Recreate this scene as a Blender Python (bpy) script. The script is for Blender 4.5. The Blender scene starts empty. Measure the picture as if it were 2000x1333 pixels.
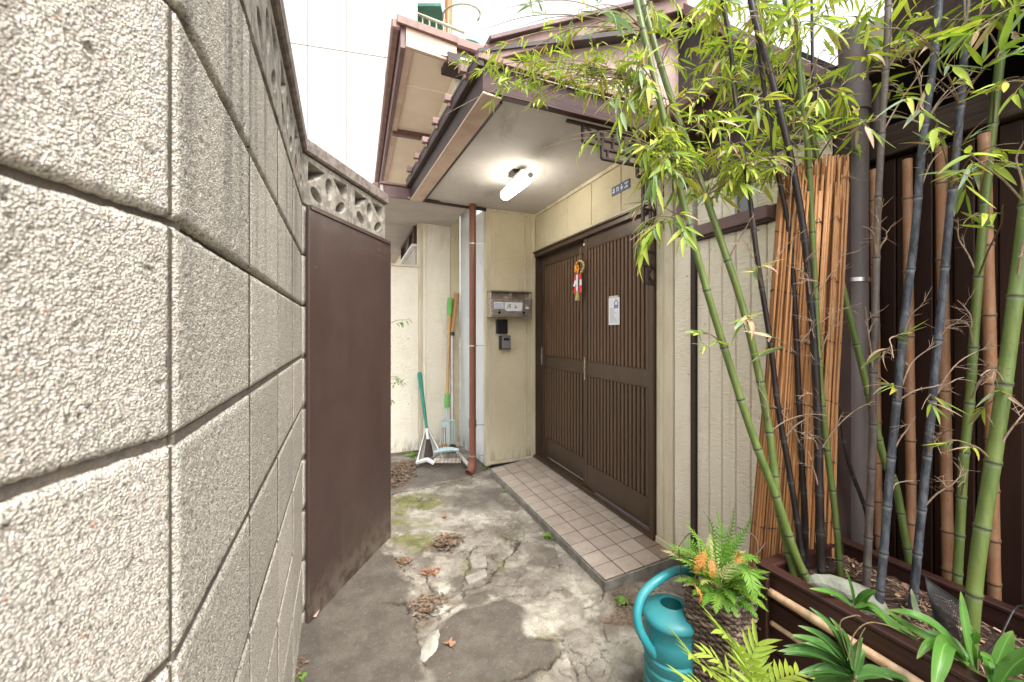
import bpy, bmesh, math, random
import numpy as np
from mathutils import Vector, Matrix, Quaternion
random.seed(7)
rng = np.random.default_rng(7)
scene = bpy.context.scene

# ------------------------------------------------------------------ camera, light, exposure
F, HV, CZ = 800.0, 647.0, 1.25
cd = bpy.data.cameras.new('camera'); cam = bpy.data.objects.new('camera', cd)
scene.collection.objects.link(cam); scene.camera = cam
cam.location = (0, 0, CZ); cam.rotation_euler = (math.radians(90), 0, 0)
cd.sensor_width = 36; cd.lens = 36 * F / 2000; cd.shift_y = -(666.5 - HV) / 2000
cd.clip_start = 0.02; cd.clip_end = 400
cd.dof.use_dof = True; cd.dof.focus_distance = 1.9; cd.dof.aperture_fstop = 7.0

world = bpy.data.worlds.new('World'); scene.world = world; world.use_nodes = True
wt = world.node_tree; bg = wt.nodes['Background']
sky = wt.nodes.new('ShaderNodeTexSky'); sky.sky_type = 'NISHITA'; sky.sun_disc = False
SUN_EL, SUN_AZ = math.radians(58), math.radians(148)
sky.sun_elevation = SUN_EL; sky.sun_rotation = SUN_AZ; sky.air_density = 1.0; sky.dust_density = 4.0
hs = wt.nodes.new('ShaderNodeHueSaturation'); hs.inputs['Saturation'].default_value = 0.12
wt.links.new(sky.outputs[0], hs.inputs['Color']); wt.links.new(hs.outputs[0], bg.inputs['Color'])
bg.inputs['Strength'].default_value = 0.15
sl = bpy.data.lights.new('sun', 'SUN'); sun = bpy.data.objects.new('sun', sl); scene.collection.objects.link(sun)
sl.energy = 1.05; sl.angle = math.radians(24); sl.color = (1.0, 0.94, 0.85)
sd = Vector((math.sin(SUN_AZ) * math.cos(SUN_EL), math.cos(SUN_AZ) * math.cos(SUN_EL), math.sin(SUN_EL)))
sun.rotation_euler = (-sd).to_track_quat('-Z', 'Y').to_euler()
scene.view_settings.view_transform = 'Standard'; scene.view_settings.look = 'None'
scene.view_settings.gamma = 1; scene.view_settings.use_curve_mapping = False
scene.view_settings.exposure = 1.93
scene.cycles.use_denoising = True
scene.cycles.max_bounces = 8; scene.cycles.diffuse_bounces = 5; scene.cycles.transparent_max_bounces = 8

# ------------------------------------------------------------------ helpers
def PX(u, v, Y): return Vector(((u - 1000) / F * Y, Y, CZ + (HV - v) / F * Y))
def G(u, v, z=0.0):
    Y = F * (CZ - z) / (v - HV); return Vector(((u - 1000) / F * Y, Y, z))

class Frame:
    def __init__(s, O, a):
        s.O = Vector((O[0], O[1])); s.a = Vector(a).normalized(); s.n = Vector((-s.a.y, s.a.x))
        if s.n.dot(s.O) > 0: s.n = -s.n
    def P(s, t, n, z):
        q = s.O + s.a * t + s.n * n; return Vector((q.x, q.y, z))
    def su(s, u, n=0.0):
        k = (u - 1000) / F; O = s.O + s.n * n
        return (k * O.y - O.x) / (s.a.x - k * s.a.y)
    def zv(s, u, v, n=0.0):
        t = s.su(u, n); Y = (s.O + s.a * t + s.n * n).y
        return CZ + (HV - v) / F * Y

class MB:
    def __init__(s): s.v = []; s.f = []; s.col = None
    def add(s, vs, fs):
        b = len(s.v); s.v += [tuple(x) for x in vs]; s.f += [tuple(i + b for i in f) for f in fs]; return s
    def hexa(s, c):   # 8 corners: 4 bottom ccw, 4 top
        return s.add(c, [(3, 2, 1, 0), (4, 5, 6, 7), (0, 1, 5, 4), (1, 2, 6, 5), (2, 3, 7, 6), (3, 0, 4, 7)])
    def fbox(s, fr, t0, t1, n0, n1, z0, z1):
        return s.hexa([fr.P(t0, n0, z0), fr.P(t1, n0, z0), fr.P(t1, n1, z0), fr.P(t0, n1, z0),
                       fr.P(t0, n0, z1), fr.P(t1, n0, z1), fr.P(t1, n1, z1), fr.P(t0, n1, z1)])
    def box(s, x0, x1, y0, y1, z0, z1):
        return s.hexa([(x0, y0, z0), (x1, y0, z0), (x1, y1, z0), (x0, y1, z0), (x0, y0, z1), (x1, y0, z1), (x1, y1, z1), (x0, y1, z1)])
    def prism(s, pts, z0, z1):
        n = len(pts)
        zz0 = z0 if hasattr(z0, '__len__') else [z0] * n; zz1 = z1 if hasattr(z1, '__len__') else [z1] * n
        vs = [(p[0], p[1], zz0[i]) for i, p in enumerate(pts)] + [(p[0], p[1], zz1[i]) for i, p in enumerate(pts)]
        return s.add(vs, [tuple(range(n))[::-1], tuple(range(n, 2 * n))] + [(i, (i + 1) % n, (i + 1) % n + n, i + n) for i in range(n)])
    def beam(s, A, B, w, h, up=(0, 0, 1)):   # box along A->B, w across, h along up
        A = Vector(A); B = Vector(B); d = (B - A).normalized(); up = Vector(up)
        sx = d.cross(up).normalized() * w / 2; uy = sx.cross(d).normalized() * h / 2
        return s.hexa([A - sx - uy, B - sx - uy, B + sx - uy, A + sx - uy, A - sx + uy, B - sx + uy, B + sx + uy, A + sx + uy])
    def tube(s, pts, r, seg=8, cap=True):
        pts = [Vector(p) for p in pts]; n = len(pts)
        rr = r if hasattr(r, '__len__') else [r] * n
        d = (pts[1] - pts[0]).normalized()
        x = d.orthogonal().normalized(); b = len(s.v)
        for i in range(n):
            dn = (pts[min(i + 1, n - 1)] - pts[max(i - 1, 0)])
            if dn.length < 1e-9: dn = d.copy()
            dn.normalize(); x = (x - dn * x.dot(dn))
            if x.length < 1e-6: x = dn.orthogonal()
            x.normalize(); y = dn.cross(x); d = dn
            for k in range(seg):
                a = 2 * math.pi * k / seg
                s.v.append(tuple(pts[i] + (x * math.cos(a) + y * math.sin(a)) * rr[i]))
        for i in range(n - 1):
            for k in range(seg):
                k2 = (k + 1) % seg
                s.f.append((b + i * seg + k, b + i * seg + k2, b + (i + 1) * seg + k2, b + (i + 1) * seg + k))
        if cap:
            s.f.append(tuple(b + k for k in range(seg))[::-1]); s.f.append(tuple(b + (n - 1) * seg + k for k in range(seg)))
        return s
    def lathe(s, c, prof, seg=32, sx=1.0, sy=1.0, rot=0.0):
        b = len(s.v); c = Vector(c)
        for (r, z) in prof:
            for k in range(seg):
                a = 2 * math.pi * k / seg; X = r * math.cos(a) * sx; Y = r * math.sin(a) * sy
                s.v.append((c.x + X * math.cos(rot) - Y * math.sin(rot), c.y + X * math.sin(rot) + Y * math.cos(rot), c.z + z))
        for i in range(len(prof) - 1):
            for k in range(seg):
                k2 = (k + 1) % seg
                s.f.append((b + i * seg + k, b + i * seg + k2, b + (i + 1) * seg + k2, b + (i + 1) * seg + k))
        return s
    def build(s, name, mat=None, parent=None, bevel=0.0, smooth=False, kind=None, label=None):
        off = wloc(parent)
        me = bpy.data.meshes.new(name)
        me.from_pydata([(x - off.x, y - off.y, z - off.z) for x, y, z in s.v], [], s.f)
        if bevel > 0:
            bm = bmesh.new(); bm.from_mesh(me)
            bmesh.ops.recalc_face_normals(bm, faces=bm.faces)
            bmesh.ops.bevel(bm, geom=[e for e in bm.edges if len(e.link_faces) == 2 and e.calc_face_angle(0) > 0.5], offset=bevel, segments=1, affect='EDGES', clamp_overlap=True)
            bm.to_mesh(me); bm.free()
        if smooth:
            me.polygons.foreach_set('use_smooth', [True] * len(me.polygons))
            if smooth != 'all': me.set_sharp_from_angle(angle=math.radians(40))
        if mat: me.materials.append(mat)
        o = bpy.data.objects.new(name, me); scene.collection.objects.link(o)
        if parent: o.parent = parent
        if kind: o['kind'] = kind
        if label: o['label'] = label
        return o

def wloc(o):
    v = Vector((0, 0, 0))
    while o is not None: v += o.location; o = o.parent
    return v
def thing(name, label, cat, loc, group=None, kind=None):
    o = bpy.data.objects.new(name, None); scene.collection.objects.link(o)
    o.empty_display_size = 0.05
    o.location = loc; o['label'] = label; o['category'] = cat
    if group: o['group'] = group
    if kind: o['kind'] = kind
    return o
def tag(o, label, cat, group=None, kind=None):
    o['label'] = label; o['category'] = cat
    if group: o['group'] = group
    if kind: o['kind'] = kind
    return o

# ------------------------------------------------------------------ materials
class NT:
    def __init__(s, name):
        s.m = bpy.data.materials.new(name); s.m.use_nodes = True; s.t = s.m.node_tree
        s.b = s.t.nodes['Principled BSDF']; s.out = s.t.nodes['Material Output']
        g = s.t.nodes.new('ShaderNodeNewGeometry'); s.pos = g.outputs['Position']; s.geo = g
    def N(s, typ, **k):
        n = s.t.nodes.new(typ)
        for a, v in k.items(): setattr(n, a, v)
        return n
    def L(s, a, b): s.t.links.new(a, b)
    def mapping(s, scale, rot=(0, 0, 0), src=None):
        m = s.N('ShaderNodeMapping'); m.inputs['Scale'].default_value = scale; m.inputs['Rotation'].default_value = rot
        s.L(src or s.pos, m.inputs['Vector']); return m.outputs[0]
    def noise(s, scale, detail=4, rough=0.55, vec=None, dist=0.0):
        n = s.N('ShaderNodeTexNoise'); n.inputs['Scale'].default_value = scale; n.inputs['Detail'].default_value = detail
        n.inputs['Roughness'].default_value = rough; n.inputs['Distortion'].default_value = dist
        s.L(vec or s.pos, n.inputs['Vector']); return n.outputs['Fac']
    def voro(s, scale, vec=None, feature='F1', out='Distance', rnd=1.0):
        n = s.N('ShaderNodeTexVoronoi', feature=feature); n.inputs['Scale'].default_value = scale
        n.inputs['Randomness'].default_value = rnd
        s.L(vec or s.pos, n.inputs['Vector']); return n.outputs[out]
    def ramp(s, fac, lo, hi, a=0.0, b=1.0):
        n = s.N('ShaderNodeMapRange'); n.interpolation_type = 'SMOOTHSTEP'
        n.inputs['From Min'].default_value = lo; n.inputs['From Max'].default_value = hi
        n.inputs['To Min'].default_value = a; n.inputs['To Max'].default_value = b
        s.L(fac, n.inputs['Value']); return n.outputs[0]
    def mix(s, fac, a, b, mode='MIX'):
        n = s.N('ShaderNodeMix', data_type='RGBA', blend_type=mode)
        for i, x in ((0, fac), (6, a), (7, b)):
            if hasattr(x, 'is_linked') or hasattr(x, 'links'): s.L(x, n.inputs[i])
            elif i == 0: n.inputs[0].default_value = x
            else: n.inputs[i].default_value = (*x, 1)
        return n.outputs[2]
    def math(s, op, a, b=0.0):
        n = s.N('ShaderNodeMath', operation=op)
        for i, x in ((0, a), (1, b)):
            if hasattr(x, 'links'): s.L(x, n.inputs[i])
            else: n.inputs[i].default_value = x
        return n.outputs[0]
    def bump(s, h, strength, dist, prev=None):
        n = s.N('ShaderNodeBump'); n.inputs['Strength'].default_value = strength; n.inputs['Distance'].default_value = dist
        s.L(h, n.inputs['Height'])
        if prev is not None: s.L(prev, n.inputs['Normal'])
        return n.outputs[0]
    def attr(s, name, out='Color'):
        n = s.N('ShaderNodeAttribute', attribute_name=name); return n.outputs[out]
    def objrand(s): return s.N('ShaderNodeObjectInfo').outputs['Random']
    def fin(s, col=None, rough=0.6, nrm=None, metal=0.0, spec=0.5):
        if col is not None:
            if hasattr(col, 'links'): s.L(col, s.b.inputs['Base Color'])
            else: s.b.inputs['Base Color'].default_value = (*col, 1)
        if hasattr(rough, 'links'): s.L(rough, s.b.inputs['Roughness'])
        else: s.b.inputs['Roughness'].default_value = rough
        s.b.inputs['Metallic'].default_value = metal; s.b.inputs['Specular IOR Level'].default_value = spec
        if nrm is not None: s.L(nrm, s.b.inputs['Normal'])
        return s.m

def simple(name, c1, c2=None, scale=8, rough=0.6, bump=0.15, bscale=120, metal=0.0, stretch=(1, 1, 1), lo=0.35, hi=0.7, spec=0.4, rnd=0.0):
    t = NT(name); vec = t.mapping(stretch)
    c = t.mix(t.ramp(t.noise(scale, 6, 0.65, vec), lo, hi), c1, c2 or tuple(x * 0.75 for x in c1))
    if rnd:
        c = t.mix(rnd, c, t.mix(t.objrand(), (0.25, 0.25, 0.25), (1.6, 1.6, 1.6)), 'MULTIPLY')
    n = t.bump(t.noise(bscale, 4, 0.6, vec), bump, 0.004) if bump else None
    return t.fin(c, rough, n, metal, spec)

def srgb(*c): return tuple((x / 255) ** 2.2 for x in c)

def m_block():
    t = NT('concrete_block')
    w2 = t.N('ShaderNodeVectorMath', operation='MULTIPLY_ADD')
    n3 = t.N('ShaderNodeTexNoise'); n3.inputs['Scale'].default_value = 120; t.L(t.pos, n3.inputs['Vector'])
    t.L(n3.outputs['Color'], w2.inputs[0]); w2.inputs[1].default_value = (0.003, 0.003, 0.003); t.L(t.pos, w2.inputs[2])
    v = t.voro(400, w2.outputs[0], 'F1'); cell = t.voro(400, w2.outputs[0], 'F1', 'Color')
    pit = t.noise(230, 4, 0.7); pit2 = t.noise(60, 5, 0.7); fine = t.noise(900, 3, 0.6)
    sep = t.N('ShaderNodeSeparateColor'); t.L(cell, sep.inputs[0])
    c = t.mix(sep.outputs[0], (0.55, 0.495, 0.415), (0.76, 0.71, 0.625))
    c = t.mix(t.ramp(sep.outputs[1], 0.9965, 0.998), c, (0.52, 0.24, 0.14))
    c = t.mix(t.ramp(v, 0.42, 0.80, 0, 0.75), c, (0.30, 0.27, 0.23))
    c = t.mix(t.ramp(pit, 0.57, 0.66, 0, 0.85), c, (0.15, 0.13, 0.11))
    c = t.mix(t.ramp(pit2, 0.64, 0.78, 0, 0.35), c, (0.24, 0.22, 0.19))
    big = t.noise(3.0, 5, 0.6)
    c = t.mix(t.ramp(big, 0.45, 0.70, 0, 0.30), c, (0.38, 0.36, 0.33))
    # rain streaks running down from the pierced course, strongest near it
    sv = t.mapping((13, 13, 0.55)); st = t.ramp(t.noise(1.0, 4, 0.6, sv), 0.47, 0.66)
    sp = t.N('ShaderNodeSeparateXYZ'); t.L(t.pos, sp.inputs[0])
    hmask = t.ramp(sp.outputs[2], 1.05, 1.8, 0.0, 0.70)
    c = t.mix(t.math('MULTIPLY', st, hmask), c, (0.17, 0.155, 0.14))
    wv = t.mapping((15, 15, 0.5)); wst = t.ramp(t.noise(1.3, 3, 0.6, wv), 0.56, 0.68, 0, 0.55)
    c = t.mix(t.math('MULTIPLY', wst, hmask), c, (0.70, 0.71, 0.73))
    c = t.mix(0.30, c, t.mix(t.objrand(), (0.55, 0.54, 0.53), (1.25, 1.25, 1.25)), 'MULTIPLY')
    gm = t.ramp(sp.outputs[2], 0.30, 0.0, 0.0, 0.5)
    c = t.mix(t.math('MULTIPLY', gm, t.ramp(t.noise(20, 4), 0.4, 0.6)), c, (0.24, 0.25, 0.16))
    h = t.math('SUBTRACT', t.math('MULTIPLY', t.ramp(v, 0.95, 0.1), 1.0), t.ramp(pit, 0.55, 0.72, 0, 1.3))
    nb = t.bump(h, 0.9, 0.0020); nb = t.bump(fine, 0.25, 0.0006, nb)
    return t.fin(c, 0.95, nb, 0, 0.15)
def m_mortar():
    return simple('mortar_joint_shade', (0.17, 0.14, 0.11), (0.09, 0.075, 0.06), 14, 0.95, 0.8, 260)

def m_wood(name, a, b, rough=0.55, ang=0.0, bumpv=0.5):
    t = NT(name)
    vec = t.mapping((2.5, 2.5, 40), (0, 0, 0)) if ang == 0 else t.mapping((30, 30, 2.0))
    n = t.noise(2.2, 5, 0.6, vec, 0.6)
    c = t.mix(t.ramp(n, 0.36, 0.66), a, b)
    return t.fin(c, rough, t.bump(n, bumpv, 0.004), 0, 0.35)

def m_stucco(name, a, b, bscale=110, stain=(0.36, 0.30, 0.19), stainamt=0.22, bstr=0.8):
    t = NT(name)
    c = t.mix(t.ramp(t.noise(2.2, 5, 0.6), 0.35, 0.68), a, b)
    dv = t.mapping((16, 16, 1.2))
    d = t.math('MULTIPLY', t.ramp(t.noise(1.6, 5, 0.65, dv), 0.55, 0.75), stainamt)
    c = t.mix(d, c, stain)
    sp = t.N('ShaderNodeSeparateXYZ'); t.L(t.pos, sp.inputs[0])
    low = t.math('MULTIPLY', t.ramp(sp.outputs[2], 0.20, 0.02, 0, 0.6), t.ramp(t.noise(9, 5, 0.7, t.mapping((2.5, 2.5, 0.5))), 0.44, 0.60))
    c = t.mix(low, c, (0.10, 0.095, 0.075))
    c = t.mix(t.ramp(t.noise(55, 2, 0.5), 0.72, 0.76), c, (0.22, 0.15, 0.09))
    wv = t.mapping((0.6, 0.6, 2.0))
    nb = t.bump(t.noise(bscale * 0.5, 3, 0.5, wv, 0.6), bstr, 0.009)
    return t.fin(c, 0.72, nb, 0, 0.3)

def m_culm(name, a, b, bloom, rough=0.38, dust=0.0, dustc=(0.3, 0.32, 0.33)):
    t = NT(name)
    at = t.N('ShaderNodeAttribute', attribute_name='node')     # r bloom under the node, g dark ring, b tint along the cane
    sep = t.N('ShaderNodeSeparateColor'); t.L(at.outputs['Color'], sep.inputs[0])
    n = t.noise(9, 5, 0.6, t.mapping((6, 6, 0.8)))
    c = t.mix(t.ramp(n, 0.36, 0.66), a, b)
    if dust: c = t.mix(t.math('MULTIPLY', t.ramp(t.noise(40, 5, 0.7, t.mapping((1.4, 1.4, 0.5))), 0.42, 0.62), dust), c, dustc)
    c = t.mix(t.ramp(t.noise(160, 2), 0.66, 0.72, 0, 0.6), c, (0.03, 0.025, 0.02))
    c = t.mix(sep.outputs[0], c, bloom)
    c = t.mix(sep.outputs[1], c, (0.025, 0.02, 0.015))
    return t.fin(c, rough, t.bump(t.noise(220, 3, 0.6, t.mapping((3, 3, 0.3))), 0.15, 0.002), 0, 0.3)

def m_leaf(name, a, b, tips=(0.45, 0.36, 0.16), tip=0.0, tr=0.35, rough=0.55, vein=0.0):
    t = NT(name)
    r = t.objrand()
    c = t.mix(r, a, b)
    c = t.mix(t.ramp(t.noise(30, 3), 0.45, 0.75, 0, 0.35), c, tuple(x * 0.6 for x in a))
    if vein:
        ac = t.attr('across', 'Fac'); w_ = t.N('ShaderNodeMath', operation='SINE'); t.L(t.math('MULTIPLY', ac, 34.0), w_.inputs[0])
        c = t.mix(t.ramp(w_.outputs[0], -0.2, 1.0, 0, 0.28), c, tuple(x * 0.55 for x in a)); c = t.mix(t.ramp(ac, 0.10, 0.0, 0, 0.6), c, tuple(min(1, x * 1.9) for x in b))
        c = t.mix(t.ramp(t.noise(45, 5, 0.7), 0.56, 0.70, 0, 0.35), c, (0.20, 0.20, 0.07))
    at = t.attr('along', 'Fac')
    if tip: c = t.mix(t.math('MULTIPLY', t.ramp(at, 0.72, 1.0), tip), c, tips)
    t.L(c, t.b.inputs['Base Color']); t.b.inputs['Roughness'].default_value = rough; t.b.inputs['Specular IOR Level'].default_value = 0.35
    tl = t.N('ShaderNodeBsdfTranslucent'); t.L(t.mix(1.0, c, (1.15, 1.25, 0.7), 'MULTIPLY'), tl.inputs['Color'])
    ms = t.N('ShaderNodeMixShader'); ms.inputs[0].default_value = tr
    t.L(t.b.outputs[0], ms.inputs[1]); t.L(tl.outputs[0], ms.inputs[2]); t.L(ms.outputs[0], t.out.inputs['Surface'])
    return t.m

M = {}
M['block'] = m_block(); M['mortar_joint_shade'] = m_mortar()
M['block_old'] = simple('weathered_pierced_concrete', (0.36, 0.325, 0.275), (0.19, 0.17, 0.145), 22, 0.95, 0.9, 240, lo=0.38, hi=0.62)
M['coping'] = simple('brown_grey_coping_concrete', (0.27, 0.225, 0.195), (0.15, 0.12, 0.105), 26, 0.95, 0.9, 240, lo=0.38, hi=0.62)
t = NT('brown_painted_steel')
c = t.mix(t.ramp(t.noise(3, 5, 0.6, t.mapping((1, 1, 0.4))), 0.35, 0.7), (0.066, 0.040, 0.033), (0.052, 0.032, 0.027))
c = t.mix(t.ramp(t.noise(1.5, 6, 0.7, t.mapping((14, 14, 1.0))), 0.56, 0.72, 0, 0.35), c, (0.085, 0.062, 0.053))
c = t.mix(t.ramp(t.noise(70, 3, 0.6), 0.70, 0.74, 0, 0.7), c, (0.17, 0.14, 0.12))
sp = t.N('ShaderNodeSeparateXYZ'); t.L(t.pos, sp.inputs[0])
c = t.mix(t.math('MULTIPLY', t.ramp(sp.outputs[2], 0.22, 0.0), t.ramp(t.noise(14, 5, 0.7), 0.35, 0.6, 0, 0.7)), c, (0.17, 0.14, 0.11))
M['gate'] = t.fin(c, t.ramp(t.noise(4, 5, 0.7), 0.3, 0.7, 0.36, 0.58), t.bump(t.noise(2.2, 3, 0.5), 0.12, 0.02, t.bump(t.noise(300, 3), 0.06, 0.002)), 0, 0.45)
M['gate_rust'] = simple('rust_marks', (0.14, 0.06, 0.045), (0.08, 0.045, 0.038), 30, 0.7)
M['cream'] = m_stucco('cream_stucco_panel', (0.61, 0.54, 0.385), (0.54, 0.47, 0.315))
M['cream_light'] = m_stucco('pale_cream_siding', (0.82, 0.765, 0.64), (0.75, 0.69, 0.56))
M['trim'] = simple('cream_trim', (0.62, 0.56, 0.42), (0.49, 0.42, 0.29), 12, 0.5, 0.1, 200, stretch=(1, 1, 0.2))
M['bluewall'] = m_stucco('pale_blue_white_siding', (0.66, 0.69, 0.70), (0.57, 0.61, 0.62), 60, stainamt=0.15, bstr=0.2)
t = NT('grey_white_soffit_board')
c = t.mix(t.ramp(t.noise(2.5, 6, 0.65), 0.35, 0.7), (0.53, 0.50, 0.475), (0.46, 0.43, 0.405))
c = t.mix(t.ramp(t.noise(1.6, 6, 0.7, t.mapping((3.0, 0.9, 1), (0, 0, 0.4))), 0.54, 0.70, 0, 0.5), c, (0.30, 0.27, 0.235))
c = t.mix(t.ramp(t.noise(60, 2), 0.70, 0.74, 0, 0.6), c, (0.2, 0.17, 0.14))
M['soffit'] = t.fin(c, 0.8, t.bump(t.noise(160, 4), 0.12, 0.003), 0, 0.2)
M['soffit_beige'] = simple('beige_soffit_board', (0.78, 0.67, 0.55), (0.71, 0.60, 0.48), 2.5, 0.8, 0.12, 160)
M['soffit_rib'] = simple('grey_eave_board', (0.42, 0.38, 0.35), (0.36, 0.32, 0.30), 3, 0.8, 0.12, 160)
M['fascia'] = m_wood('mauve_brown_woodgrain', (0.058, 0.022, 0.020), (0.030, 0.011, 0.011))
M['fascia_lit'] = m_wood('lit_pinkish_woodgrain', (0.56, 0.42, 0.33), (0.46, 0.325, 0.25))  # brighter copy of the fascia woodgrain, lit tone put in the colour
M['darkline'] = simple('dark_brown_edge', (0.045, 0.026, 0.022), None, 8, 0.6)
M['mauve'] = simple('mauve_painted_metal', (0.17, 0.10, 0.098), (0.115, 0.066, 0.064), 6, 0.45, 0.08)
M['mauve_red'] = simple('faded_red_brown_metal', (0.25, 0.145, 0.12), (0.17, 0.10, 0.083), 14, 0.5, 0.1)
M['gable'] = simple('pink_brown_gable_sheet', (0.50, 0.37, 0.33), (0.40, 0.285, 0.255), 20, 0.75, 0.5, 180)
M['rooftop'] = simple('dark_roof_sheet', (0.06, 0.045, 0.042), (0.04, 0.03, 0.028), 10, 0.6)
M['bronze'] = simple('bronze_aluminium', (0.085, 0.055, 0.036), (0.066, 0.043, 0.028), 10, 0.40, 0.05, 400, 0.25, (1, 1, 0.2))
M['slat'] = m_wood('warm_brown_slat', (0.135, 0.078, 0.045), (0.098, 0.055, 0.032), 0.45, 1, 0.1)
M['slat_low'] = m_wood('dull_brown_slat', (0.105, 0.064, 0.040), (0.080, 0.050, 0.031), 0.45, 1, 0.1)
M['door_back'] = simple('dark_brown_door_backing', (0.050, 0.026, 0.014), (0.036, 0.019, 0.011), 5, 0.35, 0.0)
M['steel'] = simple('weathered_stainless_steel', (0.52, 0.48, 0.42), (0.32, 0.26, 0.20), 14, 0.36, 0.1, 300, 0.75, (1, 1, 4))
M['chrome'] = simple('bright_metal', (0.6, 0.58, 0.55), None, 10, 0.3, 0.0, metal=0.9)
M['white'] = simple('white_plastic', (0.75, 0.74, 0.72), (0.68, 0.67, 0.65), 6, 0.45, 0.0)
M['paper'] = simple('white_paper', (0.70, 0.71, 0.74), (0.64, 0.65, 0.69), 20, 0.5, 0.05)
M['print_blue'] = simple('blue_grey_print', (0.10, 0.16, 0.42), None, 6, 0.5, 0.0)
M['print_grey'] = simple('grey_print', (0.33, 0.34, 0.38), None, 6, 0.6, 0.0)
M['ink'] = simple('black_ink', (0.03, 0.03, 0.035), None, 6, 0.5, 0.0)
M['black'] = simple('black_plastic', (0.018, 0.017, 0.018), (0.012, 0.012, 0.012), 10, 0.35, 0.05)
M['greyplastic'] = simple('grey_plastic', (0.19, 0.185, 0.18), None, 10, 0.45, 0.05)
M['plate_blue'] = simple('blue_enamel_plate', (0.05, 0.09, 0.20), (0.08, 0.12, 0.2), 60, 0.4, 0.0)
M['pipe_brown'] = simple('red_brown_pvc_pipe', (0.215, 0.085, 0.055), (0.165, 0.062, 0.042), 9, 0.38, 0.05, stretch=(1, 1, 0.25))
M['pipe_grey'] = simple('mauve_grey_pvc_pipe', (0.118, 0.096, 0.091), (0.082, 0.066, 0.062), 9, 0.5, 0.06, stretch=(1, 1, 0.25))
M['concrete_edge'] = simple('dirty_mortar_edge', (0.24, 0.225, 0.20), (0.13, 0.12, 0.10), 16, 0.95, 0.6, 180)
M['grout'] = simple('grey_grout', (0.13, 0.105, 0.085), (0.09, 0.072, 0.058), 20, 0.95, 0.3, 200)
M['fence'] = simple('dark_brown_corrugated_sheet', (0.034, 0.0155, 0.0105), (0.022, 0.010, 0.007), 12, 0.5, 0.12, 200, stretch=(1, 1, 0.12), spec=0.22)
M['fence_rail'] = m_wood('dark_brown_rail', (0.052, 0.031, 0.021), (0.030, 0.018, 0.012))
M['void'] = simple('void_shade_black', (0.007, 0.005, 0.0045), None, 6, 0.9, spec=0.1)  # near-black stands in for shade in the shed gap and block holes
M['planter'] = m_wood('dark_red_brown_planter_board', (0.042, 0.017, 0.013), (0.026, 0.011, 0.009), 0.36, 0, 0.12)
M['far_white'] = simple('white_render', (0.40, 0.388, 0.372), (0.385, 0.375, 0.362), 0.6, 0.8, 0.05, 20)
M['joint'] = simple('panel_joint', (0.22, 0.20, 0.16), None, 6, 0.8)
M['stair_green'] = simple('green_painted_steel', (0.05, 0.22, 0.17), (0.06, 0.15, 0.10), 8, 0.5)
M['stair_orange'] = simple('rusty_orange_steel', (0.50, 0.20, 0.07), (0.35, 0.13, 0.05), 8, 0.6)
M['stair_rail'] = simple('cream_railing_paint', (0.50, 0.49, 0.36), None, 8, 0.5)
t = NT('teal_moulded_plastic')
c = t.mix(t.ramp(t.noise(9, 5, 0.6), 0.35, 0.7), (0.014, 0.205, 0.235), (0.035, 0.205, 0.220))
c = t.mix(t.ramp(t.noise(28, 6, 0.75), 0.56, 0.72, 0, 0.45), c, (0.13, 0.20, 0.18))
c = t.mix(t.ramp(t.noise(150, 3, 0.6), 0.68, 0.72, 0, 0.7), c, (0.10, 0.09, 0.06))
sp = t.N('ShaderNodeSeparateXYZ'); t.L(t.pos, sp.inputs[0])
c = t.mix(t.math('MULTIPLY', t.ramp(sp.outputs[2], 0.13, 0.0, 0, 0.8), t.ramp(t.noise(22, 5, 0.7), 0.42, 0.62)), c, (0.20, 0.21, 0.12))
M['teal'] = t.fin(c, t.ramp(t.noise(20, 5, 0.7), 0.35, 0.65, 0.36, 0.62), t.bump(t.noise(260, 3), 0.10, 0.002), 0, 0.45)
M['teal_dark'] = simple('teal_inside_shade', (0.008, 0.12, 0.12), None, 6, 0.5, 0.0)  # darker teal carries the shade inside the can
M['dirt_crumb'] = simple('dirt_crumbs', (0.10, 0.065, 0.045), (0.05, 0.035, 0.025), 60, 0.95, 0.3)
M['wicker'] = simple('dark_woven_wicker', (0.125, 0.085, 0.062), (0.050, 0.033, 0.025), 70, 0.75, 0.5, 300)
M['wicker_light'] = simple('weathered_wicker', (0.24, 0.18, 0.13), (0.14, 0.10, 0.075), 70, 0.8, 0.5, 300)
M['pot'] = simple('off_white_pot', (0.52, 0.50, 0.45), (0.38, 0.36, 0.31), 20, 0.5, 0.05)
M['soil'] = simple('dark_soil', (0.060, 0.034, 0.024), (0.028, 0.018, 0.013), 40, 0.95, 1.0, 220)
M['stone'] = simple('pale_green_grey_stone', (0.30, 0.31, 0.25), (0.20, 0.21, 0.165), 14, 0.9, 0.8, 90)
M['quartz'] = simple('pale_broken_concrete', (0.36, 0.35, 0.30), (0.24, 0.23, 0.19), 22, 0.9, 0.8, 90)
M['mesh'] = simple('black_plastic_netting', (0.035, 0.035, 0.037), None, 10, 0.5, 0.0)
M['green_handle'] = simple('green_plastic_handle', (0.03, 0.24, 0.17), None, 8, 0.4)
M['lime_grip'] = simple('lime_green_grip', (0.16, 0.45, 0.10), (0.12, 0.36, 0.08), 8, 0.45)
M['pale_wood'] = m_wood('pale_varnished_wood', (0.55, 0.36, 0.15), (0.45, 0.28, 0.11), 0.4, 1)
M['orange_wood'] = m_wood('orange_wood_handle', (0.42, 0.23, 0.10), (0.40, 0.21, 0.09), 0.5, 1)
M['alu'] = simple('dull_aluminium_tube', (0.46, 0.42, 0.42), None, 8, 0.4, 0.0, metal=0.6)
M['tine'] = simple('pale_blue_rake_steel', (0.42, 0.55, 0.56), None, 8, 0.4, 0.0, metal=0.2)
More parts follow.
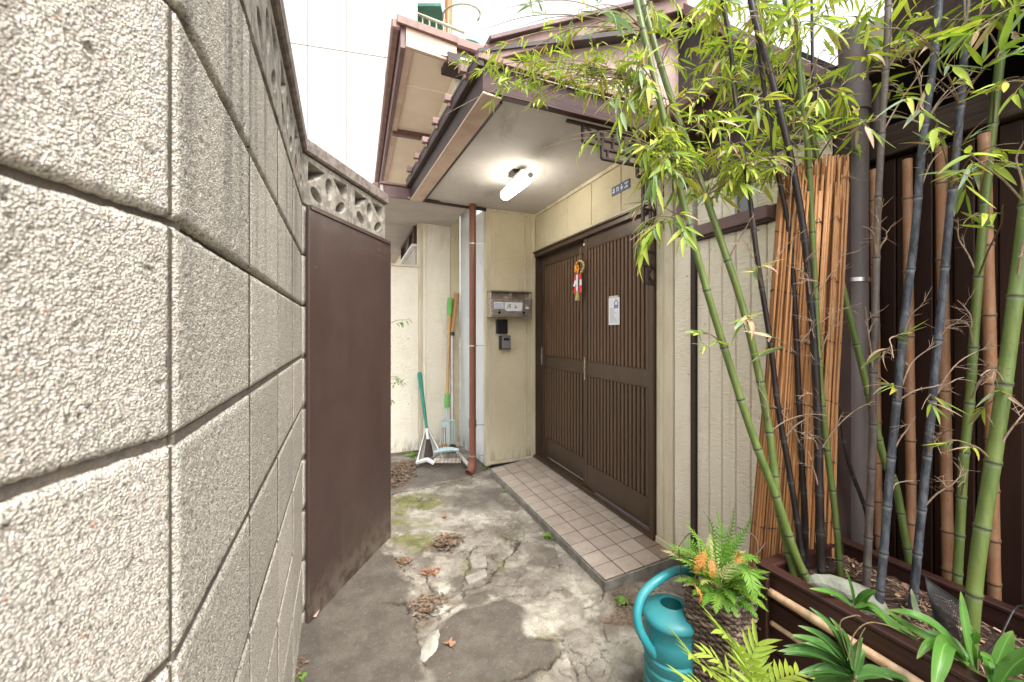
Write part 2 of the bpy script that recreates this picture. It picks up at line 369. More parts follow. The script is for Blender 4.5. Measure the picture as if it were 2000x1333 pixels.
M['bristle'] = simple('dark_brown_bristle', (0.035, 0.025, 0.02), (0.07, 0.05, 0.035), 200, 0.9, 0.8, 300)
M['dustpan'] = simple('grey_white_dustpan', (0.38, 0.37, 0.34), (0.28, 0.27, 0.24), 9, 0.5)
M['straw_rope'] = simple('straw_rope', (0.52, 0.40, 0.18), (0.33, 0.25, 0.10), 200, 0.8, 0.6, 300)
M['orange_petal'] = simple('orange_petals', (0.85, 0.33, 0.02), (0.9, 0.5, 0.05), 80, 0.6, 0.2)
M['red_paper'] = simple('red_paper', (0.72, 0.03, 0.04), None, 8, 0.5, 0.0)
M['culm_green'] = m_culm('green_bamboo', (0.115, 0.150, 0.038), (0.075, 0.115, 0.030), (0.20, 0.24, 0.15))
M['culm_black'] = m_culm('black_bamboo', (0.011, 0.008, 0.009), (0.024, 0.015, 0.012), (0.08, 0.08, 0.085), 0.38, 0.12, (0.04, 0.034, 0.03))
M['culm_blue'] = m_culm('dusty_blue_black_bamboo', (0.045, 0.049, 0.062), (0.020, 0.022, 0.028), (0.22, 0.23, 0.24), 0.6, 0.55, (0.125, 0.135, 0.15))
M['culm_grey'] = m_culm('dry_grey_bamboo', (0.10, 0.08, 0.070), (0.06, 0.045, 0.04), (0.2, 0.18, 0.15), 0.6, 0.4, (0.16, 0.14, 0.13))
M['culm_tan'] = m_culm('dried_tan_bamboo', (0.32, 0.155, 0.075), (0.25, 0.125, 0.065), (0.36, 0.25, 0.16), 0.42, 0.35, (0.33, 0.23, 0.165))
M['cane'] = m_culm('split_tan_cane', (0.46, 0.30, 0.18), (0.36, 0.225, 0.13), (0.55, 0.42, 0.28), 0.55, 0.3, (0.4, 0.3, 0.2))
M['twig'] = simple('olive_brown_twig', (0.19, 0.145, 0.075), (0.11, 0.075, 0.045), 60, 0.6, 0.0)
M['twig_dry'] = simple('dry_pale_twig', (0.33, 0.245, 0.175), (0.20, 0.13, 0.09), 60, 0.7, 0.0)
M['leaf_bright'] = m_leaf('bright_bamboo_leaf', (0.42, 0.49, 0.065), (0.29, 0.39, 0.045), (0.5, 0.42, 0.2), 0.35)
M['leaf_green'] = m_leaf('green_bamboo_leaf', (0.15, 0.25, 0.035), (0.24, 0.345, 0.05), (0.45, 0.4, 0.2), 0.45)
M['leaf_blue'] = m_leaf('grey_green_leaf_underside', (0.19, 0.28, 0.16), (0.25, 0.33, 0.19), (0.55, 0.48, 0.3), 0.8)
M['leaf_yellow'] = m_leaf('yellowing_bamboo_leaf', (0.42, 0.43, 0.06), (0.38, 0.33, 0.06), (0.5, 0.28, 0.1), 0.7)
M['leaf_dry'] = m_leaf('dried_bamboo_leaf', (0.50, 0.38, 0.27), (0.38, 0.24, 0.13), tip=0.0, tr=0.2, rough=0.7)
M['fern'] = m_leaf('fern_frond_green', (0.105, 0.26, 0.028), (0.21, 0.34, 0.05))
M['fern_pale'] = m_leaf('fern_frond_pale', (0.42, 0.46, 0.15), (0.50, 0.46, 0.25))
M['fern_dry'] = m_leaf('fern_frond_dried_orange', (0.55, 0.24, 0.06), (0.42, 0.17, 0.05), tr=0.25)
M['palm'] = m_leaf('yellow_green_palm_leaflet', (0.42, 0.50, 0.075), (0.30, 0.42, 0.06), tr=0.3)
M['strap'] = m_leaf('glossy_strap_leaf', (0.060, 0.165, 0.024), (0.10, 0.235, 0.038), (0.4, 0.4, 0.15), 0.3, 0.22, 0.42, 1.0)
M['rosette'] = m_leaf('dark_rosette_leaf', (0.045, 0.125, 0.028), (0.085, 0.19, 0.045), (0.3, 0.35, 0.2), 0.5, 0.2, 0.45, 1.0)
M['weed'] = m_leaf('small_weed_leaf', (0.13, 0.28, 0.04), (0.2, 0.32, 0.06))
M['glass'] = simple('window_glass', (0.10, 0.11, 0.11), (0.14, 0.15, 0.15), 3, 0.08, 0.0, spec=0.6)

# ------------------------------------------------------------------ numpy noise
_perm = rng.random((256, 256))
def vnoise(x, y, f):
    x = x * f + 37.3; y = y * f + 11.9
    xi = np.floor(x).astype(int); yi = np.floor(y).astype(int); xf = x - xi; yf = y - yi
    xf = xf * xf * (3 - 2 * xf); yf = yf * yf * (3 - 2 * yf)
    a = _perm[xi % 256, yi % 256]; b = _perm[(xi + 1) % 256, yi % 256]; c = _perm[xi % 256, (yi + 1) % 256]; d = _perm[(xi + 1) % 256, (yi + 1) % 256]
    return (a * (1 - xf) + b * xf) * (1 - yf) + (c * (1 - xf) + d * xf) * yf
def fbm(x, y, f, o=5, g=0.55):
    s = 0; a = 1; tt = 0
    for i in range(o): s = s + a * vnoise(x + i * 3.1, y - i * 1.7, f); tt += a; a *= g; f *= 2.03
    return s / tt
def sstep(x, a, b):
    t = np.clip((x - a) / (b - a), 0, 1); return t * t * (3 - 2 * t)
def seg_dist(x, y, p, q):
    px, py = p; qx, qy = q; dx, dy = qx - px, qy - py
    t = np.clip(((x - px) * dx + (y - py) * dy) / (dx * dx + dy * dy + 1e-12), 0, 1)
    return np.hypot(x - px - t * dx, y - py - t * dy)
def sdf_poly(x, y, P):
    d = np.full(x.shape, 1e9); ins = np.zeros(x.shape, bool)
    for i in range(len(P)):
        p, q = P[i], P[(i + 1) % len(P)]
        d = np.minimum(d, seg_dist(x, y, p, q))
        c = ((p[1] > y) != (q[1] > y)) & (x < (q[0] - p[0]) * (y - p[1]) / (q[1] - p[1] + 1e-12) + p[0])
        ins ^= c
    return np.where(ins, -d, d)
def zg(L): return [tuple(G(550 + x / 2.857, 880 + y / 2.857)[:2]) for x, y in L]

# ------------------------------------------------------------------ ground
def spaced(a, b, st, out):
    mid = np.arange(a, b, st); lo = [a - st * 1.0]; s_ = st
    L_ = []; x = a
    while x > -out: s_ *= 1.5; x -= s_; L_.append(x)
    R_ = []; x = mid[-1]; s_ = st
    while x < out: s_ *= 1.5; x += s_; R_.append(x)
    return np.array(L_[::-1] + list(mid) + R_)
gx = spaced(-1.05, 1.05, 0.0062, 45.0); gy = spaced(1.30, 4.45, 0.0078, 60.0)
X, Y = np.meshgrid(gx, gy, indexing='xy')
wx = (fbm(X, Y, 7, 4) - 0.5) * 0.12; wy = (fbm(X + 9, Y + 5, 7, 4) - 0.5) * 0.12
fx = (fbm(X, Y, 40, 3) - 0.5) * 0.02
XW, YW = X + wx + fx, Y + wy + fx
def pm(poly, soft=0.03, amt=1.0): return (1 - sstep(sdf_poly(XW, YW, zg(poly)), -soft, soft)) * amt
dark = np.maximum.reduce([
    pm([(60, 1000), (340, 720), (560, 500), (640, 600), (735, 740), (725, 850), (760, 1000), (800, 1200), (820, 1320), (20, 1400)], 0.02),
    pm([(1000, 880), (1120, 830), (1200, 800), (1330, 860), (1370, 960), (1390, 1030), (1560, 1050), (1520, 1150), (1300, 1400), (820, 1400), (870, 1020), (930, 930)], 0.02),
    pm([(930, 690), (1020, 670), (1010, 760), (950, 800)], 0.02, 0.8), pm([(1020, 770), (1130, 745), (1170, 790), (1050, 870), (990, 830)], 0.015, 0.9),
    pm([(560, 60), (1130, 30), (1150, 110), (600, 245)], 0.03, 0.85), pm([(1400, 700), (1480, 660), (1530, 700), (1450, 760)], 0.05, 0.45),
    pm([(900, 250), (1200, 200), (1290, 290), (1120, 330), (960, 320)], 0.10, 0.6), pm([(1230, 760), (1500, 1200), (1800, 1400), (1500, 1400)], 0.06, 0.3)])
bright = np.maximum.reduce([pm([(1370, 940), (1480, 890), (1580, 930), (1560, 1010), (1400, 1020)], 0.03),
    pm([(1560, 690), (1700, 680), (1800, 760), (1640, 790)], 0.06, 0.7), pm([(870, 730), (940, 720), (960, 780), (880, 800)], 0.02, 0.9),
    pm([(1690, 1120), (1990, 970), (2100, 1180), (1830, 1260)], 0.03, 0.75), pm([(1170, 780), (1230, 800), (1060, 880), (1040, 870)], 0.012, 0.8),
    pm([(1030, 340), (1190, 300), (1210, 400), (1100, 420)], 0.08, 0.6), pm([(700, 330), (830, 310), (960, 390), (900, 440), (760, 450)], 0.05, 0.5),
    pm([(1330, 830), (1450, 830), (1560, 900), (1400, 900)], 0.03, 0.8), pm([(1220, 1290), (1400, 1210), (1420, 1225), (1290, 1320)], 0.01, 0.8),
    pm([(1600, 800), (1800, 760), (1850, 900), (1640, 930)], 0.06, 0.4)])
moss = np.maximum.reduce([pm([(590, 240), (800, 230), (940, 270), (840, 320), (620, 330)], 0.05), pm([(590, 330), (700, 330), (700, 430), (600, 420)], 0.06),
    pm([(660, 440), (840, 470), (850, 540), (740, 560), (620, 480)], 0.05), pm([(1190, 600), (1240, 600), (1230, 650), (1180, 650)], 0.01, 0.8),
    pm([(740, 360), (860, 370), (850, 420), (740, 420)], 0.04, 0.6)]) * sstep(fbm(X, Y, 16, 4), 0.34, 0.50)
dirt = np.maximum.reduce([pm([(1830, 770), (2050, 740), (2050, 960), (1800, 965), (1850, 880)], 0.02), pm([(560, 60), (760, 40), (700, 200), (560, 230)], 0.03, 0.8),
    pm([(1800, 740), (2100, 600), (2200, 640), (1900, 780)], 0.03, 0.6), pm([(740, 810), (940, 820), (860, 930), (770, 960), (740, 880)], 0.015, 0.8),
    pm([(830, 520), (1010, 450), (1020, 500), (940, 560), (840, 560)], 0.02, 0.7)])
crk = np.full(X.shape, 1e9)
cx_ = (fbm(X, Y, 22, 4) - 0.5) * 0.05; cy_ = (fbm(X + 4, Y + 8, 22, 4) - 0.5) * 0.05
for L_ in [[(830, 520), (1040, 560), (1100, 520), (1170, 520)], [(1040, 560), (1050, 620), (1015, 700), (1010, 820)], [(1250, 470), (1330, 500), (1250, 600), (1200, 650), (1150, 720), (940, 800), (860, 810), (740, 830)],
           [(735, 870), (755, 960), (770, 1080), (810, 1190)], [(600, 245), (900, 180), (1130, 125)], [(1700, 860), (1790, 830), (1810, 750)], [(1220, 800), (1450, 790), (1560, 770)],
           [(1620, 1060), (1460, 1210), (1200, 1290)], [(600, 560), (700, 660), (740, 740)], [(1380, 1020), (1560, 1050), (1700, 1140)], [(1040, 560), (1120, 590), (1160, 570), (1200, 600)],
           [(560, 845), (680, 850), (740, 885)], [(820, 660), (830, 760), (940, 800)], [(1170, 570), (1140, 580), (1150, 640)], [(1230, 460), (1250, 480), (1340, 520)], [(1590, 1080), (1640, 1180), (1660, 1300)]]:
    P_ = zg(L_)
    for i in range(len(P_) - 1): crk = np.minimum(crk, seg_dist(X + cx_, Y + cy_, P_[i], P_[i + 1]))
wid = 0.0022 + 0.0045 * sstep(fbm(X, Y, 12, 2), 0.4, 0.7)
crack = 1 - sstep(crk, wid * 0.4, wid * 1.6)
crz = 1 - sstep(crk, 0.01, 0.06)
pal = 1 - np.clip(dark, 0, 1)
vx, vy = X + (fbm(X, Y, 9, 3) - 0.5) * 0.10, Y + (fbm(X + 3, Y + 2, 9, 3) - 0.5) * 0.10
cs = 0.105; ix, iy = np.floor(vx / cs).astype(int), np.floor(vy / cs).astype(int); d1_ = np.full(X.shape, 9.0); d2_ = np.full(X.shape, 9.0)
for a_ in (-1, 0, 1):
    for b_ in (-1, 0, 1):
        qx = (ix + a_ + _perm[(ix + a_) % 256, (iy + b_) % 256]) * cs; qy = (iy + b_ + _perm[(iy + b_ + 77) % 256, (ix + a_ + 31) % 256]) * cs
        dd_ = np.hypot(vx - qx, vy - qy); d2_ = np.where(dd_ < d1_, d1_, np.minimum(d2_, dd_)); d1_ = np.minimum(d1_, dd_)
brk = (1 - sstep(d2_ - d1_, 0.001, 0.0055)) * sstep(fbm(X + 1, Y + 6, 4.2, 3), 0.50, 0.60) * pal * (1 - np.clip(moss * 0.5, 0, 1)) * (Y < 3.2)
step_ = (_perm[(ix * 7) % 256, (iy * 5) % 256] - 0.5) * 0.0 
chip = sstep(fbm(X + 2, Y + 9, 26, 4), 0.60, 0.66) * pal
crack = np.maximum(crack, brk * 0.75)
Z = (fbm(X, Y, 3.0, 3) - 0.5) * 0.022 + (fbm(X, Y, 30, 4) - 0.5) * 0.006 * (1 - 0.6 * dark) - crack * 0.011 + 0.006 * dark - 0.008 * dirt - 0.005 * chip
far_ = np.maximum(np.abs(X) - 1.05, 0) + np.maximum(Y - 4.4, 0) + np.maximum(1.3 - Y, 0)
Z = Z * np.exp(-far_ * 3) - 0.012
ny, nx = X.shape
vs = np.stack([X.ravel(), Y.ravel(), Z.ravel()], 1)
idx = np.arange(nx * ny).reshape(ny, nx)
fs = np.stack([idx[:-1, :-1].ravel(), idx[:-1, 1:].ravel(), idx[1:, 1:].ravel(), idx[1:, :-1].ravel()], 1)
me = bpy.data.meshes.new('ground'); me.vertices.add(len(vs)); me.vertices.foreach_set('co', vs.ravel())
me.loops.add(fs.size); me.loops.foreach_set('vertex_index', fs.ravel()); me.polygons.add(len(fs))
me.polygons.foreach_set('loop_start', np.arange(0, fs.size, 4)); me.polygons.foreach_set('use_smooth', np.ones(len(fs), bool))
me.update(calc_edges=True)
def setcol(name, r, g, b):
    a = me.color_attributes.new(name, 'FLOAT_COLOR', 'POINT')
    a.data.foreach_set('color', np.stack([r.ravel(), g.ravel(), b.ravel(), np.ones(r.size)], 1).astype(np.float32).ravel())
bright = np.clip(bright + 0.55 * sstep(fbm(X + 7, Y + 1, 13, 5), 0.56, 0.66) * pal, 0, 1); moss = np.clip(moss + 0.55 * sstep(fbm(X + 5, Y, 6, 4), 0.56, 0.68) * crz * pal, 0, 1)
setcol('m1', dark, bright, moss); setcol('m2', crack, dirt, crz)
t = NT('weathered_concrete')
s1 = t.N('ShaderNodeSeparateColor'); t.L(t.attr('m1'), s1.inputs[0]); s2 = t.N('ShaderNodeSeparateColor'); t.L(t.attr('m2'), s2.inputs[0])
blot = t.noise(5.5, 7, 0.62, None, 0.4); bl2 = t.noise(17, 6, 0.65)
c = t.mix(t.ramp(blot, 0.38, 0.62), (0.150, 0.128, 0.104), (0.285, 0.255, 0.212))
c = t.mix(t.ramp(bl2, 0.52, 0.72, 0, 0.6), c, (0.16, 0.145, 0.125))
c = t.mix(t.ramp(t.noise(9, 5, 0.6), 0.58, 0.72, 0, 0.5), c, (0.36, 0.335, 0.28))
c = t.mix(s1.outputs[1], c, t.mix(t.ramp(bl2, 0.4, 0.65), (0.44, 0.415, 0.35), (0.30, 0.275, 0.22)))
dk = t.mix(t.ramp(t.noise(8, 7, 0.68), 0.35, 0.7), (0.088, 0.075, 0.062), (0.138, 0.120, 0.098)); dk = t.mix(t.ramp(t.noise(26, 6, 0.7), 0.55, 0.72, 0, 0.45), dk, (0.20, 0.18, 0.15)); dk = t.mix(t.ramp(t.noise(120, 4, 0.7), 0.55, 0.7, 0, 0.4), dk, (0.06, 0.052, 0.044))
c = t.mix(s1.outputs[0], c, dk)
c = t.mix(t.math('MULTIPLY', s1.outputs[2], 0.85), c, t.mix(t.ramp(bl2, 0.4, 0.6), (0.085, 0.092, 0.022), (0.165, 0.16, 0.05)))
c = t.mix(t.math('MULTIPLY', s2.outputs[1], 0.9), c, t.mix(t.ramp(t.noise(60, 4), 0.4, 0.6), (0.085, 0.060, 0.040), (0.17, 0.12, 0.08)))
c = t.mix(t.math('MULTIPLY', s2.outputs[2], t.ramp(t.noise(35, 4), 0.5, 0.62, 0, 0.5)), c, (0.11, 0.095, 0.06))
c = t.mix(t.math('MULTIPLY', s2.outputs[0], 0.92), c, (0.03, 0.025, 0.018))
sp_ = t.voro(330, None, 'F1', 'Color'); ss = t.N('ShaderNodeSeparateColor'); t.L(sp_, ss.inputs[0])
c = t.mix(t.ramp(ss.outputs[0], 0.965, 0.985, 0, 0.22), c, (0.42, 0.40, 0.36)); c = t.mix(t.ramp(ss.outputs[1], 0.90, 0.95, 0, 0.5), c, (0.06, 0.055, 0.05))
nb = t.bump(t.noise(45, 6, 0.7), 0.7, 0.008); nb = t.bump(t.noise(280, 5, 0.75), 0.9, 0.003, nb)
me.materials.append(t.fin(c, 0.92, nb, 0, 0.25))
go = bpy.data.objects.new('ground', me); scene.collection.objects.link(go); go['kind'] = 'structure'
def ground_z(x, y): return -0.012

# ------------------------------------------------------------------ block wall
S2O = (-0.338, 0.4127); S2 = Frame(S2O, (-0.564, 1.3483)); S2.n = Vector((S2.a.y, -S2.a.x))
S1 = Frame((-0.338, 0.4127), (0, -1)); S1.n = Vector((1, 0))
S3 = Frame((-0.902, 1.761), (0.127, 0.739)); S3.n = Vector((S3.a.y, -S3.a.x))
BH, ZT = 0.22, 1.80
wall = thing('block_wall', 'rough grey concrete block wall with pierced top course along the left', 'wall', (-0.6, 1.2, 0))
BW = 0.36546; J = 0.0036
def rough_block(fr, t0, t1, z0, z1, step, name='block'):
    """block whose visible face is a grid with real grain relief and a worn edge"""
    t0 += J; t1 -= J; z0 += J * 1.25; z1 -= J * 1.25
    nt = max(2, int((t1 - t0) / step)); nz = max(2, int((z1 - z0) / step))
    T, Zz = np.meshgrid(np.linspace(t0, t1, nt), np.linspace(z0, z1, nz), indexing='xy')
    key = fr.O.x * 13 + fr.O.y * 7
    ed = np.minimum.reduce([T - t0, t1 - T, Zz - z0, z1 - Zz])
    grain = (fbm(T + key, Zz, 200, 3, 0.6) - 0.5) * 0.0026
    pits = -sstep(fbm(T + key + 5, Zz + 3, 55, 4, 0.6), 0.74, 0.84) * 0.004
    N_ = grain + pits - 0.006 * np.exp(-ed / 0.0028) + random.uniform(-0.0015, 0.0015)
    wob = (fbm(T + key, Zz + 2, 90, 3) - 0.5) * 0.0042 * (ed < 0.001)
    A = np.array([fr.a.x, fr.a.y, 0]); Nn = np.array([fr.n.x, fr.n.y, 0]); O = np.array([fr.O.x, fr.O.y, 0])
    Pp = O + (T + wob)[..., None] * A + N_[..., None] * Nn; Pp[..., 2] = Zz + wob
    v = Pp.reshape(-1, 3); id_ = np.arange(nt * nz).reshape(nz, nt)
    f = np.stack([id_[:-1, :-1].ravel(), id_[:-1, 1:].ravel(), id_[1:, 1:].ravel(), id_[1:, :-1].ravel()], 1).tolist()
    ring = list(id_[0, :]) + list(id_[1:, -1]) + list(id_[-1, -2::-1]) + list(id_[-2:0:-1, 0])
    vb = v[ring] - Nn * 0.09; b = len(v); v = np.vstack([v, vb]); m = len(ring)
    f += [(ring[i], b + i, b + (i + 1) % m, ring[(i + 1) % m]) for i in range(m)]; f.append(tuple(range(b, b + m)))
    off = wloc(wall); mesh = bpy.data.meshes.new(name)
    mesh.from_pydata((v - np.array(off)).tolist(), [], [tuple(int(q) for q in x) for x in f])
    mesh.polygons.foreach_set('use_smooth', [True] * len(mesh.polygons)); mesh.materials.append(M['block'])
    bm = bmesh.new(); bm.from_mesh(mesh); bmesh.ops.recalc_face_normals(bm, faces=bm.faces); bm.to_mesh(mesh); bm.free()
    o = bpy.data.objects.new(name, mesh); scene.collection.objects.link(o); o.parent = wall
    return o
core = MB()
for fr, n, st in ((S1, 3, 0.0023), (S2, 4, 0.0045), (S3, 2, 0.02)):
    for k in range(1, 10):
        z1 = ZT - BH * (k - 1); z0 = z1 - BH
        for j in range(n):
            w_ = 0.375 if fr is S3 else BW
            q = st
            if fr is S2 and j == 0: q = 0.0026
            if fr is S1 and j > 0: q = 0.02
            if z1 < 0.3 and fr is not S2: q = 0.02
            rough_block(fr, j * w_, (j + 1) * w_, z0, z1, q)
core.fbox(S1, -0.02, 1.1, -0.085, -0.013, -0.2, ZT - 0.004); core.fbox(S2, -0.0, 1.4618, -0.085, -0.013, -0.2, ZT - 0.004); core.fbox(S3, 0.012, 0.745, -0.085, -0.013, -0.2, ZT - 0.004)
for fr, n in ((S1, 3), (S2, 4), (S3, 2)):  # dark mortar strips set near flush, standing in for shadow in the joints
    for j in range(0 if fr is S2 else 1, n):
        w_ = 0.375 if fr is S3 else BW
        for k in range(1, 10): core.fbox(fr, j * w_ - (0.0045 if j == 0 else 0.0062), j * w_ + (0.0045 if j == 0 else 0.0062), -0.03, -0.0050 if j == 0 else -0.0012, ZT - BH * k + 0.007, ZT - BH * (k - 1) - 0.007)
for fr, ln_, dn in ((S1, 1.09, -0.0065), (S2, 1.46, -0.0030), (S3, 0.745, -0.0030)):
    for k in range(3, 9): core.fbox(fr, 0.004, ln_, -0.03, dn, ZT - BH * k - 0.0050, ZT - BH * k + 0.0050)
core.build('mortar_joint_shade', M['mortar_joint_shade'], wall)
def pierced(fr, t0, t1, z0, z1):
    W, H = t1 - t0 - 2 * J, z1 - z0 - 2 * J
    cu = bpy.data.curves.new('pc', 'CURVE'); cu.dimensions = '2D'; cu.fill_mode = 'BOTH'; cu.extrude = 0.06; cu.bevel_depth = 0.002; cu.bevel_resolution = 0
    def poly(P):
        s = cu.splines.new('POLY'); s.points.add(len(P) - 1)
        for i, (x, y) in enumerate(P): s.points[i].co = (x * W, y * H, 0, 1)
        s.use_cyclic_u = True
    poly([(0.003, 0.005), (0.997, 0.005), (0.997, 0.995), (0.003, 0.995)])
    def oval(cx, cy, a, b, ang):
        P = []
        for i in range(14):
            q = 2 * math.pi * i / 14; x = a * math.cos(q); y = b * math.sin(q) * (1.0 + 0.25 * math.cos(q))
            P.append((cx + (x * math.cos(ang) - y * math.sin(ang)), cy + (x * math.sin(ang) + y * math.cos(ang)) * W / H))
        poly(P)
    poly([(0.08, 0.46), (0.09, 0.91), (0.43, 0.87), (0.25, 0.60)])
    poly([(0.92, 0.46), (0.91, 0.91), (0.57, 0.87), (0.75, 0.60)])
    oval(0.50, 0.55, 0.145, 0.078, math.pi / 2)
    oval(0.25, 0.27, 0.13, 0.070, math.radians(150)); oval(0.75, 0.27, 0.13, 0.070, math.radians(30))
    co = bpy.data.objects.new('pc', cu); scene.collection.objects.link(co); bpy.context.view_layer.update()
    mesh = bpy.data.meshes.new_from_object(co); bpy.data.objects.remove(co); mesh.name = 'pierced_block'
    off = wloc(wall)
    for vtx in mesh.vertices:
        x, y, z = vtx.co; p = fr.P(t0 + J + x, -0.06 + z, z0 + J + y); vtx.co = p - off
    mesh.materials.clear(); mesh.materials.append(M['block_old'])
    o = bpy.data.objects.new('pierced_block', mesh); scene.collection.objects.link(o); o.parent = wall
for fr, n in ((S1, 3), (S2, 4), (S3, 2)):
    for j in range(n):
        w_ = 0.375 if fr is S3 else BW
        pierced(fr, j * w_, (j + 1) * w_, ZT, ZT + BH)
    MB().fbox(fr, 0.0, n * w_, -0.145, -0.130, ZT, ZT + BH).build('dark_hole_backing', M['void'], wall)  # added near-black backing, stands in for the shade inside the pierced holes
    ln = {3: 1.096, 4: 1.4618, 2: 0.75}[n]
    x0 = -0.0 if n != 4 else -0.004
    MB().fbox(fr, -0.006 if n == 2 else x0, ln + (0.012 if n != 4 else 0.012), -0.148, 0.020, ZT + BH + 0.002, ZT + BH + 0.066).build('coping', M['coping'], wall, bevel=0.008)
# wall end pier seen edge-on
MB().fbox(S3, 0.7505, 0.762, -0.10, -0.004, -0.1, ZT + BH).build('end_face', M['concrete_edge'], wall, bevel=0.004)

gate = thing('steel_panel', 'tall plain brown painted steel panel standing against the end of the block wall', 'panel', (-0.83, 2.13, 0))
gp = MB(); gp.fbox(S3, 0.004, 0.758, 0.012, 0.030, -0.02, 1.795); gp.build('sheet', M['gate'], gate, bevel=0.003)
MB().fbox(S3, 0.753, 0.764, 0.006, 0.032, -0.02, 1.80).build('edge_channel', M['gate'], gate, bevel=0.002)
MB().fbox(S3, 0.013, 0.749, 0.0305, 0.036, 1.775, 1.797).build('top_rail', M['gate'], gate, bevel=0.002)
b = MB()
for _ in range(16):
    s_, z_ = random.uniform(0.3, 0.72), random.uniform(1.66, 1.77); r_ = random.uniform(0.004, 0.012)
    P_ = []
    for i in range(9):
        a = 2 * math.pi * i / 9; q = r_ * random.uniform(0.6, 1.3); P_.append(S3.P(s_ + q * math.cos(a) * 1.3, 0.0308, z_ + q * math.sin(a)))
    b.add(P_, [tuple(range(9))])
b.build('rust_spots', M['gate_rust'], gate, kind='stuff')

# ------------------------------------------------------------------ house
C = (0.225, 3.93); DW = Frame(C, (0.3875, -1)); MP = (-0.235, 3.73)
MW = Frame(MP, (C[0] - MP[0], C[1] - MP[1])); MWL = math.hypot(C[0] - MP[0], C[1] - MP[1])
SP = (-0.56, 4.42); SW = Frame(SP, (MP[0] - SP[0], MP[1] - SP[1])); SWL = math.hypot(MP[0] - SP[0], MP[1] - SP[1])
if SW.n.x > 0: SW.n = -SW.n
WA = (-0.945, 4.20); AW = Frame(WA, (SP[0] - WA[0], SP[1] - WA[1])); AWL = math.hypot(SP[0] - WA[0], SP[1] - WA[1])
LW = Frame(WA, (-0.3875, 1)); LW.n = Vector((-LW.a.y, LW.a.x)) if LW.a.y > 0 else LW.n
ZS = 2.37
house = thing('house', 'cream clad house with brown porch canopy and brown slatted sliding doors', 'house', (0.3, 3.4, 0))
hb = lambda mb, name, mat, bev=0.002, **k: mb.build(name, mat, house, bevel=bev, **k)
# mailbox wall
hb(MB().fbox(MW, 0.045, 0.384, -0.10, 0.0, 0.06, ZS - 0.02), 'wall_panel', M['cream'], 0.003)
hb(MB().fbox(MW, 0.400, MWL - 0.002, -0.10, -0.004, 0.06, ZS - 0.02), 'wall_panel', M['cream'], 0.003)
hb(MB().fbox(MW, -0.004, 0.040, -0.05, 0.006, 0.02, ZS - 0.02).fbox(MW, 0.385, 0.402, -0.05, 0.003, 0.06, ZS - 0.02), 'corner_trim', M['trim'])
hb(MB().fbox(MW, MWL - 0.045, MWL - 0.006, 0.0, 0.012, 0.05, ZS - 0.02), 'corner_trim', M['trim'])
hb(MB().fbox(MW, 0.0, MWL, -0.01, 0.012, 0.03, 0.058), 'base_flashing', M['trim'])
hb(MB().fbox(MW, -0.01, MWL, -0.01, 0.010, ZS - 0.022, ZS - 0.002), 'top_trim', M['trim'])
hb(MB().fbox(MW, 0, MWL, -0.3, -0.101, -0.1, ZS), 'wall_core', M['concrete_edge'], 0)
# side recess wall
hb(MB().fbox(SW, 0.0, SWL * 0.55, -0.05, 0.0, 0.02, ZS + 0.8), 'wall_panel', M['bluewall'], 0.003)
hb(MB().fbox(SW, SWL * 0.55 + 0.004, SWL - 0.002, -0.05, 0.001, 0.02, ZS), 'wall_panel', M['bluewall'], 0.003)
hb(MB().fbox(SW, SWL - 0.05, SWL - 0.004, 0.0, 0.006, 0.02, ZS), 'corner_trim', M['trim'])
# wall behind the tools
hb(MB().fbox(AW, 0.03, 0.33, -0.06, 0.0, 0.05, 3.2), 'wall_panel', M['cream_light'], 0.003)
hb(MB().fbox(AW, 0.334, AWL - 0.002, -0.06, 0.0, 0.05, 3.2), 'wall_panel', M['cream'], 0.003)
hb(MB().fbox(AW, -0.004, 0.028, -0.06, 0.008, 0.05, 3.2), 'corner_trim', M['trim'])
hb(MB().fbox(AW, 0.02, AWL, 0.0, 0.012, 0.02, 0.055), 'base_flashing', M['trim'])
# long side wall of the upper body (parallel to the door wall)
hb(MB().fbox(LW, 0.002, 4.2, -0.06, 0.0, 0.0, 2.36), 'wall_panel', M['cream_light'], 0.003)
UW = Frame((-0.40, 2.87), (-0.3875, 1)); UW.n = Vector((-UW.a.y, UW.a.x))
for i in range(7):
    hb(MB().fbox(UW, 0.91 * i, 0.91 * (i + 1) - 0.004, -0.1, 0.0, 2.5, 3.2), 'wall_panel', M['cream_light'], 0.003)
# window in the long side wall near the eave
wt0, wt1 = 0.12, 1.35
wn = hb(MB().fbox(LW, wt0, wt1, 0.0, 0.05, 2.33, 2.355).fbox(LW, wt0, wt1, 0.0, 0.05, 2.16, 2.19).fbox(LW, wt0, wt0 + 0.04, 0, 0.05, 2.19, 2.33).fbox(LW, wt1 - 0.04, wt1, 0, 0.05, 2.19, 2.33).fbox(LW, 0.55, 0.60, 0, 0.045, 2.19, 2.33), 'window_frame', M['bronze'])
MB().fbox(LW, wt0 + 0.04, 0.55, 0.01, 0.016, 2.19, 2.33).build('pane', M['glass'], wn); MB().fbox(LW, 0.60, wt1 - 0.04, 0.01, 0.016, 2.19, 2.33).build('pane', M['glass'], wn)
hb(MB().fbox(LW, wt0 - 0.04, wt1 + 0.04, 0, 0.07, 2.135, 2.158), 'window_sill', M['white'])
hb(MB().fbox(LW, wt0, wt1, 0.0, 0.03, 1.75, 2.13), 'shutter_panel', M['soffit_rib'])
hb(MB().fbox(LW, 0.004, 0.07, 0.001, 0.02, 1.75, 2.355), 'corner_trim', M['trim'])
